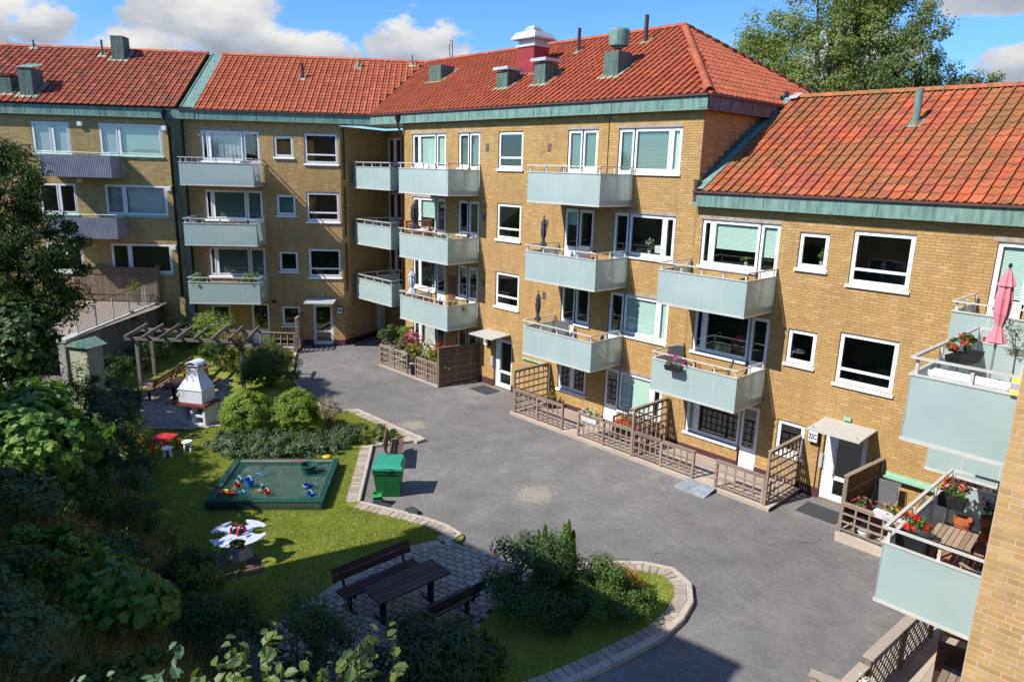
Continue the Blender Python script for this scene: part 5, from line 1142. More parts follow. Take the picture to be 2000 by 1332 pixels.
# entrance 32A terrace
pa, pb, pc = Vector((-2.30, -5.25, 0)), Vector((-1.02, -4.0, 0)), Vector((-2.45, -2.85, 0)); t = thing('wooden_deck', 'small wooden deck left of entrance 32A', 'deck', tuple(pb), 0, 'wooden terrace decks')
dd_ = (pa-pb).normalized(); nn_ = (pc-pb).normalized(); 
for i in range(14):
    m = MB(); m.bar(nn_*(.06+i*.13)+Vector((0, 0, .1)), nn_*(.06+i*.13)+dd_*1.8+Vector((0, 0, .1)), .12, .03); m.obj('plank', 'wood_deck', t)
trellis('low rail fence with few uprights left of entrance 32A', [tuple(pb+dd_*.1)[:2], tuple(pa)[:2]], .1, .92, 4, 4)
trellis('tall trellis screen left of entrance 32A', [tuple(pb)[:2], tuple(pc)[:2]], .1, 1.65, 7, 6)
# near terrace below the lowest right balcony
deck('mossy deck in the lower right corner below the glass balcony', 27.72, 29.4, -10.6, -4.4, .2, along='y', bw=.14)
def lattice(label, p, q, z, h, step=.21):
    t = thing('lattice_fence', label, 'fence', (p[0], p[1], z), 0, 'weathered lattice fences'); Q = Vector((q[0]-p[0], q[1]-p[1], 0)); L = Q.length; M0 = seg_matrix((0, 0, 0), Q)
    for x in (0, L/2, L): m = MB(); m.box(x-.05, x+.05, -.05, .05, -.1, h-.03); m.obj('post', 'wood_grey', t, M0)
    m = MB(); m.box(-.08, L+.08, -.09, .09, h-.03, h+.01); m.obj('cap_rail', 'wood_deck', t, M0)
    lo, hi = .08, h-.06; H_ = hi-lo
    for sgn, y in ((1, .012), (-1, -.004)):
        x = -H_
        while x < L:
            a, b = x, x+H_; za, zb = (lo, hi) if sgn > 0 else (hi, lo)
            if a < 0: za += (zb-za)*(-a)/(b-a); a = 0
            if b > L: zb = za+(zb-za)*(L-a)/(b-a); b = L
            if b-a > .05: m = MB(); m.bar((a, y, za), (b, y, zb), .012, .045, (0, 1, 0)); m.obj('slat', 'wood_deck', t, M0)
            x += step
    return t
lattice('tall lattice fence below the lowest right balcony', (27.66, -8.0), (27.82, -5.0), .0, 1.15)
lattice('short lattice fence piece with white flowers in the lower right corner', (27.62, -8.75), (27.64, -8.25), .0, 1.05)
lattice('low lattice fence with rounded rail at the bottom edge', (27.15, -9.0), (28.2, -8.8), .0, 1.02)
# ------------------------------------------------------------------ furniture
def chair(label, loc, rz, seat_mat, leg_mat, group, hb=.95, w=.46, sling=False, name='garden_chair', slats=0):
    t = thing(name, label, 'chair', loc, rz, group); m = MB(); hw = w/2
    if slats:
        for i in range(slats): g = MB(); g.box(-hw, hw, -.2+i*.4/slats, -.2+(i+.8)*.4/slats, .43, .45); g.obj('seat_slat', seat_mat, t)
        for i in range(3): g = MB(); g.add([(-hw, .215+i*.02, .58+i*.12), (hw, .215+i*.02, .58+i*.12), (hw, .23+i*.02, .67+i*.12), (-hw, .23+i*.02, .67+i*.12), (-hw, .235+i*.02, .58+i*.12), (hw, .235+i*.02, .58+i*.12), (hw, .25+i*.02, .67+i*.12), (-hw, .25+i*.02, .67+i*.12)], [(0, 1, 2, 3), (7, 6, 5, 4), (3, 2, 6, 7), (0, 4, 5, 1)]); g.obj('back_slat', seat_mat, t)
    else:
        g = MB(); g.box(-hw+.03, hw-.03, -.24, .20, .42, .45); g.obj('seat', seat_mat, t)
        g = MB(); g.add([(-hw+.03, .20, .46), (hw-.03, .20, .46), (hw-.03, .36, hb), (-hw+.03, .36, hb), (-hw+.03, .225, .46), (hw-.03, .225, .46), (hw-.03, .385, hb), (-hw+.03, .385, hb)], [(0, 1, 2, 3), (7, 6, 5, 4), (3, 2, 6, 7), (0, 4, 5, 1), (0, 3, 7, 4), (1, 5, 6, 2)]); g.obj('backrest', seat_mat, t)
    for sx in (-1, 1):
        g = MB(); g.tube([(sx*hw, -.26, 0), (sx*hw, -.22, .43), (sx*hw, -.22, .64)], .014, 6); g.obj('leg', leg_mat, t)
        g = MB(); g.tube([(sx*hw, .34, 0), (sx*hw, .20, .43), (sx*hw, .37, hb)], .014, 6); g.obj('leg', leg_mat, t)
        g = MB(); g.box(sx*hw-.025, sx*hw+.025, -.25, .27, .635, .655); g.obj('arm', leg_mat, t)
    return t
def table(label, loc, rz, top_mat, leg_mat, w, d, h, group=None, slats=0, name='garden_table'):
    t = thing(name, label, 'table', loc, rz, group)
    if slats:
        for i in range(slats): g = MB(); g.box(-w/2+i*w/slats+.006, -w/2+(i+1)*w/slats-.006, -d/2+.03, d/2-.03, h-.025, h); g.obj('slat', top_mat, t)
        g = MB(); g.box(-w/2, w/2, -d/2, -d/2+.03, h-.04, h+.001); g.box(-w/2, w/2, d/2-.03, d/2, h-.04, h+.001); g.obj('apron', leg_mat, t)
    else: g = MB(); g.box(-w/2, w/2, -d/2, d/2, h-.03, h); g.obj('table_top', top_mat, t)
    for sx in (-1, 1):
        for sy in (-1, 1): g = MB(); g.box(sx*(w/2-.05)-.02, sx*(w/2-.05)+.02, sy*(d/2-.05)-.02, sy*(d/2-.05)+.02, 0, h-.03); g.obj('leg', leg_mat, t)
    return t
def parasol(label, loc, h, mat, r=.10, tie=.35, group='closed parasols', polemat='alu_dark', flare=1.5):
    t = thing('parasol', label, 'parasol', loc, 0, group); m = MB(); m.tube([(0, 0, 0), (0, 0, h+.05)], .019, 8); m.obj('pole', polemat, t)
    L = h*.5 if flare < 2 else h*.52; z0 = h-L; m = MB()
    m.lathe([(r*flare*.55, z0), (r*flare, z0+.03), (r*.62, z0+L*.20), (r*.5, z0+L*.24), (r*1.0, z0+L*.42), (r*1.08, z0+L*.62), (r*.85, z0+L*.78), (r*1.15, z0+L*.79), (r*.55, z0+L*.95), (.03, z0+L)], 24, (0, 0, 0), .16, 8); m.obj('canopy', mat, t)
    m = MB(); m.lathe([(.02, 0), (.03, .02), (.02, .06), (.004, .07)], 8, (0, 0, h+.04)); m.obj('finial', 'dark_plastic', t); return t
def pot(label, loc, r, h, mat, plant=None, group='flower pots', seed=1, n=160, leaf=.06, spread=1.6, ph=.35, flower=None, fn=40, cat='pot', name='flower_pot', square=False, hangd=0.0):
    t = thing(name, label, cat, loc, 0, group); m = MB()
    if square: m.add([(-r*.85, -h*0-.09, 0), (r*.85, -.09, 0), (r*.85, .09, 0), (-r*.85, .09, 0), (-r, -.12, h), (r, -.12, h), (r, .12, h), (-r, .12, h)], [(0, 3, 2, 1), (0, 1, 5, 4), (1, 2, 6, 5), (2, 3, 7, 6), (3, 0, 4, 7), (4, 5, 6, 7)])
    else: m.lathe([(r*.68, 0), (r*.95, h*.8), (r*1.06, h*.8), (r*1.06, h), (r*.9, h), (r*.86, h*.92)], 14)
    m.obj('pot', mat, t, smooth=False); rr = np.random.default_rng(seed)
    sx = r*1.1 if square else r*spread; sy = .16 if square else r*spread
    if plant:
        P, N, C = clump_points(rr, n, (0, 0, h+ph*.45), (sx, sy, ph*.55), 9, ph*.28, .2, -.4); P[:, 2] -= hangd*rr.random(len(P))*np.maximum(0, np.hypot(P[:, 0], P[:, 1])-r*.5)
        put('foliage', leaf_mesh('foliage', P, N, np.full(n, leaf), plant, rr, 'small', 0, .7), t)
        g = MB(); [g.tube([(0, 0, h*.8), tuple(C[i]*.6+np.array((0, 0, h*.3))), tuple(C[i])], .006, 4) for i in range(min(5, len(C)))]; g.obj('stem', 'twig', t)
    if flower:
        d = rdir(rr, fn); d[:, 2] = np.abs(d[:, 2])*.9+.1; P = np.array((0, 0, h+ph*.45))+d*np.array((sx*1.05, sy*1.1, ph*.62)); k = 6
        PP = np.repeat(P, k, 0)+rr.normal(size=(fn*k, 3))*.018; put('flower', leaf_mesh('flower', PP, np.repeat(d, k, 0), np.full(fn*k, .05), flower, rr, 'small', 0, .9), t)['kind'] = 'stuff'
    return t
def fz(z): return z+.20
# C balconies
parasol('black closed parasol on the left middle glass balcony', (5.25, -1.35, fz(5.26)), 2.15, 'parasol_black', .15)
parasol('pale blue closed parasol on the lowest left glass balcony', (4.95, -1.3, fz(2.46)), 1.95, 'parasol_pale', .13)
parasol('small dark closed parasol at the corner of the middle balcony in the centre', (12.95, -1.2, fz(5.26)), 2.0, 'parasol_navy', .085)
parasol('small dark closed parasol at the corner of the lowest balcony in the centre', (12.85, -1.25, fz(2.46)), 2.05, 'parasol_navy', .085)
board_fence('slatted_screen', 'orange brown slatted screen behind the black parasol', (4.65, -1.4), (4.7, -.1), fz(5.26), 1.35, 1, 'orange_wood', [.1], 'orange_wood', th=.004)
sc = [o for o in COL.objects if o.name.startswith('slatted_screen')][0]
for o in list(sc.children):
    if o.name.startswith(('board', 'rail')): bpy.data.objects.remove(o)
for i in range(13): m = MB(); m.box(0, 1.30, -.012, .012, .12+i*.095, .165+i*.095); m.obj('slat', 'orange_wood', sc, seg_matrix((0, 0, 0), (.05, 1.3, 0)))
chair('red slatted folding chair facing right on the lowest left balcony', (5.9, -1.25, fz(2.46)), R(80), 'red_paint', 'red_paint', 'balcony chairs', .8, slats=4); table('small red slatted table on the lowest left balcony', (6.75, -1.2, fz(2.46)), 0, 'red_paint', 'red_paint', .6, .5, .55, slats=5)
chair('dark lounge chair on the middle balcony in the centre', (14.35, -.75, fz(5.26)), R(25), 'sling_grey', 'black_metal', 'balcony chairs', 1.05, .56)
chair('mauve grey cushioned chair on the middle balcony in the centre', (13.75, -1.2, fz(5.26)), R(190), 'cloth_mauve', 'black_metal', 'balcony chairs', .85, .5); table('low dark table on the middle balcony in the centre', (14.95, -1.2, fz(5.26)), 0, 'dark_plastic', 'black_metal', .7, .5, .45)
chair('dark grey garden chair left on the lowest balcony in the centre', (13.55, -.75, fz(2.46)), R(30), 'sling_grey', 'black_metal', 'balcony chairs', 1.0, .58); chair('dark grey garden chair right on the lowest balcony in the centre', (15.35, -.95, fz(2.46)), R(-70), 'sling_grey', 'black_metal', 'balcony chairs', .95, .5); table('small round-cornered dark table between chairs on the lowest centre balcony', (14.75, -1.25, fz(2.46)), 0, 'sling_grey', 'black_metal', .6, .6, .6)
chair('high-backed dark sling chair left on the lowest balcony above entrance terrace', (18.95, -.95, fz(2.46)), R(60), 'sling_grey', 'black_metal', 'balcony chairs', 1.12, .55); chair('high-backed dark sling chair right on the lowest balcony above entrance terrace', (20.35, -.95, fz(2.46)), R(-60), 'sling_grey', 'black_metal', 'balcony chairs', 1.12, .55); table('small dark table with a pot between two sling chairs', (19.75, -1.2, fz(2.46)), 0, 'wood_dark', 'black_metal', .6, .6, .55)
pot('orange flower pot on the small dark balcony table', (19.75, -1.2, fz(2.46)+.55), .07, .12, 'terracotta', 'leaf_mid', seed=3, n=60, leaf=.04, ph=.12, flower='petal_orange', fn=8)
pot('pink petunias hanging on the rail of the lowest balcony above the terrace', (19.35, -1.95, 2.46+.86), .28, .16, 'pot_black', 'leaf_mid', 'rail flower boxes', 5, 160, .05, 1.2, .3, 'petal_magenta', 22, 'flowers', 'flower_box', True, .8)
chair('grey chair on the middle balcony above the entrance terrace', (20.6, -1.2, fz(5.26)), R(-90), 'sling_grey', 'black_metal', 'balcony chairs', .85, .5)
pot('small plant at the left end of the middle balcony above the terrace', (18.75, -1.3, fz(5.26)), .13, .25, 'pot_black', 'leaf_mid', seed=8, n=140, ph=.7, spread=1.6)
for i, (x, y, rr_, mt, fl_) in enumerate(((6.2, -1.35, .16, 'pot_white', 'petal_red'), (6.8, -1.3, .17, 'cloth_white', 'petal_white'), (7.3, -1.35, .16, 'pot_black', 'petal_white'), (7.7, -1.3, .14, 'pot_white', 'petal_white'))):
    pot(('white pot with red flowers', 'pale pot with white flowers', 'black pot with tall white flowers', 'small white pot with white flowers')[i]+' on the left middle glass balcony', (x, y, fz(5.26)), rr_, .6, mt, 'leaf_mid', 'flower pots', 20+i, 160, .06, 1.5, .4, fl_, 14)
for i, (x, y, mt, pl, fl_) in enumerate(((7.05, -1.3, 'terracotta', 'leaf_mid', 'petal_red'), (7.45, -1.2, 'terracotta', 'leaf_yellow', None), (7.75, -.9, 'terracotta', 'leaf_yellow', 'petal_yellow'))):
    pot(('terracotta pot with red flowers', 'terracotta pot with yellow green grass', 'terracotta pot with yellow flowers')[i]+' at the right end of the lowest left balcony', (x, y, fz(2.46)), .15, .5, mt, pl, 'flower pots', 30+i, 200, .07, 1.6, .45, fl_, 14)
tl = thing('bamboo_trellis', 'pale expanding lattice leaning on the wall behind the lowest left balcony', 'trellis', (6.02, -.10, fz(2.46)))
for sgn in (1, -1):
    for i in range(9):
        x = -.5+i*.14; m = MB(); a, b = x, x+sgn*.62; z0, z1 = 0, 1.75
        lo, hi = 0., .52
        pts = [(max(0, min(.52, x+.3*math.sin(k*.9)*sgn)), -.012*sgn, k*.25) for k in range(8)]
        m.tube([(.28+.26*math.sin(i*.7+k*1.05*sgn), -.01*sgn, .05+k*.22) for k in range(9)], .011, 5); m.obj('lath', 'wood_oak', tl)
# B balconies
for i, (u, mt, ph) in enumerate(((-8.35, 'leaf_mid', .95), (-5.8, 'leaf_bright', 1.0))):
    q = FB @ Vector((u, -1.35, fz(2.46))); pot(('leafy plant at the left end', 'leafy climbing plant at the right end')[i]+' of the lowest back balcony', tuple(q), .16, .4, 'pot_black', mt, 'balcony plants', 40+i, 420, .09, 2.1, ph, None, 0, 'plant', 'potted_plant')
q = FB @ Vector((-7.0, -1.1, fz(2.46))); table('reddish table on the lowest back balcony', tuple(q), R(51), 'orange_wood', 'black_metal', 1.0, .6, .72)
chair('black balcony chair left of the reddish table', tuple(FB @ Vector((-7.8, -1.0, fz(2.46)))), R(51+80), 'sling_grey', 'black_metal', 'balcony chairs', .95); chair('black balcony chair right of the reddish table', tuple(FB @ Vector((-6.3, -1.0, fz(2.46)))), R(51-80), 'sling_grey', 'black_metal', 'balcony chairs', .95)
chair('black chair on the top back balcony', tuple(FB @ Vector((-5.95, -1.2, fz(8.05)))), R(51), 'sling_grey', 'black_metal', 'balcony chairs', .95)
# E balconies (world coordinates)
parasol('pink closed parasol on the near right balcony', (28.35, -6.7, fz(5.26)), 2.36, 'parasol_pink', .10, flare=1.35, polemat='alu_dark')
for i, (x, y) in enumerate(((28.62, -6.6), (29.1, -7.3))):
    t = thing('olive_tree', ('taller olive tree in a pot behind the pink parasol', 'thin-stemmed olive tree in a pot at the right edge')[i], 'tree', (x, y, fz(5.26)), 0, 'potted olive trees'); m = MB(); m.lathe([(.12, 0), (.17, .28), (.18, .3), (.15, .3)], 14); m.obj('pot', 'pot_white', t)
    m = MB(); m.tube([(0, 0, .25), (.01, .02, .7), (0, 0, 1.15)], [.016, .014, .01], 6); r_ = np.random.default_rng(70+i); P, N, C_ = clump_points(r_, 520, (0, 0, 1.25), (.36, .36, .36), 16, .14, .25)
    for c in C_[:9]: m.tube([(0, 0, 1.0), tuple(c)], [.008, .003], 4)
    m.obj('trunk', 'twig', t); put('crown', leaf_mesh('crown', P, N, np.full(520, .06), 'leaf_olive', r_, 'small', 0, .25), t)
pot('black box of red geraniums on the west rail of the near right balcony', (28.0, -6.9, 5.26+1.0), .42, .18, 'pot_black', 'leaf_mid', 'rail flower boxes', 77, 300, .075, 1.2, .30, 'petal_red', 9, 'flowers', 'flower_box', True).rotation_euler = (0, 0, R(80))
c = thing('rail_cloth', 'white cloth tied inside the rail of the near right balcony', 'cloth', (27.9, -8.36, 6.28), 0); m = MB(); n = 24; v = []
for k in range(n+1): x = 1.05*k/n; yy = .004*math.sin(k*1.3); v += [(x, yy, -.02 if 0 < k else .06), (x, yy, .17 if k > 1 else .12)]
m.add(v, [(2*k, 2*k+2, 2*k+3, 2*k+1) for k in range(n)]); o = m.obj('sheet', 'cloth_white', c, smooth=True); md = o.modifiers.new('thick', 'SOLIDIFY'); md.thickness = .004
c = thing('striped_cloth', 'yellow and mauve striped cloth hung over the near right balcony rail', 'cloth', (28.97, -8.50, 6.28), 0)
for k, mt in enumerate(('cloth_yellow', 'cloth_mauve', 'cloth_yellow')): m = MB(); m.box(0, .42, -.006, .006, .19-k*.083, .272-k*.083); m.obj('stripe', mt, c)
# lower E balcony
fl_E = fz(2.46)
m = MB(); ft = thing('balcony_flooring', 'terracotta coloured click tiles on the floor of the lowest right balcony', 'flooring', (27.75, -8.38, fl_E), 0)
for i in range(5):
    for j in range(11): m = MB(); m.box(i*.34+.004, i*.34+.336, j*.31+.004, j*.31+.306, .001, .018); m.obj('floor_tile', 'floor_tile', ft)
table('slatted table with dark frame on the lowest right balcony', (28.35, -7.1, fl_E+.02), R(4), 'table_slats', 'black_metal', .62, .85, .70, slats=7)
pots = [(28.15, -5.55, .16, .42, 'terracotta', None, None, 'tall bare terracotta pot'), (28.55, -5.35, .19, .50, 'terracotta', 'leaf_mid', 'petal_pink', 'large terracotta pot with pink geranium'), (28.72, -5.85, .12, .26, 'zinc', 'leaf_mid', None, 'small metal pot with green plant'), (28.95, -5.65, .14, .28, 'terracotta', 'leaf_bright', None, 'terracotta pot with leafy plant'), (29.2, -5.45, .15, .32, 'terracotta', 'leaf_yellow', 'petal_yellow', 'terracotta pot with yellow flowers')]
for i, (x, y, r_, h_, mt, pl, fl_, lb) in enumerate(pots): pot(lb+' on the lowest right balcony', (x, y, fl_E+.02), r_, h_, mt, pl, 'flower pots', 80+i, 180, .07, 1.5, .38, fl_, 12)
pot('black box of red trailing flowers at the far rail of the lowest right balcony', (27.9, -5.55, 2.46+.78), .24, .22, 'pot_black', 'leaf_mid', 'rail flower boxes', 90, 260, .06, 1.2, .32, 'petal_red', 20, 'flowers', 'flower_box', True, .6); pot('black box of red trailing flowers at the near rail of the lowest right balcony', (27.92, -7.75, 2.46+.78), .24, .22, 'pot_black', 'leaf_mid', 'rail flower boxes', 91, 260, .06, 1.2, .32, 'petal_red', 20, 'flowers', 'flower_box', True, .6)
pot('white and purple hanging pot with parsley on the back rail', (29.05, -5.1, 2.46+.68), .13, .24, 'pot_white', 'leaf_bright', 'rail flower boxes', 92, 200, .05, 1.0, .2, None, 0)
chair('balcony chair with blue cushion at the right edge', (29.05, -6.55, fl_E+.02), R(-60), 'blue_cushion', 'black_metal', 'balcony chairs', 1.0, .5); chair('woven chair with blue cushion behind the lowest balcony rail', (29.0, -7.75, fl_E+.02), R(-120), 'blue_cushion', 'table_slats', 'balcony chairs', .9, .5)
# ground terraces
def bench(label, loc, rz, mat, leg, L=1.5, back=True, group=None, seatn=3, backn=2, name='bench', hb=.82, cross=False):
    t = thing(name, label, 'bench', loc, rz, group)
    for i in range(seatn): g = MB(); g.box(-L/2, L/2, -.20+i*.14, -.20+i*.14+.125, .42, .46); g.obj('seat_plank', mat, t)
    if back and not cross:
        for i in range(backn): z = .60+i*.15; g = MB(); y = .255+i*.045; g.add([(-L/2, y, z), (L/2, y, z), (L/2, y+.04, z+.125), (-L/2, y+.04, z+.125), (-L/2, y+.035, z-.008), (L/2, y+.035, z-.008), (L/2, y+.075, z+.117), (-L/2, y+.075, z+.117)], [(0, 1, 2, 3), (7, 6, 5, 4), (3, 2, 6, 7), (0, 4, 5, 1), (0, 3, 7, 4), (1, 5, 6, 2)]); g.obj('back_plank', mat, t)
    if cross:
        g = MB(); g.box(-L/2, L/2, .24, .28, .86, .92); g.box(-L/2, L/2, .24, .28, .52, .57); g.obj('back_frame', mat, t)
        for i in range(13): x = -L/2+.05+i*(L-.1)/12; g = MB(); g.box(x-.015, x+.015, .25, .27, .57, .86); g.obj('back_slat', mat, t)
    for sx in (-1, 1):
        x = sx*(L/2-.22); g = MB(); g.box(x-.035, x+.035, -.02, .05, 0, .42); g.box(x-.03, x+.03, -.22, .24, .38, .419); g.box(x-.03, x+.03, -.24, .26, 0, .03); g.obj('leg', leg, t)
        if back: g = MB(); g.bar((x, .20, .40), (x, .37, hb), .05, .03, (0, 1, 0)); g.obj('back_support', leg, t)
        if cross: g = MB(); g.box(sx*L/2-.03, sx*L/2+.03, -.22, .24, .62, .66); g.box(sx*L/2-.03, sx*L/2+.03, -.22, -.16, 0, .62); g.obj('arm', mat, t)
    return t
bench('dark wooden bench against the wall on the long deck', (17.1, -.62, DZ), 0, 'wood_dark', 'wood_dark', 1.5, True, None, 4, 0, cross=True)
pot('box of coral red begonias behind the low trellis on the long deck', (17.55, -1.72, DZ+.45), .42, .2, 'pot_black', 'leaf_mid', 'terrace flower boxes', 101, 260, .06, 1.1, .34, 'petal_coral', 70, 'flowers', 'flower_box', True)
pot('white box of mixed flowers on the low trellis of the long deck', (16.15, -1.86, DZ+.62), .36, .16, 'pot_white', 'leaf_bright', 'terrace flower boxes', 102, 200, .06, 1.1, .30, 'petal_white', 26, 'flowers', 'flower_box', True)
pot('dark planter with a small shrub in the left corner of the long deck', (13.0, -.5, DZ), .22, .35, 'pot_black', 'leaf_yellow', 'flower pots', 103, 160, .06, 1.3, .3)
chair('grey sling chair beside the bamboo screen', (25.35, -.75, .22), R(10), 'sling_grey', 'alu_dark', 'terrace chairs', 1.12, .58); chair('brown sling chair turned away beside the grey one', (26.1, -.95, .22), R(-50), 'sling_grey', 'wood_oak', 'terrace chairs', 1.0, .58); table('glass-topped terrace table behind the trellis right of entrance 32C', (25.4, -1.5, .22), 0, 'dark_plastic', 'black_metal', .8, .6, .62)
pot('pink geranium in a dark pot beside the bamboo screen', (25.15, -1.72, .22), .2, .55, 'pot_black', 'leaf_mid', 'flower pots', 110, 200, .07, 1.3, .38, 'petal_pink', 14)
pot('white rail box of orange marigolds right of entrance 32C', (26.05, -2.02, .98), .50, .16, 'pot_white', 'leaf_bright', 'terrace flower boxes', 111, 300, .06, 1.1, .26, 'petal_orange', 16, 'flowers', 'flower_box', True)
pot('white bowl under the terrace table right of entrance 32C', (25.35, -1.85, .22), .17, .2, 'pot_white', None)
pot('white daisies behind the short lattice in the lower right corner', (27.85, -8.55, .2), .18, .55, 'pot_black', 'leaf_mid', 'flower pots', 112, 160, .06, 1.3, .3, 'petal_white', 40)
t = thing('slatted_armchair', 'orange brown slatted wooden armchair on the mossy deck', 'chair', (28.62, -5.95, .2), R(-80), None)
for i in range(6): m = MB(); m.box(-.36, -.06, -.42, -.39, .06+i*.11, .15+i*.11); m.obj('front_slat', 'orange_wood', t)
m = MB(); m.box(-.38, .0, -.42, .35, .74, .78); m.obj('arm', 'orange_wood', t)
for i in range(5): m = MB(); m.box(-.02+i*.0, .45, -.36+i*.14, -.24+i*.14, .38, .41); m.obj('seat_slat', 'wood_brown', t)
m = MB(); m.box(.42, .48, -.4, .4, 0, .85); m.obj('backrest', 'wood_dark', t); m = MB(); m.box(-.36, -.30, .3, .36, 0, .74); m.obj('leg', 'wood_dark', t)
table('dark slatted bench table at the bottom right edge', (28.75, -7.0, .2), R(5), 'wood_grey', 'wood_dark', .5, 1.0, .5, slats=4)
# potted flowers on the flower terrace
FT = [(3.9, -1.0, 1.0, .2, 'pot_white', 'leaf_bright', None, 'white tall planter with light green leaves'), (4.75, -1.5, .55, .16, 'pot_black', 'leaf_mid', 'petal_pink', 'black pot with tall pink hydrangea'), (5.2, -1.0, .5, .16, 'terracotta', 'leaf_mid', 'petal_pink', 'terracotta pot with pink blooms'), (5.85, -1.9, .45, .16, 'pot_black', 'leaf_dark', 'petal_yellow', 'tall black planter in the fence gap'), (6.1, -1.25, .55, .14, 'terracotta', 'leaf_mid', 'petal_white', 'terracotta pot with white flowers'), (6.55, -1.5, .55, .14, 'terracotta', 'leaf_lime', 'petal_white', 'terracotta pot with lime shrub'), (7.0, -1.35, .6, .15, 'pot_white', 'leaf_mid', 'petal_red', 'white pot with crimson flowers'), (7.4, -1.2, .55, .16, 'pot_white', 'leaf_mid', 'petal_pink', 'white pot with crimson petunias'), (7.6, -1.6, .35, .12, 'bin_lid', 'leaf_bright', None, 'pale green pot by the plank screen')]
for i, (x, y, h_, r_, mt, pl, fl_, lb) in enumerate(FT): pot(lb+' on the flower terrace', (x, y, .09), r_, h_, mt, pl, 'flower pots', 120+i, 420, .09, 2.1, .95, fl_, 46)
table('wooden pot shelf behind the low trellis of the flower terrace', (6.6, -1.45, .09), 0, 'wood_grey', 'wood_grey', 1.2, .4, .5)
# doormats, ramp, floodlights
for lb, q in (('dark doormat in front of entrance 32B', (9.35, -.75)), ('dark doormat in front of entrance 32C', (23.85, -.95))):
    t = thing('doormat', lb, 'mat', (q[0], q[1], 0), 0, 'entrance doormats'); m = MB(); m.box(-.55, .55, -.35, .45, .002, .02); m.obj('rubber', 'mat_dark', t)
t = thing('doormat', 'dark blue doormat in front of entrance 32A', 'mat', tuple(FB @ Vector((-2.75, -.45, 0))), R(50.9), 'entrance doormats'); m = MB(); m.box(-.5, .5, -.3, .3, .002, .02); m.obj('rubber', 'mat_dark', t)
t = thing('metal_ramp', 'galvanised chequer-plate ramp leaning on the edge of the long deck', 'ramp', (20.68, -2.05, 0), R(-1)); m = MB(); m.add([(-.52, -.62, .004), (.52, -.62, .004), (.52, .03, .15), (-.52, .03, .15), (-.52, -.62, 0), (.52, -.62, 0), (.52, .03, .13), (-.52, .03, .13)], [(0, 1, 2, 3), (4, 7, 6, 5), (0, 4, 5, 1), (1, 5, 6, 2), (3, 7, 4, 0)]); m.obj('plate', 'galv', t)
for sx in (-.5, .5): m = MB(); m.add([(sx-.015, -.5, .005), (sx+.015, -.5, .005), (sx+.015, .0, .005), (sx-.015, 0, .005), (sx-.015, 0, .125), (sx+.015, 0, .125)], [(0, 1, 2, 3), (0, 4, 5, 1), (2, 5, 4, 3)]); m.obj('side_cheek', 'galv', t)

def sill_plant(label, u, z, mat, flower=None, seed=1, h=.35, potm='pot_white'):
    return pot(label, (u, .26, z), .07, .13, potm, mat, 'plants behind windows', seed, 120, .06, 1.8, h, flower, 10, 'plant', 'potted_plant')
sill_plant('spider plant behind the top right living room window', 20.2, 5.6+.86, 'leaf_lime', seed=401, h=.22); sill_plant('round green plant behind the top small window on the right', 22.5, 5.6+1.12, 'leaf_bright', seed=402, h=.34)
sill_plant('white orchid behind the middle window in the centre', 16.6, 5.6+.86, 'leaf_mid', 'petal_white', 403, .42); sill_plant('white orchid behind the lower right living room window', 19.5, 2.8+.86, 'leaf_mid', 'petal_white', 404, .42); sill_plant('leafy plant behind the lowest left living room window', 4.5, 2.8+.86, 'leaf_mid', seed=405, h=.5)
t = thing('table_lamp', 'cube-shaped white lamp behind the middle window in the centre', 'lamp', (17.0, .28, 5.6+.84), 0); m = MB(); m.box(-.04, .04, -.04, .04, 0, .1); m.obj('foot', 'dark_plastic', t); m = MB(); m.box(-.13, .13, -.11, .11, .1, .34); m.obj('shade', 'lamp_white', t)

shrub('climbing_plant', 'leafy climber with orange flowers on the left trellis of the flower terrace', (3.5, -1.3, .95), .55, .75, .95, 1500, .09, 'leaf_mid', 411, None, nclump=18, stems=4, cat='climber', low=-1)
shrub('climbing_plant', 'pink flowering climber behind the low trellis of the flower terrace', (4.9, -1.35, .9), .45, .4, .95, 700, .09, 'leaf_mid', 412, None, nclump=14, stems=4, cat='climber', low=-1)
r_ = np.random.default_rng(413); cp = COL.objects[[o.name for o in COL.objects if o.name.startswith('climbing_plant')][-1]]; d = rdir(r_, 90); P = np.array((0, 0, .62))+d*np.array((.42, .38, .34)); put('flower', leaf_mesh('flower', np.repeat(P, 4, 0)+r_.normal(size=(360, 3))*.02, np.repeat(d, 4, 0), np.full(360, .06), 'petal_pink', r_, 'small', 0, .9), cp)['kind'] = 'stuff'
# ------------------------------------------------------------------ garden things
G0 = GZ
def picnic(label, loc, rz, mat, L=1.75, top=5, group='picnic tables', w=.72):
    t = thing('picnic_table', label, 'table', loc, rz, group)
    for i in range(top): g = MB(); g.box(-L/2, L/2, -w/2+i*w/top+.006, -w/2+(i+1)*w/top-.006, .72, .755); g.obj('top_plank', mat, t)
    for sx in (-1, 1):
        x = sx*(L/2-.28); g = MB(); g.box(x-.05, x+.05, -.05, .05, 0, .69); g.box(x-.03, x+.03, -.3, .3, .685, .719); g.box(x-.03, x+.03, -.35, .35, 0, .03); g.obj('leg', 'black_metal', t)
    return t
tq = (pix(727, 1155, .845)+pix(822, 1107, .845)+pix(867, 1132, .845)+pix(770, 1180, .845))/4; rt = R(90)
picnic('dark brown slatted picnic table on the shaded patio', (20.12, -12.35, G0), R(89), 'wood_dark', 1.75, 5)
bench('dark brown bench with backrest beside the lawn at the shaded patio', (19.28, -12.45, G0), R(90), 'wood_dark', 'black_metal', 1.95, group='picnic benches')
bench('dark brown bench seen from behind on the near side of the shaded patio table', (20.95, -12.2, G0), R(-90), 'wood_dark', 'black_metal', 1.95, group='picnic benches')
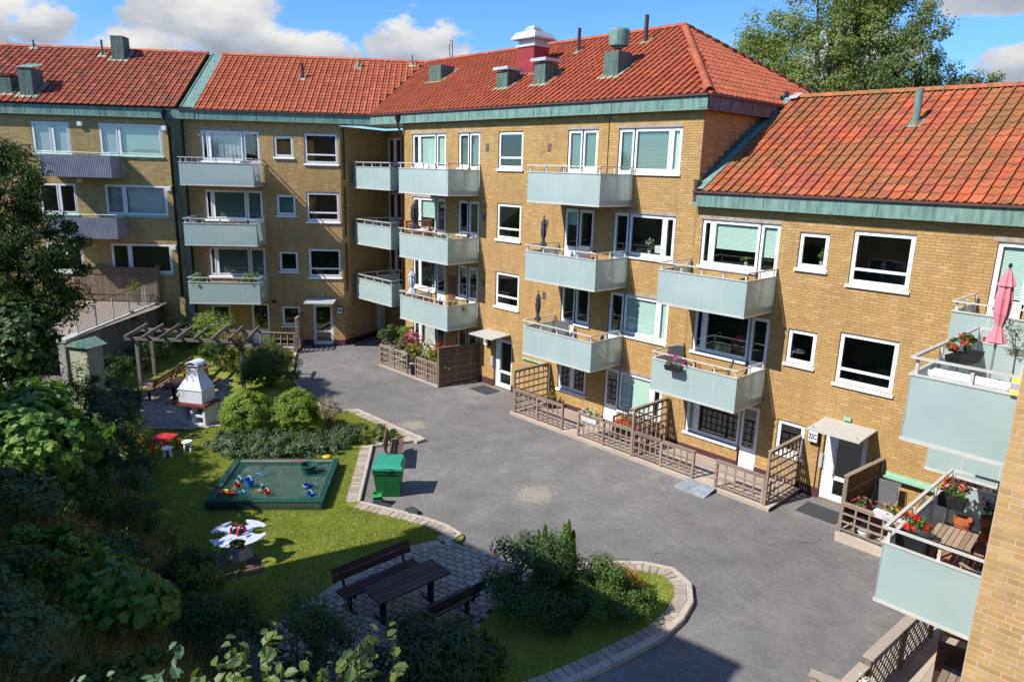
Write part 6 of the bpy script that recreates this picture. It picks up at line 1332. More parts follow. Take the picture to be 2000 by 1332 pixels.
PR = math.atan2(-9.4+11.79, 1.4-3.4)
pd = Vector((1.44-3.75, -9.42+11.5, 0)).normalized(); pr = math.atan2(pd.y, pd.x)
picnic('dark table nearest the barbecue under the pergola', (3.15, -11.05, G0), pr, 'wood_dark', 1.35, 5)
picnic('reddish slatted table at the far end of the pergola patio', (1.75, -9.75, G0), pr, 'wood_red', 1.35, 5)
bench('oak bench with high back on the left side of the pergola tables', (1.95, -11.45, G0), pr+R(180), 'wood_oak', 'black_metal', 1.9, group='pergola benches', backn=2)
bench('second oak bench further along on the left of the pergola tables', (.55, -10.2, G0), pr+R(180), 'wood_oak', 'black_metal', 1.7, group='pergola benches', backn=2)
bench('oak bench on the right side of the pergola tables', (3.1, -9.95, G0), pr, 'wood_oak', 'black_metal', 1.9, group='pergola benches', backn=2)
# pergola
per = thing('pergola', 'weathered grey wooden pergola over the barbecue benches', 'pergola', (1.6, -9.6, 0)); o_ = Vector((1.6, -9.6, 0))
c1, c2, c3, c4 = Vector((.35, -11.6, 0))-o_, Vector((-.95, -10.65, 0))-o_, Vector((3.3, -8.55, 0))-o_, Vector((1.9, -7.55, 0))-o_
for c in (c1, c2, c3, c4): m = MB(); m.box(-.06, .06, -.06, .06, 0, 2.08); m.obj('post', 'wood_pergola', per, Matrix.Translation(c) @ RZ(pr))
for a, b in ((c1, c3), (c2, c4)): d = (b-a).normalized(); m = MB(); m.bar(a-d*.45+Vector((0, 0, 2.10)), b+d*.45+Vector((0, 0, 2.10)), .055, .14); m.obj('beam', 'wood_pergola', per)
d1 = (c3-c1); d2 = (c2-c1).normalized()
for i in range(8):
    q = c1-d1.normalized()*.3+(d1+d1.normalized()*.6)*(i/7); e = (c4-c3).normalized().lerp(d2, 1-i/7).normalized(); m = MB(); m.bar(q-e*.42+Vector((0, 0, 2.24)), q+e*(1.62+.45)+Vector((0, 0, 2.24)), .05, .14); m.obj('rafter', 'wood_pergola', per)
# barbecue
bq = thing('barbecue', 'white masonry barbecue with chimney hood and red shelf', 'barbecue', (5.95, -11.35, G0), R(33)); W, Dp = .55, .38
m = MB()
for x in (-W, -.03, W-.09): m.box(x, x+.09, -Dp, Dp, 0, .72)
m.box(-W+.09, W-.09, Dp-.08, Dp-.002, 0, .72); m.box(-W+.09, -.03, -Dp+.01, Dp-.08, 0, .06); m.box(.06, W-.09, -Dp+.012, Dp-.08, .30, .37); m.box(.06, W-.09, -Dp+.01, Dp-.08, 0, .06); m.obj('base', 'bbq_white', bq)
m = MB(); m.box(-W-.12, W+.12, -Dp-.14, Dp+.02, .72, .80); m.obj('shelf', 'bbq_red', bq)
m = MB(); s1, s2 = (.47, .36), (.2, .19)
m.box(-s1[0], -s1[0]+.06, -s1[1], s1[1], .80, 1.25); m.box(s1[0]-.06, s1[0], -s1[1], s1[1], .80, 1.25); m.box(-s1[0]+.06, s1[0]-.06, s1[1]-.06, s1[1], .80, 1.25); m.box(-s1[0]+.06, s1[0]-.06, -s1[1], -s1[1]+.05, 1.0, 1.25) if False else m.box(-s1[0]+.06, s1[0]-.06, -s1[1]+.002, -s1[1]+.05, .80, 1.25); m.obj('fire_box', 'bbq_white', bq)
m = MB(); m.box(-s1[0]-.02, s1[0]+.02, -s1[1]-.02, s1[1]+.02, 1.25, 1.29); m.add([(-s1[0], -s1[1], 1.29), (s1[0], -s1[1], 1.29), (s1[0], s1[1], 1.29), (-s1[0], s1[1], 1.29), (-s2[0], -s2[1]+.05, 1.78), (s2[0], -s2[1]+.05, 1.78), (s2[0], s2[1]+.05, 1.78), (-s2[0], s2[1]+.05, 1.78)], [(0, 1, 5, 4), (1, 2, 6, 5), (2, 3, 7, 6), (3, 0, 4, 7)]); m.obj('hood', 'bbq_white', bq)
m = MB(); m.box(-s2[0]-.012, s2[0]+.012, -.155, .255, 1.775, 1.80); m.box(-.185, .185, -.12, .22, 1.80, 2.10); m.obj('flue', 'bbq_white', bq)
m = MB(); m.tube([(0, -.135, 2.12), (0, -.121, 2.12)], .09, 16); m.tube([(.186, .05, 2.1), (.20, .05, 2.1)], .09, 14); m.obj('smoke_hole', 'black_metal', bq)
m = MB(); v = []
for k in range(9): a = math.pi*k/8; v += [(math.cos(a)*.27, -.2, 2.10+math.sin(a)*.16), (math.cos(a)*.27, .3, 2.10+math.sin(a)*.16), (math.cos(a)*.22, -.2, 2.10+math.sin(a)*.11), (math.cos(a)*.22, .3, 2.10+math.sin(a)*.11)]
f = []
for k in range(8): b = 4*k; f += [(b, b+4, b+5, b+1), (b+2, b+3, b+7, b+6), (b, b+2, b+6, b+4), (b+1, b+5, b+7, b+3)]
m.add(v, f); m.obj('flue_cap', 'bbq_white', bq); m = MB(); m.box(-.24, .24, -.18, .28, 2.09, 2.105); m.box(-.22, .22, .10, .26, 2.10, 2.2); m.obj('flue_ledge', 'bbq_white', bq)
# cabinet with green roof
cb_ = thing('utility_cabinet', 'pale plastered cabinet with pointed green copper roof by the retaining wall', 'cabinet', (.95, -13.55, 0), R(30)); m = MB(); m.box(-.42, .42, -.35, .35, 0, 2.25); m.obj('body', 'cabinet', cb_)
m = MB(); m.add([(-.55, -.48, 2.25), (.55, -.48, 2.25), (.55, .48, 2.25), (-.55, .48, 2.25), (0, -.48, 2.50), (0, .48, 2.50)], [(0, 1, 4), (1, 2, 5, 4), (2, 3, 5), (3, 0, 4, 5), (0, 3, 2, 1)]); m.obj('roof', 'patina', cb_)
# bench and bin by the asphalt
bench('brown bench at the asphalt edge seen from its end', (13.05, -7.85, 0), R(38.0)+R(180)-R(0), 'wood_red', 'black_metal', 1.55, group=None) if False else bench('brown bench at the asphalt edge beside the green bin', (13.25, -7.9, .0), R(142), 'wood_brown', 'black_metal', 1.5)
gb = thing('sand_bin', 'green plastic grit bin with turquoise green lid beside the bench', 'bin', (15.0, -9.35, 0), R(48)); m = MB(); m.add([(-.32, -.27, .02), (.32, -.27, .02), (.32, .27, .02), (-.32, .27, .02), (-.41, -.34, .82), (.41, -.34, .82), (.41, .34, .82), (-.41, .34, .82)], [(0, 3, 2, 1), (0, 1, 5, 4), (1, 2, 6, 5), (2, 3, 7, 6), (3, 0, 4, 7)]); m.box(-.43, .43, -.36, .36, .72, .80); m.obj('body', 'bin_green', gb)
m = MB(); m.box(-.44, .44, -.39, .37, .83, .90); m.add([(-.44, -.39, .90), (.44, -.39, .90), (.44, .37, .90), (-.44, .37, .90), (-.36, -.30, 1.0), (.36, -.30, 1.0), (.38, .35, 1.04), (-.38, .35, 1.04)], [(0, 1, 5, 4), (1, 2, 6, 5), (2, 3, 7, 6), (3, 0, 4, 7), (4, 5, 6, 7)]); m.box(-.12, .12, -.42, -.391, .84, .92); m.obj('lid', 'bin_lid', gb)
for lb, q, rz in (('small dark bracket with green clamp lying by the kerb beside the bin', pix(738, 985, 0), R(40)), ('dark grey wedge-shaped block on the asphalt by the kerb', pix(805, 1004, 0), R(-10))):
    t = thing('stone_block' if 'wedge' in lb else 'scoop', lb, 'block' if 'wedge' in lb else 'scoop', (q[0], q[1], .0), rz); m = MB()
    if 'wedge' in lb: m.add([(-.2, -.12, .0), (.2, -.14, 0), (.22, .14, 0), (-.18, .12, 0), (-.2, -.12, .13), (.05, -.14, .16), (.07, .14, .16), (-.18, .12, .13), (.3, 0, .03)], [(0, 1, 5, 4), (2, 3, 7, 6), (3, 0, 4, 7), (4, 5, 6, 7), (1, 8, 5), (8, 6, 5), (8, 2, 6)]); m.obj('body', 'stone_dark', t)
    else:
        m.box(-.12, .12, -.06, .06, 0, .22); m.add([(.12, -.1, .0), (.4, -.12, 0), (.4, .12, 0), (.12, .1, 0), (.12, -.1, .12), (.12, .1, .12)], [(0, 1, 4), (2, 3, 5), (1, 2, 5, 4)]); m.obj('body', 'stone_dark', t); g = MB(); g.add([(-.14, -.1, .24), (.16, -.12, .3), (.16, .12, .3), (-.14, .1, .24), (-.12, -.08, .34), (.14, -.1, .36), (.14, .1, .36), (-.12, .08, .34)], [(0, 3, 2, 1), (0, 1, 5, 4), (1, 2, 6, 5), (2, 3, 7, 6), (3, 0, 4, 7)]); g.obj('clamp', 'green_plastic', t)
# sandbox
A_, B_, C_, D_ = [Vector((x, y, 0)) for x, y in ((10.6, -11.99), (12.57, -9.57), (14.86, -11.4), (12.85, -13.75))]
sb = thing('sandbox', 'timber sandpit on the lawn', 'sandbox', tuple(A_)); cen_ = (A_+B_+C_+D_)/4-A_
for a, b in ((A_, B_), (B_, C_), (C_, D_), (D_, A_)):
    d = (b-a).normalized(); inw = ((cen_+A_)-(a+b)/2); inw -= d*inw.dot(d); inw.normalize(); m = MB(); m.bar(a-A_-d*.0+inw*.05+Vector((0, 0, .14)), b-A_+inw*.05+Vector((0, 0, .14)), .06, .28); m.obj('side_board', 'wood_brown', sb)
    m = MB(); m.bar(a-A_+d*.02+inw*.09+Vector((0, 0, .295)), b-A_-d*.02+inw*.09+Vector((0, 0, .295)), .15, .03); m.obj('rim_board', 'wood_grey', sb)
m = MB(); n = 14; v = []; rs = np.random.default_rng(5); hz = rs.random((n+1, n+1))*.07
for j in range(n+1):
    for i in range(n+1): p = (A_.lerp(B_, i/n)).lerp(D_.lerp(C_, i/n), j/n)-A_; v.append((p.x, p.y, .13+hz[j, i]))
m.add(v, [(j*(n+1)+i, (j+1)*(n+1)+i, (j+1)*(n+1)+i+1, j*(n+1)+i+1)[::-1] for j in range(n) for i in range(n)]); m.obj('sand', 'sand', sb, smooth=True)
net = thing('sandbox_net', 'green net stretched over the sandpit', 'net', tuple(A_+Vector((0, 0, .325))))
def netp(s, t):
    p = (A_.lerp(B_, s)).lerp(D_.lerp(C_, s), t)-A_; sag = (4*s*(1-s)*4*t*(1-t))**.5; return Vector((p.x, p.y, -.10*sag))
V = []; Fq = []; wv = .0095
for kind, N_ in ((0, 52), (1, 50)):
    for i in range(N_+1):
        K = 14; base = len(V)
        for k in range(K+1):
            s, t = (i/N_, k/K) if kind == 0 else (k/K, i/N_); p = netp(s, t); sd = (netp(min(1, s+.01), t)-netp(max(0, s-.01), t)).normalized() if kind == 0 else (netp(s, min(1, t+.01))-netp(s, max(0, t-.01))).normalized()
            V += [tuple(p-sd*wv), tuple(p+sd*wv)]
        Fq += [(base+2*k, base+2*k+1, base+2*k+3, base+2*k+2) for k in range(K)]
put('mesh_cords', np_mesh('mesh_cords', np.array(V), np.array(Fq), 'net_green'), net); m = MB()
for a, b in ((A_, B_), (B_, C_), (C_, D_), (D_, A_)): m.tube([a-A_, b-A_], .014, 6)
m.obj('edge_rope', 'net_green', net)
for a, b in ((B_, C_), (C_, D_), (D_, A_)):
    d = (b-a).normalized(); inw = ((cen_+A_)-(a+b)/2); inw -= d*inw.dot(d); inw.normalize(); m = MB()
    for k in range(7): m.bar(a-A_+inw*(.012+.024*k)+Vector((0, 0, .004+.002*k)), b-A_+inw*(.012+.024*k)+Vector((0, 0, .004+.002*k)), .015, .006)
    for k in range(4): m.bar(a-A_-inw*.02+Vector((0, 0, -.04-.06*k)), b-A_-inw*.02+Vector((0, 0, -.04-.06*k)), .006, .02)
    o = m.obj('net_hem', 'net_green', net); o['kind'] = 'stuff'
def toy_bucket(label, px, py, mat, r=.09, h=.16, tilt=0, z=.20):
    q = pix(px, py, z+.05); t = thing('toy_bucket', label, 'toy', (q[0], q[1], z), 0, 'sandpit toys'); Mx = Matrix.Rotation(tilt, 4, 'X') @ T(0, 0, 0); m = MB(); m.lathe([(r*.72, 0), (r, h), (r*1.08, h), (r*.92, h), (r*.66, .02)], 14); m.obj('bucket', mat, t, Mx)
    m = MB(); m.tube([(math.cos(a)*r, 0, h+math.sin(a)*r*.8) for a in [math.pi*k/8 for k in range(9)]], .006, 5); m.obj('handle', 'white', t, Mx); return t
toy_bucket('red toy bucket at the left of the sandpit', 464, 950, 'red_plastic'); toy_bucket('light blue toy bucket behind the red one in the sandpit', 468, 940, 'cyan_plastic', .10, .14); toy_bucket('large blue toy bucket left of centre in the sandpit', 488, 948, 'blue_plastic', .13, .24); toy_bucket('blue bucket lying on its side at the right of the sandpit', 608, 945, 'blue_plastic', .10, .18, R(75), .27); toy_bucket('dark blue toy bucket in the near right corner of the sandpit', 607, 969, 'blue_plastic', .10, .16); toy_bucket('red toy bucket near the front edge of the sandpit', 522, 963, 'red_plastic', .09, .13); toy_bucket('small cyan toy pot in the middle of the sandpit', 511, 951, 'cyan_plastic', .06, .10); toy_bucket('cyan toy pot near the front edge of the sandpit', 475, 963, 'cyan_plastic', .07, .09)
def toy_spade(label, px, py, mat, rz, z=.21, name='toy_spade'):
    q = pix(px, py, z); t = thing(name, label, 'toy', (q[0], q[1], z), rz, 'sandpit toys'); m = MB(); m.tube([(0, 0, .02), (.22, 0, .04)], .012, 6); m.obj('handle', mat, t); m = MB(); m.add([(.22, -.06, .01), (.36, -.05, .03), (.40, 0, .03), (.36, .05, .03), (.22, .06, .01), (.22, 0, .04)], [(0, 1, 5), (1, 2, 5), (2, 3, 5), (3, 4, 5)]); m.obj('blade', mat, t); return t
toy_spade('yellow toy spade at the right of the sandpit', 590, 952, 'yellow_plastic', 1.0); toy_spade('orange toy rake near the front edge of the sandpit', 495, 968, 'orange_plastic', 2.2); toy_spade('yellow toy spade near the front left of the sandpit', 452, 966, 'yellow_plastic', .2); toy_spade('green toy spade near the front left of the sandpit', 470, 970, 'green_plastic', 2.8); toy_spade('yellow toy scoop by the big green basket', 588, 912, 'yellow_plastic', .4); toy_spade('red toy spade lying on the far rim of the sandpit', 576, 904, 'red_plastic', 1.2, .42); toy_spade('blue toy spade at the back of the sandpit', 495, 925, 'blue_plastic', .5); toy_spade('red toy rake at the back of the sandpit', 492, 918, 'red_plastic', 1.8); toy_spade('orange toy mould by the right front corner of the sandpit', 580, 968, 'orange_plastic', 1.4)
q = pix(442, 966, .22); t = thing('toy_boat', 'pink and yellow toy boat in the near left corner of the sandpit', 'toy', (q[0], q[1], .2), R(40), 'sandpit toys'); m = MB(); m.add([(-.2, -.08, .1), (.2, -.08, .1), (.28, 0, .12), (.2, .08, .1), (-.2, .08, .1), (-.15, -.05, 0), (.16, -.05, 0), (.2, 0, 0), (.16, .05, 0), (-.15, .05, 0)], [(0, 5, 6, 1), (1, 6, 7, 2), (2, 7, 8, 3), (3, 8, 9, 4), (4, 9, 5, 0), (5, 9, 8, 7, 6), (0, 1, 2, 3, 4)]); m.obj('hull', 'red_plastic', t); m = MB(); m.box(-.1, .08, -.05, .05, .1, .17); m.obj('cabin', 'yellow_plastic', t)
q = pix(603, 925, .2); t = thing('basket', 'large dark green plastic basket in the far right corner of the sandpit', 'basket', (q[0], q[1], .18)); m = MB(); m.lathe([(.17, 0), (.24, .30), (.27, .30), (.27, .33), (.22, .33), (.16, .03)], 18); m.obj('tub', 'net_green', t)
q = pix(638, 892, G0); t = thing('frisbee', 'yellow disc toy lying on the lawn behind the sandpit', 'toy', (q[0], q[1], G0)); m = MB(); m.lathe([(.13, 0), (.14, .02), (.11, .045), (.02, .05)], 16); m.obj('disc', 'yellow_plastic', t)
# spring rocker
sr = thing('spring_rocker', 'white clover-shaped spring rocker with red centre handles on the lawn', 'play equipment', (15.75, -14.05, G0-.02), R(20)); m = MB()
m.add([(-.22, -.22, 0), (.22, -.22, 0), (.22, .22, 0), (-.22, .22, 0), (-.15, -.15, .24), (.15, -.15, .24), (.15, .15, .24), (-.15, .15, .24)], [(0, 1, 5, 4), (1, 2, 6, 5), (2, 3, 7, 6), (3, 0, 4, 7), (4, 5, 6, 7)]); m.obj('concrete_base', 'concrete', sr)
m = MB(); m.tube([(.10*math.cos(a)*(1.1 if a < 12 else .95), .10*math.sin(a), .26+a*.0105) for a in [k*.45 for k in range(int(5*2*math.pi/.45))]], .016, 6); m.obj('spring', 'black_metal', sr)
m = MB(); out = []
for k in range(4):
    a0 = k*math.pi/2
    for da in (-.50, -.34, -.12, .12, .34, .50): out.append((.72*math.cos(a0+da), .72*math.sin(a0+da)))
    cx_, cy_ = .52*math.cos(a0+math.pi/4), .52*math.sin(a0+math.pi/4)
    for j in range(11): th = a0+math.pi/4+math.pi+R(125-j*25); out.append((cx_+.205*math.cos(th), cy_+.205*math.sin(th)))
out = [(x*.9, y*.9) for x, y in out]; n = len(out); m.prism(out, .62, .645)
m.obj('platform', 'white_board', sr)
for sx in (-1, 1): m = MB(); m.tube([(sx*.11, .12*math.cos(a), .65+.20*math.sin(a)) for a in [math.pi*k/8 for k in range(9)]], .028, 6); m.obj('handle_side', 'red_plastic', sr)
m = MB(); m.tube([(-.11, 0, .85), (.11, 0, .85)], .016, 6); m.tube([(-.11, .09, .76), (.11, .09, .76)], .016, 6); m.box(-.09, .09, -.09, .09, .645, .72); m.obj('handle_bar', 'black_metal', sr)
# children's furniture
t = thing('child_table', 'red plastic child table on the lawn by the shrubs', 'table', (8.0, -13.15, G0), R(40)); m = MB(); m.box(-.30, .30, -.30, .30, .44, .48); m.obj('table_top', 'red_plastic', t)
for sx in (-1, 1):
    for sy in (-1, 1): m = MB(); m.tube([(sx*.22, sy*.22, .44), (sx*.26, sy*.26, 0)], [.05, .035], 8); m.obj('leg', 'red_plastic', t)
for lb, q in (('white plastic child stool standing clear on the lawn', (8.42, -12.62)), ('white plastic child stool half under the red table', (8.55, -13.28))):
    t = thing('child_stool', lb, 'stool', (q[0], q[1], G0), 0, 'white child stools'); m = MB(); m.lathe([(.15, .26), (.165, .28), (.165, .30), (.15, .315), (.02, .305)], 18); m.obj('seat', 'white', t)
    for k in range(4): a = k*math.pi/2+.4; m = MB(); m.tube([(.09*math.cos(a), .09*math.sin(a), .27), (.14*math.cos(a), .14*math.sin(a), 0)], [.035, .032], 8); m.obj('leg', 'white', t)
# terrace fences at the left
board_fence('board_fence', 'tall weathered board fence on the gravel terrace in front of the left building', (-12.5, -14.8), (-6.55, -8.55), 2.2, 1.75, 60, 'fence_boards', [.4, 1.4], 'fence_boards', .012)
board_fence('board_fence', 'short tall board fence turning towards the dark green cladding', (-6.5, -8.5), (-8.35, -6.95), 2.2, 1.85, 18, 'wall_boards', [.4, 1.4], 'fence_boards', .012)
def bar_railing(label, p, q, z, h, n):
    t = thing('bar_railing', label, 'railing', (p[0], p[1], z), 0, 'rusty bar railings'); Q = Vector((q[0]-p[0], q[1]-p[1], 0)); L = Q.length; M0 = seg_matrix((0, 0, 0), Q)
    for zz in (.08, h): m = MB(); m.tube([(0, 0, zz), (L, 0, zz)], .02, 6); m.obj('rail', 'wood_oak' if zz > .5 else 'alu_dark', t, M0)
    k = max(1, round(L/1.6))
    for i in range(k+1): m = MB(); m.tube([(L*i/k, 0, -.15), (L*i/k, 0, h)], .028, 6); m.obj('post', 'zinc', t, M0)
    me = MB(); me.tube([(0, 0, .08), (0, 0, h)], .009, 5); bm2 = me.me('bar', 'alu_dark')
    for i in range(1, n): put('bar', bm2, t, M0 @ T(L*i/n, 0, 0))
    return t
bar_railing('slim bar railing along the top of the retaining wall left of the gap', (-5.4, -9.55), (-1.2, -13.3), 2.24, 1.05, 46); bar_railing('slim bar railing on the retaining wall near the dark green cladding', (-9.2, -6.15), (-5.55, -9.4), 2.24, 1.05, 40)
# ------------------------------------------------------------------ plants
def leafbush(*a, **k): return shrub(*a, **k)
# trees beyond the roofs
def far(px, py, dist):
    d = _fw + _rt*(px-1000)/FPX + _up*(666-py)/FPX; d = d/np.hypot(d[0], d[1]); return CAM_POS + d*dist
q = far(1625, 60, 46); L1 = (q[0], q[1], 0); zt = q[2]
tree('broadleaf_tree', 'large broadleaf tree with airy crown behind the right roof', L1, 9, .38, [(-.6, -.4, zt-2.0, 4.0, 4.0, 4.6, .40), (2.0, 2.0, zt-1.0, 3.2, 3.2, 4.0, .30), (-2.4, -2.6, zt-2.2, 2.4, 2.4, 3.2, .16), (1.0, 1.0, zt+2.6, 3.0, 3.0, 2.6, .14)], 54000, .17, 'leaf_tree', 201, nclump=120, crad=.8, limbs=34, hang=.3)
q = far(1800, 120, 44); zt = q[2]
tree('birch_tree', 'darker weeping birch at the right behind the roof', (q[0], q[1], 0), 8, .25, [(0, 0, zt-1.2, 2.1, 2.1, 3.9, .5), (1.4, 1.4, zt-2.6, 1.6, 1.6, 2.6, .25), (-1.6, -1.6, zt-2.4, 1.8, 1.8, 2.8, .25)], 15000, .17, 'leaf_birch', 202, nclump=40, crad=.6, limbs=18, hang=1.6, aspect=.5)
q = far(1915, 165, 44); tree('birch_tree', 'thin wispy birch top at the far right above the ridge', (q[0], q[1], 0), 6, .12, [(0, 0, q[2]-.6, 1.5, 1.5, 1.3, 1.0)], 1400, .17, 'leaf_birch', 203, nclump=16, crad=.4, hang=2.0, limbs=10)
q = far(1480, 120, 50); tree('broadleaf_tree', 'thin-leaved tree edge showing left of the big crown', (q[0], q[1], 0), 8, .2, [(0, 0, q[2]-1.6, 2.4, 2.4, 3.6, 1.0)], 9000, .17, 'leaf_tree', 204, nclump=34, crad=.7, limbs=16)
# left evergreen tree
tree('evergreen_tree', 'tall dark evergreen tree at the left edge in front of the old building', (2.75, -16.1, bank_z(2.75, -16.1)), 4.0, .2, [(-.2, -.2, 2.6, 1.6, 1.6, 1.9, .34), (.5, .7, 5.0, 1.75, 1.75, 1.9, .32), (.0, .2, 7.0, 1.4, 1.4, 1.8, .22), (-.7, -.4, 8.6, .8, .8, 1.1, .07), (1.0, 1.2, 3.6, 1.0, 1.0, .8, .05)], 52000, .13, 'leaf_thuja', 210, nclump=60, crad=.42, hang=1.0, aspect=.4, limbs=30)
shrub('climbing_vine', 'large-leaved climbing vine mass in front of the dark evergreen', (4.9, -16.6, bank_z(4.9, -16.6)), 1.45, 1.2, 3.4, 4600, .20, 'leaf_vine', 211, None, 'ivy', 34, .62, .35, .6, .85, 8, 'vine', .5)
shrub('climbing_vine', 'lime green leafy vine at the left edge below the dark one', (12.8, -17.5, bank_z(12.8, -17.5)), 2.3, 1.2, 2.1, 3800, .20, 'leaf_bright', 212, None, 'ivy', 28, .6, .35, .6, .85, 6, 'vine', .5)
# trees out of frame that dapple the lawn
tree('garden_tree', 'tall garden tree left of the opposite block, outside the frame', (7.6, -22.2, bank_z(7.6, -22.2)), 1.6, .2, [(0, 0, 2.5, 2.4, 1.9, 1.5, .7), (1.2, .6, 1.8, 1.8, 1.4, 1.2, .3)], 3600, .30, 'leaf_mid', 213, nclump=30, crad=.7); tree('garden_tree', 'spreading garden tree beside the opposite block, outside the frame', (11.2, -22.8, bank_z(11.2, -22.8)), 1.5, .2, [(0, 0, 2.3, 2.2, 1.8, 1.4, .7), (1.4, .3, 1.7, 1.8, 1.3, 1.1, .3)], 3400, .30, 'leaf_mid', 214, nclump=28, crad=.7)
# shrubs along the left lawn edge
LS = [((4.2, -13.6), 1.0, .9, 1.5, 'leaf_juniper', 'needle', .14, 'feathery juniper shrub beside the barbecue patio', .3, 4200), ((5.6, -14.1), 1.1, .9, 1.35, 'leaf_juniper', 'needle', .14, 'second feathery juniper in front of the patio corner', .3, 4200), ((7.2, -14.2), 1.2, .9, 1.25, 'leaf_ever', 'small', .07, 'dark glossy shrub behind the red child table', .55, 4200), ((9.3, -14.7), 1.2, .8, 1.2, 'leaf_dark', 'small', .09, 'dark flowering shrub with yellow spikes at the lawn edge', .5, 3600), ((11.2, -15.3), 1.2, .9, 1.3, 'leaf_dark', 'small', .08, 'dark shrub with dry stems at the left lawn edge', .45, 3000), ((13.2, -15.7), 1.1, .8, 1.1, 'leaf_blue', 'small', .07, 'blue green low shrub left of the spring rocker', .5, 3000), ((15.0, -16.1), 1.2, .9, 1.0, 'leaf_dark', 'small', .07, 'dark cotoneaster below the spring rocker', .5, 3000), ((2.6, -14.2), 1.0, .8, 1.8, 'leaf_mid', 'small', .09, 'green shrub at the foot of the plastered cabinet', .55, 2600)]
for i, ((x, y), rx, ry, h_, mt, shp, lf, lb, asp, n) in enumerate(LS): shrub('garden_shrub', lb, (x, y, max(G0, bank_z(x, y))-.03), rx, ry, h_, n, lf, mt, 220+i, 'shrubs along the left lawn edge', shp, 26, None, .3, .0 if shp == 'small' else -.6, asp)
r_ = np.random.default_rng(9)
for i in range(3):
    x, y = ((9.6, -14.1), (9.0, -14.35), (10.0, -14.4))[i]
    t = thing('goldenrod', ('goldenrod stem with yellow spike nearest the lawn', 'goldenrod stem left of the others in the shrubs', 'rightmost goldenrod stem in the shrubs')[i], 'flowers', (x, y, G0), 0, 'goldenrod stems'); m = MB(); m.tube([(0, 0, 0), (.05, .03, 1.35)], .008, 5); m.obj('stem', 'twig', t); P = np.column_stack([r_.normal(size=70)*.06, r_.normal(size=70)*.06, 1.1+r_.random(70)*.35]); put('flower', leaf_mesh('flower', P, rdir(r_, 70), np.full(70, .06), 'petal_yellow', r_), t)['kind'] = 'stuff'
# around the pergola
PS = [((-1.3, -7.9), .9, .8, 2.6, 'leaf_lime', .08, 'lime green shrub rising above the pergola beams', 3600), ((-.4, -7.9), 1.1, 1.0, 1.5, 'leaf_dark', .08, 'dark green shrub behind the pergola tables', 3600), ((.8, -7.7), 1.0, .9, 1.15, 'leaf_yellow', .07, 'golden yellow shrub at the end of the pergola', 3600), ((1.6, -6.8), .8, .7, .9, 'leaf_blue', .07, 'grey green shrub by the right pergola posts', 2600), ((-2.6, -7.0), .6, .6, 2.2, 'leaf_ever', .06, 'dark columnar shrub in front of the back wing', 2600), ((-.3, -5.6), .45, .45, 1.3, 'leaf_bright', .06, 'bright green conifer beside the entrance 32A deck', 2200), ((-3.6, -9.3), 1.0, .9, 1.4, 'leaf_ever', .07, 'dark shrub below the retaining wall', 2600), ((-2.2, -10.6), 1.0, .9, 1.3, 'leaf_dark', .08, 'dark shrub between retaining wall and pergola', 2600), ((-.6, -12.2), 1.0, .9, 1.3, 'leaf_dark', .08, 'dark shrub behind the left pergola bench', 2600), ((-4.8, -7.8), .9, .8, 1.5, 'leaf_ever', .07, 'dark shrub in the corner below the old building', 2400)]
for i, ((x, y), rx, ry, h_, mt, lf, lb, n) in enumerate(PS): shrub('garden_shrub', lb, (x, y, G0-.03), rx, ry, h_, n, lf, mt, 240+i, 'shrubs around the pergola')
shrub('climbing_plant', 'rusty red climber on the near right pergola post', (3.25, -8.6, 1.45), .32, .32, 1.1, 900, .07, 'leaf_rust', 255, None, nclump=14, stems=3, cat='climber')
shrub('climbing_plant', 'green climber over the far beam of the pergola', (.6, -9.1, 1.75), 1.1, .5, .75, 1500, .09, 'leaf_lime', 259, None, nclump=22, stems=3, cat='climber', low=-1)
shrub('climbing_plant', 'ivy hanging over the retaining wall', (-6.2, -8.65, .9), .35, .35, 1.5, 800, .09, 'leaf_mid', 256, None, 'ivy', 14, stems=0, cat='climber', low=-1)
shrub('climbing_plant', 'reddish creeper on the middle of the retaining wall', (-4.4, -10.3, .8), .4, .4, 1.5, 700, .09, 'leaf_rust', 257, None, 'ivy', 14, stems=0, cat='climber', low=-1)
shrub('sapling', 'yellowing sapling on the gravel terrace behind the bar railing', (-6.4, -9.5, 2.2), .45, .45, 1.5, 420, .10, 'leaf_yellow', 258, None, nclump=16, stems=6, cat='shrub')
shrub('spirea_bush', 'large rounded bush with rusty flower heads by the asphalt', (3.55, -7.55, G0-.03), 1.2, 1.1, 1.7, 14000, .085, 'leaf_mid', 260, None, 'small', 60, .30, .4)
r_ = np.random.default_rng(21); sp = [o for o in COL.objects if o.name.startswith('spirea_bush')][0]; d = rdir(r_, 420); d[:, 2] = np.abs(d[:, 2])+.15; P = np.array((0, 0, .8))+d/np.linalg.norm(d, axis=1, keepdims=True)*np.array((1.22, 1.15, .98)); put('flower_heads', leaf_mesh('flower_heads', np.repeat(P, 4, 0)+r_.normal(size=(1680, 3))*.03, np.repeat(d, 4, 0), np.full(1680, .06), 'leaf_rust', r_), sp)
shrub('clipped_bush', 'rounded lime green clipped bush nearest the barbecue', (8.15, -10.55, G0-.03), .76, .74, 1.5, 23000, .066, 'leaf_lime', 261, 'round clipped bushes', 'small', 120, .17, .80, lift=.50); shrub('clipped_bush', 'rounded lime green clipped bush beside the dry reddish bush', (8.95, -9.1, G0-.03), .74, .72, 1.45, 23000, .066, 'leaf_lime', 262, 'round clipped bushes', 'small', 120, .17, .80, lift=.50)
shrub('dry_bush', 'upright reddish dry bush at the right of the clipped bushes', (9.75, -8.25, G0-.03), .45, .45, 1.35, 1500, .07, 'leaf_dry', 263, None, 'needle', 30, .16, .2, -1.2, .3, 26, lift=.6)
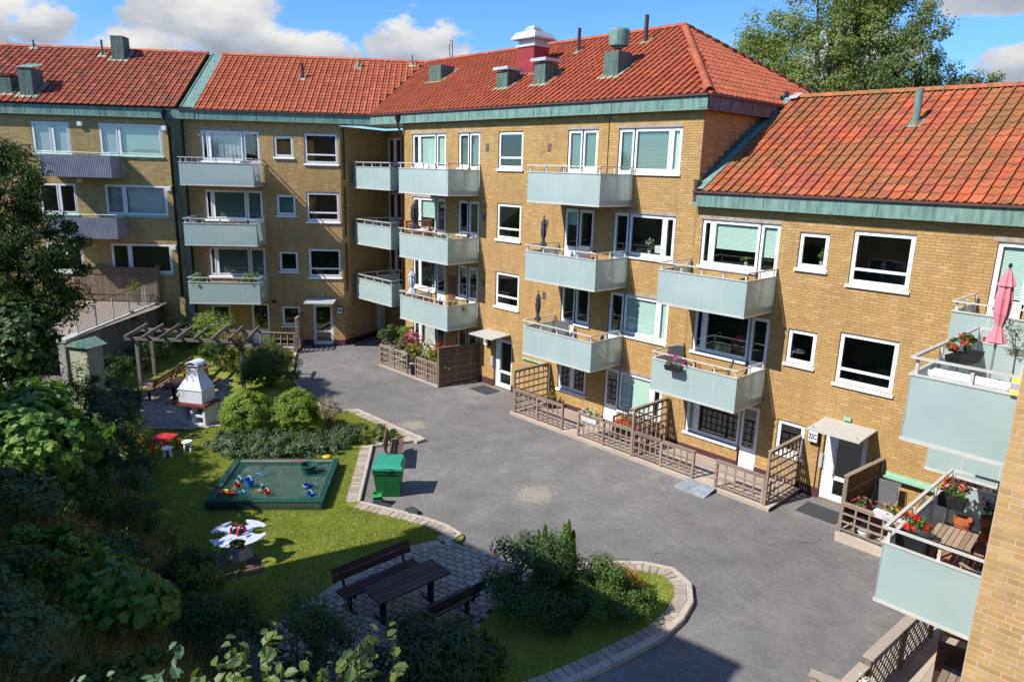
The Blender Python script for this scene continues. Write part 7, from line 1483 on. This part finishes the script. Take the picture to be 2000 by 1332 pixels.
JN = [(8.9, -11.5, .75), (9.7, -11.25, .8), (10.5, -10.7, .8), (10.9, -9.9, .75), (11.0, -9.1, .7), (10.2, -10.0, .8), (9.6, -10.6, .7), (10.9, -8.3, .6)]
JL = ('leftmost', 'near left', 'near middle', 'near right', 'right', 'central', 'back left', 'rightmost')
for i, (x, y, r) in enumerate(JN): shrub('creeping_juniper', JL[i]+' mound of creeping juniper behind the sandpit', (x, y, G0-.03), r, r, .55, 2600, .10, 'leaf_juniper', 270+i, 'creeping junipers', 'needle', 26, .2, .2, -.7, .35, 3, 'juniper', .3, -.2)
shrub('small_rose', 'small leafy rose sprig on the lawn right of the dry bush', (11.6, -7.9, G0), .3, .3, .75, 160, .09, 'leaf_mid', 280, None, nclump=8, stems=4); shrub('low_shrub', 'low dark shrub on the lawn point', (11.4, -7.2, G0-.03), .6, .45, .42, 1500, .06, 'leaf_mid', 281, None)
# island
conifer('cypress', 'taller bright green cypress tip on the teardrop island', (21.8, -9.3, G0), .46, 1.7, 7000, .075, 'leaf_bright', 290, 'island conifers'); conifer('cypress', 'shorter left cypress tip on the teardrop island', (21.3, -9.5, G0), .38, 1.45, 5500, .075, 'leaf_bright', 291, 'island conifers')
IS = [((21.9, -10.35), 1.15, 1.0, 1.6, 'leaf_dark', .07, 'dark purple-tipped cotoneaster at the left of the island', 9500), ((22.5, -9.45), 1.05, .9, 1.15, 'leaf_mid', .07, 'low green bush in the middle of the island', 8000), ((23.05, -8.9), .75, .7, .75, 'leaf_mid', .07, 'low leafy bush at the right of the island', 4600), ((22.75, -8.2), .28, .28, .55, 'leaf_orange', .06, 'small orange-leaved bush on the island', 700), ((22.2, -8.4), .6, .5, .85, 'leaf_dry', .05, 'thin dry stalks behind the island bushes', 700), ((22.6, -10.3), .5, .5, .5, 'leaf_dark', .06, 'low dark plant at the near side of the island', 1200)]
for i, ((x, y), rx, ry, h_, mt, lf, lb, n) in enumerate(IS): shrub('island_shrub', lb, (x, y, G0-.03), rx, ry, h_, n, lf, mt, 295+i, 'shrubs on the teardrop island')
shrub('weeping_shrub', 'dark weeping conifer shrub at the bottom below the second bench', (22.55, -13.3, G0-.03), 1.15, 1.05, 1.5, 8500, .12, 'leaf_ever', 305, None, 'needle', 44, .28, .35, 1.2, .3, 6)
shrub('garden_shrub', 'dark feathery shrub left of the shaded picnic bench', (20.4, -14.9, G0), 1.0, .8, 1.5, 4200, .07, 'leaf_dark', 306, 'shrubs at the near edge of the patio'); shrub('garden_shrub', 'loose dark shrub at the near corner of the patio', (21.4, -14.5, G0), .9, .8, 1.3, 2600, .06, 'leaf_dark', 307, 'shrubs at the near edge of the patio')
shrub('garden_shrub', 'golden leaved bush left of the patio end', (18.0, -15.6, bank_z(18, -15.6)), 1.0, .8, 1.5, 3600, .075, 'leaf_yellow', 308, 'shrubs at the near edge of the patio'); shrub('yew', 'nearly black yew left of the golden bush', (16.9, -15.5, bank_z(16.9, -15.5)), .6, .6, 1.5, 2600, .07, 'leaf_ever', 309, None, 'needle', 30)
shrub('garden_shrub', 'dark glossy bush between the golden bush and the big leaves', (19.4, -16.0, bank_z(19.4, -16.0)), 1.2, .9, 1.6, 4200, .08, 'leaf_dark', 310, 'shrubs at the near edge of the patio')
# bank plants near the camera
shrub('maple_sapling', 'bright green maple-leaved sapling on the dry grass bank', (19.3, -17.5, bank_z(19.3, -17.5)), .85, .7, 1.5, 1300, .17, 'leaf_bright', 320, None, 'ivy', 24, .36, .35, .8, .9, 7, 'shrub')
shrub('bank_shrub', 'blue green leafy shrub on the bank at the left edge', (15.6, -18.1, bank_z(15.6, -18.1)), 1.1, .8, 1.2, 1600, .10, 'leaf_blue', 321, 'leafy shrubs on the bank', 'broad', 22, .35, .3, .2, .5)
shrub('bank_shrub', 'blue green leafy shrub at the lower left corner', (20.6, -19.2, bank_z(20.6, -19.2)), 1.3, .8, 1.2, 1900, .10, 'leaf_blue', 322, 'leafy shrubs on the bank', 'broad', 24, .35, .3, .2, .5)
def big_leaf(label, loc, n_st, h, seed, mat='leaf_blue', spread=.9):
    r = np.random.default_rng(seed); t = thing('broadleaf_shrub', label, 'shrub', loc, 0, 'big-leaved shrubs below the camera'); m = MB(); P = []; N = []; mids = []
    for i in range(n_st):
        a = r.random()*6.28; b = spread*r.random()**.6; top = np.array((b*math.cos(a), b*math.sin(a), h*(.7+.4*r.random()))); q0 = top*np.array((.25, .25, 0)); mid = top*np.array((.7, .7, .6)); m.tube([tuple(q0), tuple(mid), tuple(top)], [.012, .009, .004], 5)
        for k in range(18):
            s = .25+.75*(k/17); p = mid+(top-mid)*((s-.25)/.75) if s > .25 else mid; d = rdir(r, 1)[0]; d[2] = abs(d[2])*.4; P.append(p+d*.07); N.append(d+np.array((0, 0, .7)))
    m.obj('stem', 'twig', t); P = np.array(P); put('foliage', leaf_mesh('foliage', P, np.array(N), np.full(len(P), .115), mat, r, 'broad', 0, .72), t); return t
for i, (x, y, rx, h_, mt, shp, lf, lb) in enumerate(((17.3, -18.1, 1.0, 1.1, 'leaf_bright', 'ivy', .13, 'bright leafy sapling on the bank left of the maple sapling'), (18.4, -18.9, 1.1, 1.0, 'leaf_mid', 'broad', .09, 'mid green leafy shrub low on the bank at the left'), (21.8, -18.3, 1.0, .9, 'leaf_mid', 'broad', .09, 'mid green leafy shrub behind the foreground leaves'), (14.4, -16.9, 1.0, 1.1, 'leaf_mid', 'small', .09, 'dense green shrub on the bank left of the spring rocker'), (16.4, -17.0, .9, .8, 'leaf_blue', 'small', .08, 'grey green shrub between dry grass and lawn'), (10.6, -16.2, 1.2, 1.3, 'leaf_mid', 'small', .10, 'dense green shrub above the lawn at the left'))): shrub('bank_shrub', lb, (x, y, bank_z(x, y)-.05), rx, rx*.8, h_, 2600, lf, mt, 340+i, 'leafy shrubs on the bank', shp, 26, None, .3, .2, .6)
def tips(label, base, pts, seed, mat):
    """tall shrub whose leafy shoot tips reach the given sight lines at the given distances"""
    r = np.random.default_rng(seed); bz = bank_z(*base); t = thing('broadleaf_shrub', label, 'shrub', (base[0], base[1], bz), 0, 'big-leaved shrubs below the camera'); o = np.array((base[0], base[1], bz)); m = MB(); P = []; N = []
    for (px, py, ds) in pts:
        top = far(px, py+38, ds)-o
        for j in range(2):
            tp = top+(r.normal(size=3)*np.array((.12, .12, .10)) if j else 0); mid = tp*np.array((.75, .75, .78)); m.tube([(.04*j, .02, 0), tuple(tp*np.array((.35, .35, .45))), tuple(mid), tuple(tp)], [.018, .012, .008, .003], 5)
            for k in range(15):
                s_k = k/14; p = mid+(tp-mid)*s_k; d = rdir(r, 1)[0]; d[2] = abs(d[2])*.5; P.append(p+d*(.085-.05*s_k)); N.append(d*.8+np.array((.1, -.2, .75)))
    m.obj('stem', 'twig', t); P = np.array(P); put('foliage', leaf_mesh('foliage', P, np.array(N), np.full(len(P), .088), mat, r, 'broad', 0, .74), t); return t
tips('big-leaved shrub with blue green leaves at the bottom left of the foreground', (24.6, -18.3), [(60, 1310, 5.6), (150, 1290, 5.4), (225, 1275, 5.2), (300, 1295, 5.0), (345, 1225, 4.9), (120, 1330, 5.2), (260, 1325, 4.9)], 331, 'leaf_blue')
tips('big-leaved shrub with fresh green leaves at the bottom centre of the foreground', (25.6, -17.7), [(425, 1255, 4.6), (470, 1285, 4.5), (515, 1232, 4.6), (560, 1300, 4.4), (600, 1245, 4.5), (640, 1262, 4.4), (400, 1310, 4.5), (500, 1325, 4.3), (450, 1240, 4.7), (540, 1262, 4.4), (575, 1280, 4.3), (380, 1285, 4.6)], 332, 'leaf_fresh')
tips('big-leaved shoot rising in front of the shaded patio', (26.2, -17.2), [(705, 1215, 4.6), (728, 1192, 4.6), (690, 1275, 4.4), (660, 1310, 4.3), (725, 1300, 4.4), (610, 1325, 4.2), (675, 1245, 4.5), (640, 1290, 4.3)], 333, 'leaf_fresh')
# grass
def blades(name, P, h, w, mat, seed, lean=.5, label=None):
    r = np.random.default_rng(seed); n = len(P); a = r.random(n)*6.28; L = h*(.5+r.random(n)); ln = lean*(r.random((n, 2))-.5)*2
    V = np.zeros((n, 3, 3)); dx = np.column_stack([np.cos(a), np.sin(a)])*w/2; V[:, 0, :2] = P[:, :2]-dx; V[:, 1, :2] = P[:, :2]+dx; V[:, :2, 2] = P[:, 2:3]-.01; V[:, 2, :2] = P[:, :2]+ln*L[:, None]; V[:, 2, 2] = P[:, 2]+L
    o = put(name, np_mesh(name, V.reshape(-1, 3), np.arange(n*3).reshape(-1, 3), mat)); o['kind'] = 'stuff'; o['label'] = label; o['category'] = 'grass'; return o
r_ = np.random.default_rng(12); C0 = r_.random((240000, 2))*np.array((13.5, 10.0))+np.array((5.5, -15.6)); LP = np.array(LAWN)
def inside(C, poly):
    x, y = C[:, 0], C[:, 1]; ins = np.zeros(len(C), bool); n = len(poly)
    for i in range(n):
        x1, y1 = poly[i]; x2, y2 = poly[(i+1) % n]
        if y1 == y2: continue
        c = ((y1 > y) != (y2 > y)) & (x < (x2-x1)*(y-y1)/(y2-y1)+x1); ins ^= c
    return ins
k = inside(C0, [(p[0], p[1]) for p in LAWN]) & ~inside(C0, [tuple(v)[:2] for v in (Vector((10.6, -11.99)), Vector((12.57, -9.57)), Vector((14.86, -11.4)), Vector((12.85, -13.75)))]) & ~inside(C0, PATIO2)
def kdist(C, lines):
    d = np.full(len(C), 9.0)
    for ln in lines:
        for (x1, y1), (x2, y2) in zip(ln, ln[1:]):
            vx, vy = x2-x1, y2-y1; t = np.clip(((C[:, 0]-x1)*vx+(C[:, 1]-y1)*vy)/max(1e-9, vx*vx+vy*vy), 0, 1); d = np.minimum(d, np.hypot(C[:, 0]-x1-t*vx, C[:, 1]-y1-t*vy))
    return d
k &= kdist(C0, [K2, K3, K4, K5]) > .37+.05*r_.random(len(C0))
bare = np.hypot(C0[:, 0]-15.9, C0[:, 1]+14.2) < .9*(.6+.8*r_.random(len(C0))); k &= ~bare
blades('lawn_grass', np.column_stack([C0[k], np.full(k.sum(), GZ-.02)]), .045, .014, 'grass_green', 1, .7, 'short sunlit grass covering the garden lawn')
C1 = r_.random((26000, 2))*np.array((3.6, 8.4))+np.array((20.8, -14.9)); k = inside(C1, [(x, y) for x, y in offset(K7, -.42)] + [(21.3, -14.8), (21.6, -12.6), (21.3, -11.0), (20.9, -9.6)]); blades('island_grass', np.column_stack([C1[k], np.full(k.sum(), GZ)]), .05, .016, 'grass_green', 2, .7, 'short grass covering the teardrop island')
q = sheet('bare_soil', [(15.9+.75*math.cos(a)*(1+.15*math.sin(3*a)), -14.2+.6*math.sin(a)*(1+.2*math.cos(2*a))) for a in [k*.35 for k in range(18)]], GZ-.014, 'dirt')
C2 = r_.random((60000, 2))*np.array((14, 6))+np.array((12, -20.5)); z2 = np.array([bank_z(x, y) for x, y in C2]); k = z2 > .35; blades('bank_grass', np.column_stack([C2[k], z2[k]]), .42, .014, 'grass_dry', 3, .9, 'long dry grass covering the bank at the lower left')
C3 = r_.random((60000, 2))*np.array((20, 8))+np.array((4, -21)); z3 = np.array([bank_z(x, y) for x, y in C3]); k = z3 > .1; r3 = np.random.default_rng(4); put('ground_cover', leaf_mesh('ground_cover', np.column_stack([C3[k], z3[k]+r3.random(k.sum())*.25]), np.tile((0, 0, 1.), (k.sum(), 1)), np.full(k.sum(), .10), 'leaf_mid', r3, 'small', 0, .6))['kind'] = 'stuff'
tag(COL.objects['ground_cover'], 'dark leafy ground cover on the planted bank', 'ground cover')
